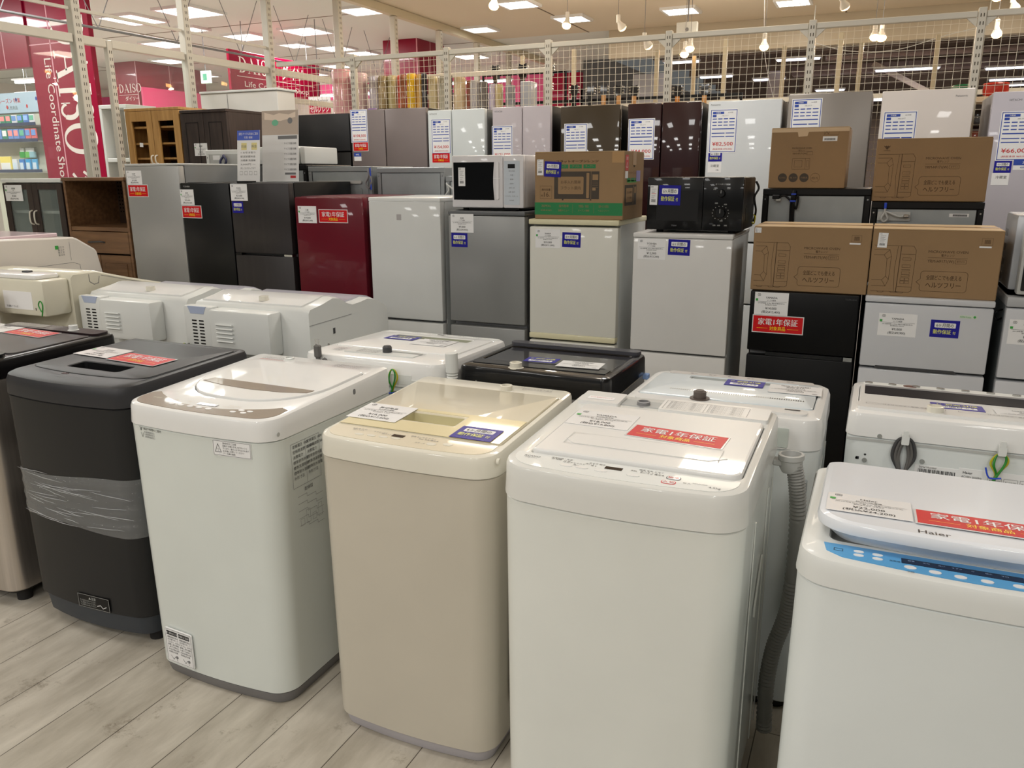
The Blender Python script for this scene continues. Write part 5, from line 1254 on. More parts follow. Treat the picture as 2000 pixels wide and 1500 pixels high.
Q.slab(mb, .02, .225, .07, .295, REDP, .0004, .001); Q.slab(mb, .02, .19, .065, .222, PAPER, .0004, .001); Q.text(mb, '注意', .045, .28, .012, PAPER, .0014); Q.line(mb, [(.03, .24), (.045, .262), (.06, .24)], .002, PAPER, .0014, True)
Q.slab(mb, .21, .175, .28, .225, mat('violet_sticker', (136, 130, 186), .4), .0004, .001)
obj('print', mb.shift(*off), t)
mb = MB(); P.slab(mb, .385, .26, .443, .3095, TAPE, 0, .0006); obj('front_tape', mb.shift(*off), t)
slip(P.sub(.012, .205, 0, .0012), t, off, .033, .073)
blue_card(P.sub(.048, .20, -3, .0016), t, off, .085, .07)

# cartons and backs of the fridges standing behind (backs at y = 4.25)
t, off, P = carton('brown microwave carton with three dark round marks, top left carton behind the stack', -.508, -.158, 4.26, 4.62, 1.436, 1.716)
mb = MB(); P.text(mb, 'MICROWAVE OVEN', .145, .188, .008, BRINK, wd=.09); P.text(mb, '電子レンジ', .145, .177, .006, BRINK, wd=.03); P.text(mb, 'YRM-HF171(W)', .135, .163, .008, BRINK, wd=.065); P.frame(mb, .17, .157, .195, .17, .0008, BRINK); P.line(mb, [(.10, .172), (.195, .172)], .0008, BRINK)
P.frame(mb, .105, .09, .185, .14, .001, BRINK); P.frame(mb, .115, .10, .15, .13, .001, BRINK); P.line(mb, [(.165, .09), (.165, .14)], .001, BRINK); P.frame(mb, .17, .10, .18, .13, .0008, BRINK)
for i in range(3): P.disc(mb, .065 + .05 * i, .05, .021, DB, .0006, 24); P.text(mb, ['消し忘れ防止', '幅 319', '付属品'][i], .065 + .05 * i, .05, .006, CARD, .001, wd=.03)
P.line(mb, [(.215 + .021 * math.cos(2 * PI * i / 24), .05 + .021 * math.sin(2 * PI * i / 24)) for i in range(24)], .0012, BRINK, .0006, True); P.text(mb, '約17L', .215, .048, .010, BRINK, .0006, wd=.03)
P.slab(mb, .235, .218, .30, .24, PAPER, .0002, .001)
for i in range(14): P.rect(mb, .243 + .0035 * i, .222, .245 + .0035 * i, .232, INK, .0014)
P.frame(mb, .24, .247, .305, .265, .0008, BRINK); P.line(mb, [(.242, .25), (.25, .262), (.258, .25), (.262, .262)], .0015, BRINK)
Q = Pl((-.158, 4.26, 1.436), (0, 1, 0), (0, 0, 1))
Q.line(mb, [(.02, .03), (.12, .04)], .001, BRINK); Q.line(mb, [(.06, .03), (.06, .22)], .001, BRINK); Q.line(mb, [(.02, .20), (.14, .22)], .001, BRINK)
for i in range(6): Q.text(mb, '消費電力 外形寸法', .24, .19 - .02 * i, .008, BRINK, wd=.1)
obj('print', mb.shift(*off), t)
mb = MB(); P.prism(mb, [(0, .262), (.12, .262), (.125, .24), (.165, .243), (.17, .262), (.35, .262), (.35, .2795), (0, .2795)], TAPEC, 0, .0008); obj('front_tape', mb.shift(*off), t, label='clear packing tape along the top edge')
t, off, P = carton('large brown microwave carton with a small logo, top right carton behind the stack', -.034, .436, 4.26, 4.62, 1.378, 1.657); yrm_print(P, t, off, .47, .279, ofs=0, logo=True)

def fridge_back(label, x0, x1, y, z1, kind):
    t = thing('refrigerator', label, 'fridge', ((x0 + x1) / 2, y + .25, 0)); off = (-(x0 + x1) / 2, -(y + .25), 0)
    P = Pl((x0, y, 0), (1, 0, 0), (0, 0, 1)); w = x1 - x0
    def o(n, mb, l=None): return obj(n, mb.shift(*off), t, label=l)
    fr = {'b': BLACK, 's': mat('silver_back', (150, 154, 156), .38, metal=.4), 'w': WPLAST}[kind[0]]
    mb = MB(); mb.box(x0, y + .012, .03, x1, y + .5, z1, fr, .004, 1); o('cabinet', mb)
    mb = MB(); mb.box(x0 + .01, y + .03, 0, x1 - .01, y + .48, .031, BLACK); o('base', mb)
    mb = MB()
    mb.box(x0, y, z1 - .03, x1, y + .0115, z1, fr, .002, 1)
    for a in (x0, x1 - .025): mb.box(a, y, .05, a + .025, y + .0115, z1 - .0305, fr, .002, 1)
    o('rear_frame', mb)
    mb = MB(); P.slab(mb, .03, .06, w - .03, z1 - .035, STEEL if kind[0] != 'w' else LGREY, -.011, -.006); o('rear_panel', mb)
    mb = MB()
    for a in (.0125, w - .0125): P.disc(mb, a, z1 - .05, .004, METAL, .002, 10, l0=0)
    o('screw', mb)
    return t, off, o, P, w
t, off, o, P, w_ = fridge_back('black framed refrigerator back with a hanging plug, under the top left carton', -.528, -.036, 4.25, 1.434, 'b')
mb = MB(); mb.tube(smooth_path([(-.38, 4.243, 1.425), (-.383, 4.236, 1.39), (-.385, 4.238, 1.34), (-.382, 4.24, 1.25)], 6), .012, BLACK, 8); mb.tube(smooth_path([(-.38, 4.235, 1.37), (-.36, 4.23, 1.40), (-.365, 4.232, 1.34), (-.385, 4.23, 1.37), (-.42, 4.23, 1.40), (-.445, 4.232, 1.395)], 6), .005, BLACK, 8); o('power_cord', mb)
mb = MB(); mb.box(-.48, 4.22, 1.385, -.445, 4.24, 1.405, BLACK, .003, 1); mb.box(-.462, 4.224, 1.375, -.44, 4.236, 1.388, LGREY, .003, 1); o('plug', mb)
mb = MB(); mb.box(-.392, 4.225, 1.405, -.37, 4.243, 1.412, CABB, .001, 1); mb.box(-.396, 4.222, 1.372, -.37, 4.243, 1.38, CABB, .001, 1); o('cable_tie', mb, 'blue cable tie')
t, off, o, P, w_ = fridge_back('black framed refrigerator back with a white bar code strip, under the top right carton', -.03, .437, 4.25, 1.376, 'b')
mb = MB(); P.slab(mb, .03, 1.29, .17, 1.33, LGREY, -.005, .004, r=.004); o('rear_plate', mb)
mb = MB(); P.slab(mb, .33, 1.31, .41, 1.325, PAPER, -.0055, -.004)
for i in range(14): P.rect(mb, .345 + .0042 * i, 1.313, .348 + .0042 * i, 1.322, INK, -.0034)
o('bar_code_strip', mb)
mb = MB(); mb.tube(smooth_path([(.03, 4.235, 1.372), (.03, 4.232, 1.33), (.018, 4.23, 1.30), (.03, 4.23, 1.285), (.045, 4.23, 1.30), (.035, 4.232, 1.33), (.09, 4.23, 1.31), (.12, 4.23, 1.315)], 6), .005, LGREY, 8); mb.box(.11, 4.222, 1.305, .135, 4.24, 1.32, METAL, .003, 1); mb.box(.025, 4.226, 1.345, .036, 4.24, 1.372, CABB, .002, 1); o('power_cord', mb, 'grey coiled cord with a blue tie')
fridge_back('black framed refrigerator back with a grey panel, behind the dark steel refrigerator', -3.70, -3.35, 4.32, 1.572, 'b')
t, off, o, P, w_ = fridge_back('silver refrigerator back with a pressed ribbed plate, behind the dark red refrigerator', -3.335, -2.86, 4.32, 1.560, 's')
mb = MB()
P.slab(mb, .06, 1.455, .40, 1.475, LGREY, -.005, .004, r=.008); o('rear_bar', mb); mb = MB(); P.slab(mb, .06, 1.30, .40, 1.43, STEEL, -.005, .0, r=.01)
for i in range(3): P.disc(mb, .12 + .12 * i, 1.38, .012, GREY, .0016, 14, l0=0)
o('rear_plate', mb)
mb = MB(); mb.tube(smooth_path([(-2.88, 4.31, 1.545), (-2.87, 4.30, 1.50), (-2.89, 4.30, 1.46), (-2.87, 4.30, 1.43), (-2.85, 4.30, 1.47), (-2.86, 4.30, 1.51)], 6), .006, GREY, 8); mb.tube([(-2.856, 4.30, 1.55), (-2.852, 4.298, 1.42)], .004, CABB, 6); o('power_cord', mb)
t, off, o, P, w_ = fridge_back('silver refrigerator back with a plain panel, behind the plain white refrigerator', -2.82, -2.355, 4.32, 1.550, 's')
t, off, o, P, w_ = fridge_back('low white and grey refrigerator back just left of the white microwave', -2.345, -1.99, 4.32, 1.50, 's')
mb = MB(); mb.tube(smooth_path([(-2.33, 4.30, 1.46), (-2.31, 4.29, 1.42), (-2.33, 4.29, 1.39), (-2.29, 4.29, 1.38), (-2.28, 4.29, 1.42), (-2.32, 4.29, 1.45)], 6), .005, LGREY, 8); o('power_cord', mb)
t, off, o, P, w_ = fridge_back('grey fridge back in the gap right of the cartons', .46, .90, 4.3, 1.2, 's')
# long grey slab tops are the lids of these fridges

# ---------------------------------------------------------------- large fridges in front of the wire mesh (fronts at y = 5.8)
Y5 = 5.8; D5 = .62
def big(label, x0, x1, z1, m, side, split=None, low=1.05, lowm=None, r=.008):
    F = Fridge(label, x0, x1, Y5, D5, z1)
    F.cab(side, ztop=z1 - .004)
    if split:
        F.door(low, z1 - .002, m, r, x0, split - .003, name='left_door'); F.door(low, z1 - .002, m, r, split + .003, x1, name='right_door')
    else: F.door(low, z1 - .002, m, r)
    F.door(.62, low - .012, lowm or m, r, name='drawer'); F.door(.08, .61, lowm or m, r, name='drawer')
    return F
def bd(F, x, z, **k): return board(Pl((x, Y5, z), (1, 0, 0), (0, 0, 1)), F.t, F.off, **k)
def logo(F, a, z, st='HITACHI'):
    mb = MB(); F.P.text(mb, st, a, z, .012, INKG, .0006); F.o('lettering', mb)
F_ = Fridge('tall matt black refrigerator, leftmost of the row in front of the wire mesh', -4.68, -4.035, Y5, .60, 2.0)
F_.cab(mat('matt_black_side', (24, 24, 26), .5)); F_.door(1.70, 1.998, mat('matt_black_door', (38, 38, 40), .5)); F_.door(.08, 1.69, mat('near_black_door', (10, 10, 11), .4), name='lower_door')
GB = mat('grey_brown_door', (122, 112, 110), .4, metal=.2, vary=.04)
F_ = big('grey-brown french-door refrigerator with a red sticker below its price board', -4.02, -3.31, 2.02, GB, BLACK, -3.69); bd(F_, -4.015, 2.018, price='¥198,500', tax='(税抜本体 ¥180,455)', w=.156, h=.25, brand='三菱')
red_card(Pl((-4.0, Y5, 1.70), (1, 0, 0), (0, 0, 1)), F_.t, F_.off, .14, .065)
mb = MB(); Q = Pl((-4.0, Y5, 1.62), (1, 0, 0), (0, 0, 1)); Q.slab(mb, 0, 0, .07, .065, PAPER, 0, .0008); Q.rect(mb, 0, .035, .07, .065, BLUEB, .0012); Q.text(mb, '440L', .035, .05, .014, PAPER, .0016); F_.o('size_label', mb)
PG = mat('pale_green_white_glass', (208, 214, 214), .08, coat=.7)
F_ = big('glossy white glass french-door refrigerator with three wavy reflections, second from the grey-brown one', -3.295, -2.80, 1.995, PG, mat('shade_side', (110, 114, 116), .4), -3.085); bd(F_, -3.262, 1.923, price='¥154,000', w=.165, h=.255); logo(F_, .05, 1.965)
red_card(Pl((-3.262, Y5, 1.60), (1, 0, 0), (0, 0, 1)), F_.t, F_.off, .155, .07)
LL = mat('lilac_grey_door', (186, 178, 182), .35, coat=.15)
F_ = big('pale lilac-grey french-door refrigerator priced 121,000 yen', -2.735, -2.265, 1.998, LL, BLACK, -2.49); bd(F_, -2.735, 1.858, price='¥121,000', w=.165, h=.255, brand='冷蔵庫'); logo(F_, .05, 1.965)
OL = mat('olive_brown_glass', (58, 48, 34), .05, coat=.8, vary=0)
F_ = big('olive brown mirror glass refrigerator', -2.185, -1.735, 1.985, OL, BLACK, None); bd(F_, -2.150, 1.858, price='¥77,000', w=.17, h=.265)
RB = mat('red_black_glass', (40, 12, 14), .04, coat=.8, vary=0)
F_ = big('dark red-black mirror glass french-door refrigerator priced 44,000 yen', -1.68, -1.165, 1.985, RB, BLACK, -1.435); bd(F_, -1.667, 1.878, price='¥44,000', w=.182, h=.27)
WG = mat('white_glass_door', (212, 216, 218), .12, coat=.6)
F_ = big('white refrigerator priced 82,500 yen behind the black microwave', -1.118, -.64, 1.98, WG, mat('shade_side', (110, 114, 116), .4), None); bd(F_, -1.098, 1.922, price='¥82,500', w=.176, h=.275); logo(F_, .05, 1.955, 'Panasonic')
blue_card(Pl((-1.10, Y5, 1.586), (1, 0, 0), (0, 0, 1)), F_.t, F_.off, .092, .07)
mb = MB(); Q = Pl((-1.10, Y5, 1.512), (1, 0, 0), (0, 0, 1)); Q.slab(mb, 0, 0, .092, .07, PAPERG, 0, .0008); Q.text(mb, '冷蔵室', .046, .045, .014, INK, .0012, wd=.06); Q.text(mb, '1/6', .065, .018, .012, INK, .0012); F_.o('shelf_note', mb)
MG = mat('mid_warm_grey_door', (140, 134, 128), .32, metal=.25, vary=.03)
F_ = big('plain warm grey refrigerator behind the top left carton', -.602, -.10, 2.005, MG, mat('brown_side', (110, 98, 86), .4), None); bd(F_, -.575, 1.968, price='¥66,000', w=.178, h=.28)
WV = mat('warm_white_door', (216, 208, 202), .1, coat=.6)
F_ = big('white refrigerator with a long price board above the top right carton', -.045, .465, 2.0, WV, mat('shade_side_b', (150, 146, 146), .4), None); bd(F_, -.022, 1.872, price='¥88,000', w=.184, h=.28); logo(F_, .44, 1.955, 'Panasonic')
LV = mat('pale_lavender_door', (190, 186, 194), .3, coat=.3)
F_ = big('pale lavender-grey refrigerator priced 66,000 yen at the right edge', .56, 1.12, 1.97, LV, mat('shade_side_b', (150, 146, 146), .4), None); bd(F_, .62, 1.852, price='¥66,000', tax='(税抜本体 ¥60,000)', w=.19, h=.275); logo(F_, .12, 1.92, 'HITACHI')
blue_card(Pl((.615, Y5, 1.503), (1, 0, 0), (0, 0, 1)), F_.t, F_.off, .092, .07)
mb = MB(); Q = Pl((.61, Y5, 1.432), (1, 0, 0), (0, 0, 1)); Q.slab(mb, 0, 0, .092, .07, PAPERG, 0, .0008); Q.text(mb, '冷蔵室', .05, .045, .014, INK, .0012, wd=.06); F_.o('shelf_note', mb)
mb = MB(); Q = Pl((.715, Y5, 1.52), (1, 0, 0), (0, 0, 1)); Q.slab(mb, 0, 0, .10, .058, PAPER, 0, .0008); Q.rect(mb, 0, .026, .10, .058, BLUEB, .0012); Q.text(mb, '3人', .06, .042, .014, PAPER, .0016); Q.text(mb, '400L', .05, .014, .01, BLUEB, .0016); F_.o('size_label', mb)

# ---------------------------------------------------------------- furniture at the left
def tf(name, label, cat, c): 
    t = thing(name, label, cat, c); off = (-c[0], -c[1], -c[2])
    return t, (lambda n, mb, l=None, **k: obj(n, mb.shift(*off), t, label=l, **k)), off
DWOOD = wood('espresso_wood', (44, 32, 28), (60, 46, 40), .4)
t, o, off = tf('glass_cabinet', 'white sided cabinet with dark framed glass doors and two pale handles, at the left edge', 'cabinet', (-5.09, 3.9, 0))
x0, x1, y0, y1, z1 = -5.38, -4.812, 3.7, 4.08, 1.47
mb = MB(); mb.box(x0, y0 + .02, 0, x0 + .02, y1, z1, WPLAST, .002, 1); mb.box(x1 - .02, y0 + .02, 0, x1, y1, z1, WPLAST, .002, 1); mb.box(x0 - .005, y0 - .005, z1 - .0, x1 + .005, y1, z1 + .025, WPLAST, .003, 1); mb.box(x0 + .02, y1 - .01, .02, x1 - .02, y1, z1 - .001, WPLAST); mb.box(x0 + .02, y0 + .02, .0, x1 - .02, y1 - .01, .05, WPLAST); o('body', mb)
for z in (.75, 1.08, 1.27):
    mb = MB(); mb.box(x0 + .021, y0 + .04, z, x1 - .021, y1 - .011, z + .018, WPLAST); o('shelf', mb)
xm = (x0 + x1) / 2
for a, b in ((x0, xm - .002), (xm + .002, x1)):
    mb = MB()
    for q in ((a, .06, a + .05, 1.465), (b - .05, .06, b, 1.465), (a + .05, .06, b - .05, .12), (a + .05, 1.425, b - .05, 1.465)): mb.box(q[0], y0, q[1], q[2], y0 + .019, q[3], DWOOD, .002, 1)
    d_ = o('door', mb)
    mb = MB(); mb.box(a + .048, y0 + .008, .118, b - .048, y0 + .012, 1.427, glassmat('cabinet_glass', (150, 160, 156), tint_alpha=.25)); obj('pane', mb.shift(*off), d_).location = (0, 0, 0)
for x in (xm - .022, xm + .022):
    mb = MB(); mb.tube(smooth_path([(x, y0, 1.20), (x, y0 - .02, 1.21), (x, y0 - .025, 1.24), (x, y0 - .02, 1.28), (x, y0, 1.29)], 5), .005, CREAMT, 8); o('handle', mb)
price_card(Pl((-5.36, y0, 1.35), (1, 0, 0), (0, 0, 1)), t, off, '食器棚', '家具', '¥9,800', '(税込¥10,780)', w=.17, h=.105)
WB = wood('walnut_wood', (104, 74, 48), (128, 94, 62), .5, 'X')
t, o, off = tf('wooden_sideboard', 'brown wooden kitchen cabinet with an open pegboard niche over a drawer', 'cabinet', (-4.53, 3.9, 0))
x0, x1, y0, y1, z1 = -4.795, -4.25, 3.7, 4.10, 1.48
mb = MB(); mb.box(x0, y0, 0, x0 + .02, y1, z1, WB, .002, 1); mb.box(x1 - .02, y0, 0, x1, y1, z1, WB, .002, 1); mb.box(x0 - .005, y0 - .008, z1, x1 + .005, y1, z1 + .022, WB, .003, 1); mb.box(x0 + .02, y0 + .005, 1.17, x1 - .02, y1 - .01, 1.195, WB); mb.box(x0 + .02, y0 + .005, 0, x1 - .02, y1 - .01, .06, WB); o('body', mb)
mb = MB(); mb.box(x0 + .02, y1 - .012, .06, x1 - .02, y1, z1, mat('peg_back', (62, 42, 26), .7)); P = Pl((x0 + .02, y1 - .012, 1.195), (1, 0, 0), (0, 0, 1))
for i in range(9):
    for j in range(9): P.disc(mb, .02 + .024 * i, .27 - .024 * j, .0055, mat('peg_hole', (6, 4, 3), .9, spec=0, vary=0), .001, 8)
P.disc(mb, .30, .10, .012, CREAMT, .003, 14); o('pegboard', mb)
mb = MB(); mb.box(x0 + .022, y0 - .002, 1.03, x1 - .022, y0 + .018, 1.165, WB, .003, 1); dr = o('drawer', mb)
mb = MB(); mb.tube(smooth_path([(-4.62, y0 - .003, 1.10), (-4.60, y0 - .02, 1.10), (-4.50, y0 - .022, 1.105), (-4.48, y0 - .003, 1.10)], 5), .005, DARKG, 8); o('handle', mb)
mb = MB(); mb.box(x0 + .022, y0 - .002, .08, -4.54, y0 + .018, 1.02, WB, .003, 1); o('door', mb)
mb = MB(); mb.box(-4.535, y0 - .002, .08, x1 - .022, y0 + .018, 1.02, WB, .003, 1); mb.box(-4.50, y0 - .006, .14, x1 - .055, y0 - .0021, .97, WB, .003, 1); o('door', mb)
mb = MB(); mb.tube(smooth_path([(-4.515, y0 - .003, .90), (-4.515, y0 - .022, .88), (-4.515, y0 - .022, .80), (-4.515, y0 - .003, .78)], 5), .005, DARKG, 8); o('handle', mb)
OAK = wood('honey_oak', (176, 132, 74), (196, 152, 92), .45)
t, o, off = tf('oak_cupboard', 'honey oak cupboard with two glazed doors, behind the silver refrigerator', 'cabinet', (-5.08, 4.95, 0))
x0, x1, y0, y1, z1 = -5.362, -4.815, 4.75, 5.15, 1.985
mb = MB(); mb.box(x0, y0 + .02, 0, x0 + .02, y1, z1, OAK); mb.box(x1 - .02, y0 + .02, 0, x1, y1, z1, OAK); mb.box(x0 - .004, y0, z1, x1 + .004, y1, z1 + .02, OAK, .002, 1); mb.box(x0 + .02, y1 - .01, 0, x1 - .02, y1, z1, mat('oak_back', (70, 44, 26), .7)); mb.box(x0 + .02, y0 + .02, 0, x1 - .02, y1 - .01, .06, OAK); o('body', mb)
for z in (1.45, 1.63, 1.74, 1.86):
    mb = MB(); mb.box(x0 + .021, y0 + .03, z, x1 - .021, y1 - .011, z + .014, OAK); o('shelf', mb)
xm = (x0 + x1) / 2
for a, b in ((x0, xm - .002), (xm + .002, x1)):
    mb = MB()
    for q in ((a, .06, a + .06, z1 - .002), (b - .06, .06, b, z1 - .002), (a + .06, .06, b - .06, .12), (a + .06, z1 - .075, b - .06, z1 - .002)): mb.box(q[0], y0, q[1], q[2], y0 + .019, q[3], OAK, .002, 1)
    o('door', mb)
for x in (xm - .02, xm + .02):
    mb = MB(); mb.tube(smooth_path([(x, y0, 1.60), (x, y0 - .02, 1.61), (x, y0 - .022, 1.65), (x, y0, 1.66)], 5), .005, CREAMT, 8); o('handle', mb)
mb = MB(); P = Pl((-5.24, y0, 1.725), (1, 0, 0), (0, 0, 1)).sub(0, 0, -5); P.slab(mb, 0, 0, .035, .03, PAPER, 0, .001); o('price_tag', mb, 'small white price tag')
t, o, off = tf('dark_cupboard', 'dark espresso two-door cupboard between the oak cupboard and the white shelf unit', 'cabinet', (-4.60, 4.95, 0))
x0, x1, y0, y1, z1 = -4.802, -4.36, 4.75, 5.15, 1.955
mb = MB(); mb.box(x0, y0 + .02, 0, x1, y1, z1, DWOOD, .002, 1); mb.box(x0 - .0, y0 - .005, z1, x1 + .0, y1, z1 + .02, DWOOD, .002, 1); o('body', mb)
for a, b in ((x0, -4.583), (-4.579, x1)):
    mb = MB(); mb.box(a, y0, .05, b, y0 + .019, z1 - .003, DWOOD, .002, 1); P = Pl((a, y0, 0), (1, 0, 0), (0, 0, 1)); P.frame(mb, .05, .1, b - a - .05, z1 - .07, .006, BLACK, .0012); o('door', mb)
P = Pl((-4.69, y0, 1.65), (1, 0, 0), (0, 0, 1)); price_card(P, t, off, '食器棚', '家具', '¥8,000', '(税込¥8,800)', w=.125, h=.09)
t, o, off = tf('white_cabinet', 'tall white cabinet with a recessed lower bay, behind the pale sign stand', 'cabinet', (-4.9, 5.66, 0))
mb = MB(); mb.box(-5.31, 5.5, 1.842, -4.50, 5.72, 2.17, mat('cabinet_white', (222, 220, 214), .4), .004, 1); mb.box(-5.31, 5.49, 2.17, -4.49, 5.73, 2.188, WPLAST, .003, 1); o('upper_box', mb)
mb = MB(); mb.box(-5.30, 5.51, 0, -4.50, 5.72, 1.84, mat('cabinet_sage', (176, 180, 168), .5), .003, 1); mb.box(-5.02, 5.498, 1.86, -5.016, 5.5005, 2.16, GREY); o('lower_box', mb)
# white frame shelf beyond the pane
t, o, off = tf('open_shelf', 'white framed shelf unit with a brown back board, left of the oak cupboard', 'shelf', (-5.7, 5.2, 0))
mb = MB(); y0 = 5.0
x0, x1 = -5.93, -5.62
mb.box(x0, y0 + .3, 0, x1, y0 + .31, 2.02, mat('brown_back', (176, 134, 92), .6)); o('back_board', mb)
mb = MB(); mb.box(x0, y0, 0, x0 + .03, y0 + .3, 2.04, WPLAST, .003, 1); mb.box(x1 - .03, y0, 0, x1, y0 + .3, 2.04, WPLAST, .003, 1); mb.box(x0, y0, 2.04, x1, y0 + .31, 2.07, WPLAST, .003, 1); o('frame', mb)
for z in (1.25, 1.62):
    mb = MB(); mb.box(x0 + .03, y0, z, x1 - .03, y0 + .299, z + .03, WPLAST, .003, 1); o('shelf', mb)

# white freezers behind the sign
t, off, o, P, w_ = fridge_back('small white freezer back with a grey inset and dark cord, left behind the sign stand', -4.20, -3.88, 4.35, 1.675, 'w')
mb = MB(); P.slab(mb, .03, 1.55, .29, 1.655, LGREY, -.006, -.002); P.slab(mb, .06, 1.61, .12, 1.64, PAPER, -.002, 0); o('inset', mb)
mb = MB(); mb.tube(smooth_path([(-4.03, 4.34, 1.64), (-4.05, 4.32, 1.60), (-4.04, 4.32, 1.55), (-4.0, 4.32, 1.60), (-4.03, 4.33, 1.64)], 6), .008, mat('dark_blue_cord', (30, 34, 70), .5), 8); o('power_cord', mb)
t, o, off = tf('flat_appliance', 'flat white appliance lying on a fridge back, right of the pale signs', 'appliance', (-3.6, 4.6, 1.574))
mb = MB(); mb.box(-3.865, 4.35, 1.578, -3.42, 4.70, 1.688, PW2, .008, 2); o('case', mb)
mb = MB(); mb.box(-3.412, 4.35, 1.578, -3.375, 4.70, 1.685, PW2, .008, 2); Q = Pl((-3.865, 4.35, 0), (1, 0, 0), (0, 0, 1)); Q.line(mb, [(.425, 1.64), (.43, 1.66), (.42, 1.65)], .002, INKG, .001); o('door', mb)
mb = MB(); mb.box(-3.85, 4.37, 1.573, -3.39, 4.68, 1.5785, BLACK); o('base', mb)

# sign stands on the steel and black fridges
t, o, off = tf('information_sign', 'white information card with a blue heading on a clear stand, on the black refrigerator', 'sign', (-3.35, 3.83, 1.47))
P = Pl((-3.445, 3.80, 1.472), (1, 0, 0), (0, .12, 1)); mb = MB(); P.slab(mb, 0, 0, .165, .29, PAPERG, 0, .002)
P.rect(mb, 0, .235, .165, .29, mat('blue_header', (70, 96, 196), .4, vary=0), .0026); P.text(mb, '家電リサイクル料金のご案内', .0825, .27, .012, PAPER, .003, wd=.14); P.text(mb, '引取 運搬', .0825, .25, .010, PAPER, .003, wd=.06)
for a in (.03, .105): P.rect(mb, a, .18, a + .04, .22, mat('pale_gold', (228, 216, 150), .5, vary=0), .0026); P.text(mb, '料金', a + .02, .2, .014, INKG, .003)
for i in range(5): P.text(mb, ['+ お引き取り', '配送設置料金', '冷蔵庫 洗濯機', '3,000円 ～', '詳しくはスタッフまで'][i], .08, .165 - .022 * i, .009, INKG, .003, wd=.11)
for i in range(4): P.frame(mb, .02 + .035 * i, .04, .04 + .035 * i, .06, .0012, INKG, .003)
o('card', mb)
mb = MB(); mb.box(-3.445, 3.79, 1.47, -3.28, 3.86, 1.4735, glassmat('acrylic', tint_alpha=.3)); o('stand_base', mb)
t, o, off = tf('photo_sign', 'taller sign with a pale picture on top, right behind the information card', 'sign', (-3.30, 4.02, 1.47))
P = Pl((-3.43, 4.0, 1.472), (1, 0, 0), (0, .10, 1)); mb = MB(); P.slab(mb, .0, 0, .27, .41, PAPERG, 0, .002)
P.rect(mb, 0, .27, .27, .41, mat('picture_tan', (196, 180, 166), .5), .0026); P.poly(mb, [(.02, .40), (.09, .385), (.13, .395), (.2, .385), (.25, .40), (.25, .37), (.14, .35), (.02, .36)], mat('picture_cream', (240, 222, 204), .5), .003); P.disc(mb, .10, .34, .025, mat('picture_green', (120, 196, 160), .5), .0032, 12, ry=.018); P.disc(mb, .21, .35, .018, GREY, .0032, 12)
P.rect(mb, .12, .245, .26, .265, INKG, .0026)
for i in range(6): P.text(mb, 'サイズ 容量 価格', .21, .22 - .03 * i, .01, INKG, .003, wd=.09)
P.rect(mb, .17, .04, .25, .052, INKG, .003); P.rect(mb, .21, .02, .25, .035, REDP, .003); o('card', mb)
mb = MB(); mb.box(-3.43, 3.99, 1.47, -3.16, 4.07, 1.4735, glassmat('acrylic', tint_alpha=.3)); o('stand_base', mb)
# black tool lying on top of the grey-brown fridge
mb = MB(); mb.box(-3.86, 5.95, 2.018, -3.56, 5.99, 2.034, BLACK, .004, 1); mb.box(-3.95, 5.95, 2.018, -3.87, 5.99, 2.04, mat('violet_grip', (130, 100, 150), .5), .006, 1)
tag(obj('roller_tool', mb), 'black rod with a violet end lying on the grey-brown refrigerator', 'tool')
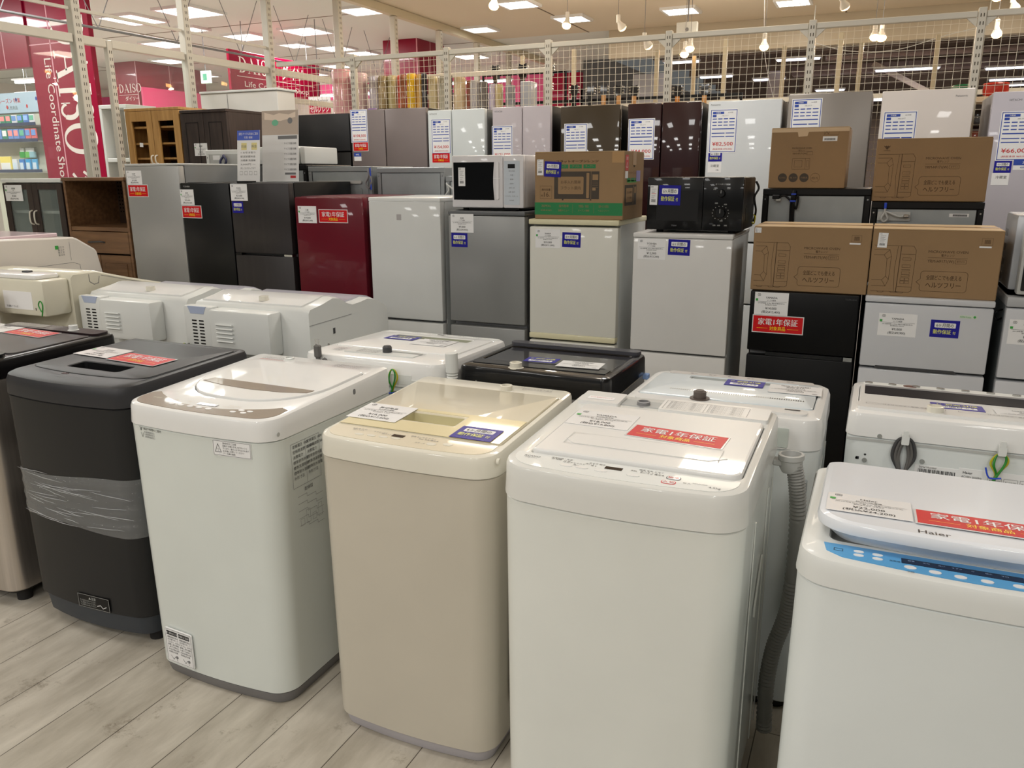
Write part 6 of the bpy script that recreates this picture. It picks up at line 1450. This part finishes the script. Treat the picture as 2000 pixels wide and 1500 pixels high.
# ---------------------------------------------------------------- the pink shop beyond the glass
CRIM = mat('crimson_banner', (142, 4, 46), .3, coat=.3, vary=.02); SEAM = mat('banner_seam', (214, 150, 160), .4, vary=0); LETT = mat('banner_letters', (226, 214, 206), .35, vary=0)
def serif(P, mb, st, a, b, h, m, l=.002, kx=1):
    """thick-and-thin serif capitals drawn as polygons; a: left start, b: baseline"""
    s = h; sx = h * kx
    for ch in st:
        R = lambda x0, y0, x1, y1: P.poly(mb, [(a + x0 * sx, b + y0 * s), (a + x1 * sx, b + y0 * s), (a + x1 * sx, b + y1 * s), (a + x0 * sx, b + y1 * s)], m, l)
        def arc(cx, cy, rx, ry, a0, a1, t0, t1, n=16):
            for i in range(n):
                p0 = math.radians(a0 + (a1 - a0) * i / n); p1 = math.radians(a0 + (a1 - a0) * (i + 1) / n)
                q = []
                for p, sg in ((p0, 1), (p1, 1), (p1, -1), (p0, -1)):
                    t = t1 + (t0 - t1) * abs(math.cos(p)) ; t *= .5
                    q.append((a + (cx + (rx + sg * t) * math.cos(p)) * sx, b + (cy + (ry + sg * t) * math.sin(p)) * s))
                P.poly(mb, q if a1 > a0 else q[::-1], m, l)
        wd = .5
        if ch == 'D': R(.02, 0, .28, .03); R(.02, .97, .28, 1); R(.10, .03, .22, .97); arc(.26, .5, .42, .47, -90, 90, .14, .05); wd = .82
        elif ch == 'A':
            P.poly(mb, [(a + .36 * sx, b + s), (a + .42 * sx, b + s), (a + .78 * sx, b), (a + .62 * sx, b), (a + .34 * sx, b + .82 * s)], m, l)
            P.poly(mb, [(a + .36 * sx, b + s), (a + .34 * sx, b + .9 * s), (a + .08 * sx, b), (a + .13 * sx, b)], m, l); R(.18, .3, .56, .34); R(0, 0, .22, .03); R(.54, 0, .86, .03); wd = .88
        elif ch == 'I': R(.02, 0, .32, .03); R(.02, .97, .32, 1); R(.11, .03, .24, .97); wd = .38
        elif ch == 'S':
            arc(.30, .74, .19, .23, 30, 200, .08, .06); arc(.30, .74, .19, .23, 200, 270, .14, .1); arc(.30, .26, .19, .25, 90, -30, .14, .1); arc(.30, .26, .19, .24, -30, -160, .08, .06)
            R(.49, .72, .52, .98); R(.08, .02, .11, .3); wd = .6
        elif ch == 'O': arc(.44, .5, .36, .49, 0, 360, .14, .04, 30); wd = .9
        a += (wd + .04) * sx
    return a
t = thing('crimson_banner', 'tall crimson shop banner with large sideways lettering beyond the glass at the left', 'banner', (-7.5, 6.02, 0))
P = Pl((-7.98, 6.0, 0), (1, 0, 0), (0, 0, 1)); off = (7.5, -6.02, 0)
mb = MB(); mb.box(-7.98, 6.0, 0, -7.12, 6.06, CZ - .004, CRIM, .004, 1); obj('panel', mb.shift(*off), t)
mb = MB(); P.rect(mb, .30, 0, .315, CZ, SEAM, .001); P.rect(mb, 0, 2.78, .86, 2.79, SEAM, .001)
D = Pl(P.pt(.33, 3.02, .001), (0, 0, -1), (1, 0, 0))      # letters run downwards
serif(D, mb, 'DAISO', 0, .01, .46, LETT, .001, .76); D.text(mb, 'ダイソー', 1.86, .22, .30, LETT, .001, bold=.03, wd=.80)
D.text(mb, 'Life Coordinate Shop', .98, -.09, .10, LETT, .001, wd=1.22)
obj('lettering', mb.shift(*off), t, label='large cream lettering running downwards')
mb = MB(); mb.box(-9.6, 5.98, 2.58, -7.985, 6.06, CZ - .004, CRIM, .003, 1)
P = Pl((-9.6, 5.98, 2.58), (1, 0, 0), (0, 0, 1))
for a in (.75, 1.25): P.rect(mb, a, 0, a + .012, .80, SEAM, .001)
tag(obj('crimson_fascia', mb), 'crimson ceiling fascia left of the tall banner, at the top left corner', 'sign')
def pink_column(x0, x1, y0, d, label, z0=0, text=None):
    t = thing('crimson_column', label, 'column', ((x0 + x1) / 2, y0 + d / 2, z0)); off = (-(x0 + x1) / 2, -(y0 + d / 2), -z0)
    mb = MB(); mb.box(x0, y0, z0, x1, y0 + d, CZ, CRIM, .004, 1); obj('column', mb.shift(*off), t)
    mb = MB(); P = Pl((x0, y0, 0), (1, 0, 0), (0, 0, 1)); Q = Pl((x1, y0, 0), (0, 1, 0), (0, 0, 1))
    P.rect(mb, (x1 - x0) - .02, z0, x1 - x0, CZ, SEAM, .001); Q.rect(mb, d * .45, z0, d * .45 + .02, CZ, SEAM, .001)
    if text:
        serif(P, mb, 'DAISO', .05, 2.90, .14, LETT, .001); P.rect(mb, .04, 2.86, .5, 2.866, LETT, .001); P.text(mb, 'ダイソー', .34, 2.80, .06, LETT, .001, bold=.03)
    obj('panel_print', mb.shift(*off), t)
pink_column(-12.30, -11.80, 10.8, 1.6, 'crimson column with small cream lettering in the pink shop', text=True)
pink_column(-6.85, -6.27, 10.8, .8, 'crimson column seen through the mesh above the wrapped rolls')
mb = MB(); mb.box(-11.74, 10.8, 0, -11.70, 12.3, 2.98, mat('bright_pink', (236, 60, 122), .5)); tag(obj('pink_partition', mb), 'bright pink partition panel beside the lettered crimson column', 'panel')
# hanging sign in the plane x = -7.6
t = thing('hanging_sign', 'crimson shop sign hanging from the ceiling in the middle left', 'sign', (-7.6, 9.35, 2.55)); off = (7.6, -9.35, -2.55)
mb = MB(); mb.box(-7.64, 8.42, 2.56, -7.6, 10.25, 3.04, CRIM, .004, 1); obj('panel', mb.shift(*off), t)
P = Pl((-7.6, 8.42, 2.56), (0, 1, 0), (0, 0, 1)); mb = MB(); serif(P, mb, 'DAISO', .16, .22, .19, LETT, .002); P.text(mb, 'ダイソー', 1.30, .30, .15, LETT, .002, bold=.03, wd=.62)
P.rect(mb, .12, .17, 1.7, .176, LETT, .002); P.text(mb, 'Life Coordinate Shop', .9, .09, .07, LETT, .002, wd=1.3); obj('lettering', mb.shift(*off), t)
mb = MB()
for y in (8.7, 10.0): mb.cyl((-7.62, y, 3.04), (0, 0, 1), .006, CZ - 3.04, GREY, 6)
obj('hanger', mb.shift(*off), t)
# checkout sign
t = thing('checkout_sign', 'small white and crimson checkout sign hanging below the big shop sign', 'sign', (-6.7, 9.0, 2.3)); off = (6.7, -9.0, -2.3)
mb = MB(); P = Pl((-6.86, 9.0, 2.27), (1, 0, 0), (0, 0, 1)); P.slab(mb, 0, 0, .34, .21, PAPER, 0, .01); P.rect(mb, .0, 0, .34, .13, PINKD, .011); P.text(mb, 'セルフレジ', .17, .06, .07, PAPER, .012, wd=.3, bold=.03); P.text(mb, 'Cash Register', .17, .165, .03, INKG, .012, wd=.28); obj('panel', mb.shift(*off), t)
mb = MB(); mb.cyl((-6.7, 9.0, 2.48), (0, 0, 1), .005, CZ - 2.48, GREY, 6); obj('hanger', mb.shift(*off), t)
# shop wall writing and exit lamp
mb = MB(); P = Pl((-10.9, 13.96, 2.3), (1, 0, 0), (0, 0, 1)); P.text(mb, 'COORDINATE SHOP', 2.4, .78, .12, mat('pale_pink_letters', (248, 170, 196), .5), .002, wd=2.2)
P.line(mb, [(1.2 + .22 * math.cos(2 * PI * i / 20), .25 + .22 * math.sin(2 * PI * i / 20)) for i in range(20)], .07, PINK, .002, True); P.line(mb, [(1.75 + .16 * math.cos(2 * PI * i / 20), .22 + .16 * math.sin(2 * PI * i / 20)) for i in range(20)], .06, PINK, .002, True)
tag(obj('wall_lettering', mb), 'pale and pink lettering and rings on the wall of the pink shop', 'lettering')
mb = MB(); mb.box(-8.46, 8.8, 2.70, -8.30, 8.84, 2.86, mat('exit_sign_white', (206, 228, 218), .4, vary=0, emit=.3), .004, 1); P = Pl((-8.46, 8.8, 2.70), (1, 0, 0), (0, 0, 1)); P.rect(mb, .045, .04, .11, .12, mat('exit_green', (80, 190, 150), .4, vary=0), .001); mb.cyl((-8.38, 8.82, 2.86), (0, 0, 1), .006, CZ - 2.86, GREY, 6)
tag(obj('exit_sign', mb), 'small square green and white emergency exit sign left of the hanging shop sign', 'sign')
TUBE = mat('tube_light', (248, 252, 255), .4, vary=0, emit=10)
for i, (x, y, z) in enumerate(((-9.3, 7.2, 2.62), (-10.2, 11.9, 2.75), (-8.4, 11.9, 2.78), (-6.2, 12.6, 2.95), (-7.6, 13.2, 2.92), (-12.6, 9.6, 2.8))):
    mb = MB(); mb.box(x - .6, y - .03, z, x + .6, y + .03, z + .03, TUBE, .008, 1); mb.box(x - .62, y - .05, z + .031, x + .62, y + .05, z + .05, LOUV)
    for a in (-.4, .4): mb.cyl((x + a, y, z + .05), (0, 0, 1), .004, CZ - z - .05, GREY, 6)
    tag(obj('tube_lamp', mb), 'slim white tube lamp hanging in the pink shop', 'lamp', 'tube lamps in the pink shop')
# goods rack at the very left
t = thing('display_rack', 'pegboard display rack with a pale blue header beyond the glass at the left edge', 'rack', (-8.4, 6.1, 0)); off = (8.4, -6.1, 0)
mb = MB(); mb.box(-8.95, 6.10, 0, -7.99, 6.14, 2.36, mat('peg_grey', (206, 204, 186), .6), .003, 1); obj('back_panel', mb.shift(*off), t)
mb = MB(); P = Pl((-8.93, 6.09, 2.16), (1, 0, 0), (0, 0, 1)); P.slab(mb, 0, 0, .92, .20, mat('pale_blue_header', (188, 210, 226), .4), 0, .01); P.text(mb, 'シーズン 特集', .42, .12, .04, REDP, .011); P.text(mb, '人気商品', .45, .05, .03, INKG, .011)
for i, c in enumerate((BLUEB, GRN, REDP, BLUEB, REDP, BLUEB)): P.disc(mb, .06 + .155 * i, .06 + .07 * (i % 2), .014, c, .011, 10, ry=.02)
obj('header', mb.shift(*off), t)
for z in (2.02, 1.86, 1.55):
    mb = MB(); mb.box(-8.93, 5.96, z - .002, -8.0, 6.09, z + .004, LGREY); mb.box(-8.93, 5.955, z - .002, -8.0, 5.962, z + .03, mat('shelf_edge_navy', (56, 66, 92), .4)); obj('shelf', mb.shift(*off), t)
cols = [(226, 120, 120), (90, 130, 200), (80, 120, 180), (230, 230, 236), (70, 150, 120), (120, 160, 220)]
rn = random.Random(3)
for r_, (z, hh) in enumerate(((2.024, .105), (1.864, .125))):
    for i in range(10):
        x = -8.92 + .09 * i; c = cols[rn.randrange(6)]; c2 = cols[rn.randrange(6)]
        mb = MB(); mb.box(x, 5.975, z, x + .078, 5.99, z + hh, mat('pack_%d' % cols.index(c), c, .3), .003, 1); mb.box(x + .008, 5.972, z + hh * .45, x + .07, 5.9745, z + hh * .9, mat('packp_%d' % cols.index(c2), tuple(min(255, q + 40) for q in c2), .3))
        tag(obj('goods_pack', mb), 'small blister pack on the ' + ('upper' if r_ == 0 else 'lower') + ' shelf of the left display rack', 'package', 'packs on the ' + ('upper' if r_ == 0 else 'lower') + ' rack shelf')
for i, (x, c) in enumerate(((-8.42, (60, 160, 70)), (-8.33, (110, 190, 90)), (-8.27, (150, 190, 200)))):
    mb = MB(); mb.loft([[(q[0], q[1], z) for q in rr(x, 6.03, x + .08, 6.07, .015)] for z in (1.70, 1.76)], mat('green_pack_%d' % i, c, .4)); mb.box(x + .01, 6.04, 1.76, x + .07, 6.05, 1.80, PAPER); mb.box(x + .036, 6.04, 1.80, x + .044, 6.10, 1.806, METAL)
    tag(obj('hanging_pack', mb), ['left dark green', 'middle light green', 'right pale'][i] + ' pack hanging on the pegboard rack', 'package')
for i, (x, c) in enumerate(((-8.86, (236, 200, 220)), (-8.66, (244, 224, 120)), (-8.47, (226, 230, 236)), (-8.36, (70, 130, 200)), (-8.26, (60, 160, 220)), (-8.16, (90, 170, 220)))):
    wd = .17 if i < 2 else .075
    mb = MB(); mb.box(x, 5.975, 1.554, x + wd, 5.995, 1.554 + (.16 if i < 2 else .13), mat('lowpack_%d' % i, c, .35), .003, 1); mb.box(x + .012, 5.973, 1.575, x + wd - .012, 5.9748, 1.65, PAPER if i < 2 else mat('lowpackp', (210, 226, 240), .4))
    tag(obj('goods_pack', mb), ['pink and white card pack', 'yellow topped card pack', 'pale grey slim pack', 'deep blue slim pack', 'sky blue slim pack', 'light blue slim pack'][i] + ' on the bottom shelf of the left display rack', 'package')

# ---------------------------------------------------------------- wrapped rolls behind the mesh
ROLLS = [(-4.90, .095, 2.50, (216, 160, 162)), (-4.71, .08, 2.46, (206, 176, 176)), (-4.545, .06, 2.43, (190, 182, 190)), (-4.43, .05, 2.42, (150, 130, 90)), (-4.34, .045, 2.42, (186, 170, 120)), (-4.27, .022, 2.42, (226, 90, 70)), (-4.21, .03, 2.42, (160, 90, 50)), (-4.13, .045, 2.43, (226, 180, 20)), (-4.045, .04, 2.42, (216, 170, 90)),
         (-3.98, .028, 2.42, (52, 48, 52)), (-3.90, .045, 2.39, (196, 180, 140)), (-3.80, .045, 2.39, (176, 170, 150)), (-3.71, .026, 2.39, (60, 54, 50)), (-3.62, .055, 2.37, (206, 184, 148)), (-3.53, .026, 2.34, (150, 80, 60)), (-3.46, .04, 2.33, (190, 186, 190)), (-3.375, .04, 2.32, (110, 104, 100)), (-3.29, .038, 2.30, (186, 176, 196)), (-3.21, .036, 2.29, (190, 170, 120)), (-3.11, .045, 2.28, (150, 148, 150))]
names = ['thick dusty pink', 'thick pale pink', 'lilac grey', 'olive brown', 'dull gold', 'thin orange-red', 'thin russet', 'bright yellow', 'amber', 'thin black', 'sand coloured', 'pale khaki', 'thin charcoal', 'thick beige', 'thin brick red', 'light silver', 'dark silver', 'pale violet', 'straw coloured', 'speckled grey']
for i, ((x, r_, z1, c), nm) in enumerate(zip(ROLLS, names)):
    mb = MB(); y = 6.96 + .02 * (i % 3)
    mb.lathe((x, y, .9), (0, 0, 1), [(r_ * .97, 0), (r_, .01), (r_, z1 - .92), (r_ * .93, z1 - .905), (r_ * .35, z1 - .9), (r_ * .3, z1 - .93), (.002, z1 - .93)], mat('roll_%d' % i, c, .18, coat=.6, vary=.18, vscale=5), 18)
    tag(obj('wrapped_roll', mb), nm + ' plastic wrapped roll standing behind the mesh', 'fabric roll')
mb = MB(); mb.box(-5.02, 6.85, .86, -3.05, 7.15, .9, WPLAST, .004, 1)
for x in (-4.95, -3.1):
    for y in (6.9, 7.1): mb.box(x - .02, y - .02, 0, x + .02, y + .02, .86, WPLAST)
tag(obj('roll_stand', mb), 'low white stand under the wrapped rolls', 'stand')
mb = MB(); mb.box(-5.1, 7.22, 2.40, -2.85, 7.25, 2.44, POST, .003, 1); 
for x in (-5.08, -2.87): mb.box(x - .02, 7.22, 0, x + .02, 7.25, 2.40, POST)
tag(obj('roll_rack_bar', mb), 'cream bar behind the tops of the wrapped rolls', 'rail')
mb = MB(); mb.box(-3.00, 6.95, 2.08, -2.9, 7.1, 2.30, mat('clear_case', (190, 192, 200), .1, coat=.5), .004, 1); mb.box(-3.02, 6.94, 0, -2.88, 7.11, 2.079, WPLAST, .004, 1); tag(obj('clear_case', mb), 'grey transparent case on a white pedestal right of the wrapped rolls', 'case')

# ---------------------------------------------------------------- instruments beyond the mesh
GW = mat('guitar_brown', (112, 52, 26), .25, coat=.6); GB2 = mat('guitar_black', (22, 16, 14), .2, coat=.6); MAP = mat('maple', (190, 140, 84), .4)
def guitar(x, y, zt, body, neckm, label, scale=1, full=True, bw=1):
    t = thing('guitar', label, 'guitar', (x, y, zt - 1.0 * scale)); s = scale
    P = Pl((0, -.02, 0), (1, 0, 0), (0, 0, 1)); z0 = 0
    if full:
        pts = []
        for i in range(40):
            a = 2 * PI * i / 40; r_ = 1 + .16 * math.cos(2 * a + .0) ; 
            pts.append((bw * .165 * s * math.cos(a) * (1 - .18 * math.sin(a) - .22 * math.exp(-((math.sin(a) - .15) / .22) ** 2)), .24 * s * math.sin(a) + .24 * s))
        mb = MB(); P.prism(mb, pts, body, -.06, 0); obj('body', mb, t)
        mb = MB(); P.disc(mb, 0, .30 * s, .04 * s, BLACK, .001, 18); P.slab(mb, -.05 * s, .12 * s, .05 * s, .14 * s, BLACK, 0, .008); obj('bridge', mb, t)
    mb = MB(); P.slab(mb, -.024 * s, .35 * s, .024 * s, .88 * s, neckm, -.01, .008); obj('neck', mb, t)
    mb = MB(); P.prism(mb, [(-.03 * s, .88 * s), (.03 * s, .88 * s), (.045 * s, .92 * s), (.04 * s, 1.0 * s), (.0, .985 * s), (-.035 * s, 1.0 * s), (-.04 * s, .92 * s)], neckm if full is False else GB2, -.012, .006)
    for k in range(3):
        for sg in (-1, 1): mb.cyl((sg * .04 * s, -.02, (.91 + .03 * k) * s), (sg, 0, 0), .008, .018, METAL, 8)
    obj('headstock', mb, t)
    return t
guitar(-3.42, 7.345, 2.50, GB2, mat('neck_dark', (60, 40, 30), .4), 'dark guitar hanging leftmost behind the mesh, over the lilac-grey refrigerator', .8, bw=.6)
guitar(-2.87, 7.345, 2.50, mat('shiny_dark', (40, 34, 30), .2, coat=.7), BLACK, 'thin black instrument hanging right of the reddish brown guitar', .8, bw=.5)
guitar(-3.14, 7.345, 2.50, GW, mat('neck_dark', (60, 40, 30), .4), 'reddish brown guitar with sunburst body behind the mesh', 1.0)
for i, (x, z, m_, nm) in enumerate(((-2.98, 2.36, BLACK, 'black instrument neck nearest the brown guitar'), (-2.72, 2.32, BLACK, 'black instrument neck over the olive refrigerator left corner'), (-2.56, 2.30, GB2, 'dark instrument neck second over the olive refrigerator'), (-2.43, 2.31, MAP, 'pale maple neck, left of three over the olive refrigerator'), (-2.285, 2.30, MAP, 'pale maple neck, middle of three over the olive refrigerator'), (-2.14, 2.29, MAP, 'pale maple neck, right of three over the olive refrigerator'),
                                (-1.74, 2.27, mat('orange_wood', (190, 120, 40), .4), 'orange instrument neck over the red-black refrigerator'), (-1.50, 2.27, MAP, 'pale orange instrument neck near the mesh post'))):
    guitar(x, 7.6, z, GW, m_, nm, .8, bw=.55)
mb = MB(); mb.box(-3.6, 7.625, 2.16, -1.2, 7.64, 2.19, BLACK, .003, 1); mb.box(-3.62, 7.62, 0, -3.6, 7.645, 2.19, BLACK); mb.box(-1.2, 7.62, 0, -1.18, 7.645, 2.19, BLACK); tag(obj('hanger_bar', mb), 'black hanger bar carrying the row of instrument necks', 'rail')
mb = MB(); mb.tube([(-3.58, 7.40, 2.42), (-2.74, 7.40, 2.42)], .012, BLACK, 8); mb.tube([(-3.58, 7.40, 2.42), (-3.58, 7.40, 0)], .012, BLACK, 8); mb.tube([(-2.74, 7.40, 2.42), (-2.74, 7.40, 0)], .012, BLACK, 8); 
for x in (-3.42, -3.14, -2.87): mb.box(x - .015, 7.35, 2.38, x + .015, 7.40, 2.44, BLACK, .003, 1)
tag(obj('hanger_bar', mb), 'short black hanger bar with hooks at the top of the hanging guitars', 'rail')

# pots beyond the mesh at the right
for x, y, z, c, nm in ((.53, 7.6, 2.07, (24, 92, 58), 'dark green round pot behind the white refrigerator at the right'), (.74, 7.55, 2.07, (178, 50, 38), 'red round pot on a dark stand between the two right refrigerators')):
    mb = MB(); m_ = mat('pot_' + nm[:4].strip(), c, .35, coat=.3); mb.lathe((x, y, z), (0, 0, 1), [(.06, 0), (.085, .015), (.09, .05), (.085, .085), (.092, .09), (.085, .10), (.07, .1), (.065, .06), (.002, .055)], m_, 22)
    tag(obj('pot', mb), nm, 'pot')
mb = MB(); mb.box(.3, 7.5, 1.5, 1.6, 7.56, 1.53, OAK); mb.box(.3, 7.45, 2.03, 1.7, 7.75, 2.068, mat('pale_shelf', (214, 190, 160), .5), .003, 1)
for x in (.32, 1.66): mb.box(x - .02, 7.6, 0, x + .02, 7.7, 2.03, DWOOD)
tag(obj('plank_shelf', mb), 'pale plank shelf beyond the mesh at the right', 'shelf')
for i, (z, c) in enumerate(((1.86, (30, 26, 28)), (1.70, (110, 40, 16)), (1.56, (96, 18, 16)))):
    mb = MB(); mb.lathe((.68, 7.72, z - .02), (0, 0, 1), [(.08, 0), (.11, .02), (.115, .10), (.10, .14), (.002, .145)], mat('dark_jar_%d' % i, c, .3, coat=.4), 18)
    tag(obj('jar', mb), ['blackish', 'russet brown', 'dark red'][i] + ' jar seen through the mesh in the gap between the two right refrigerators', 'jar')

# ---------------------------------------------------------------- dark hall: beams, ducts and lamps
GAL = mat('dusty_duct', (150, 132, 132), .45, metal=.3, vary=.15, vscale=2)
mb = MB(); mb.box(-1.6, 15.6, 3.14, 2.6, 15.9, 3.29, GAL, .01, 1); tag(obj('air_duct', mb), 'wide pinkish grey air duct under the dark ceiling', 'duct')
mb = MB(); mb.tube([(-.9, 13.2, 3.12), (2.8, 13.6, 3.16)], .05, GAL, 12); tag(obj('pipe', mb), 'grey pipe crossing the dark ceiling', 'pipe')
mb = MB(); mb.obox((.35, 15.2, 2.86), (1, 0, -.55), (0, 1, 0), (.55, 0, 1), .75, .04, .04, mat('pale_beam', (206, 190, 176), .5)); tag(obj('slanting_beam', mb), 'pale beam slanting down towards the green pot', 'beam')
mb = MB(); mb.box(-1.72, 13.5, 0, -1.55, 13.7, 3.0, mat('grey_pillar', (160, 150, 150), .6)); tag(obj('pillar', mb), 'grey pillar in the dark hall', 'pillar')
mb = MB(); mb.box(-3.7, 13, 0, -3.2, 13.3, 3.0, mat('frost_pillar', (186, 186, 190), .5)); tag(obj('pillar', mb), 'pale pillar right of the crimson wall end', 'pillar')
for i, (x, y, z, w_, tl) in enumerate(((-1.7, 18, 2.95, .8, 0), (-1.05, 17.2, 3.0, .5, 0), (-.95, 18.5, 3.0, .4, 0), (-1.9, 15, 3.02, .5, 0), (-2.6, 14, 3.0, .5, 0), (-.2, 18, 2.85, .5, 0), (.2, 17.4, 2.8, .4, 0),
                                     (.2, 14.8, 3.05, .9, 1), (1.7, 15, 3.02, .8, 1), (1.9, 16.4, 2.98, .8, 1), (2.1, 17, 2.94, .8, 1), (2.3, 18, 2.9, .8, 1), (-1.3, 13.4, 3.12, .6, 1), (-2.9, 12.8, 3.1, .5, 1))):
    mb = MB(); mb.box(x - w_ / 2, y - .05, z, x + w_ / 2, y + .05, z + .02, mat('hall_tube', (236, 238, 255), .4, vary=0, emit=4), .005, 1); mb.box(x - w_ / 2 - .02, y - .08, z + .021, x + w_ / 2 + .02, y + .08, z + .05, LOUV)
    mb.cyl((x, y, z + .05), (0, 0, 1), .006, 3.55 - z - .05, GREY, 6)
    tag(obj('hall_lamp', mb), 'small bluish white strip lamp under the dark ceiling', 'lamp', 'strip lamps in the dark hall')
mb = MB(); mb.tube(smooth_path([(-1.35, 9.8, 3.39), (-1.3, 9.8, 2.75), (-1.15, 9.8, 2.2), (-1.1, 9.8, 1.9)], 8), .003, GREY, 6); tag(obj('hanging_cable', mb), 'thin white cable hanging down behind the warm grey refrigerator', 'cable')
mb = MB(); mb.tube(smooth_path([(-.9, 10.8, 3.0), (-.5, 10.8, 2.88), (0, 10.8, 2.86), (.5, 10.8, 2.98), (.9, 10.8, 3.06)], 8), .004, LGREY, 6)
mb.tube([(-.9, 10.8, 3.0), (-.9, 10.8, CZ)], .006, WPLAST, 6); mb.tube([(.9, 10.8, 3.06), (.9, 10.8, CZ)], .006, WPLAST, 6); tag(obj('slack_cable', mb), 'slack white cable sagging under the bulkhead', 'cable')
mb = MB(); mb.box(-2.25, 9.6, 3.0, -2.02, 9.66, 3.13, WPLAST, .006, 1); mb.cyl((-2.13, 9.63, 3.13), (0, 0, 1), .008, CZ - 3.13, GREY, 8); mb.cyl((-2.13, 9.598, 3.05), (0, -1, 0), .02, .01, GREY, 10); tag(obj('hanging_box', mb), 'cream box hanging on a short rod at the middle mesh post', 'box')
# track rail
mb = MB(); mb.box(-3.7, 8.0, CZ - .03, -.1, 8.03, CZ - .001, WPLAST); tag(obj('lamp_track', mb), 'thin white lamp track on the beige ceiling', 'rail')

# ---------------------------------------------------------------- nest small fittings under the part they belong to
PARENT = {'button': 'control_panel', 'display': 'control_panel', 'panel_print': 'control_panel', 'button_print': 'control_panel', 'dial': 'control_panel',
          'lid_handle': 'lid', 'lid_band': 'lid', 'lid_window': 'lid', 'scale_strip': 'lid', 'door_window': 'door', 'handle': 'door', 'grip': 'door', 'badge': 'door',
          'plug': 'power_cord', 'hose_end': 'drain_hose', 'notice_print': 'top_cover', 'louvre': 'rear_box', 'vent_slot': 'rear_box', 'notch': 'rear_box',
          'inset': 'rear_panel', 'inlet_recess': 'top_cover'}
def base(n): return n.split('.')[0]
def mid(o):
    vs = o.data.vertices
    return sum((v.co for v in vs), Vector()) / max(1, len(vs))
for r in [o for o in bpy.data.objects if o.parent is None and o.type == 'EMPTY']:
    kids = [k for k in r.children if k.type == 'MESH']
    if base(r.name) == 'ceiling_light': continue
    for k in kids:
        want = PARENT.get(base(k.name))
        if not want: continue
        if base(r.name) == 'wooden_sideboard' and (mid(k).z > 1.0): want = 'drawer'
        c = [q for q in kids if base(q.name) == want]
        if not c: continue
        k.parent = min(c, key=lambda q: (mid(q) - mid(k)).length)
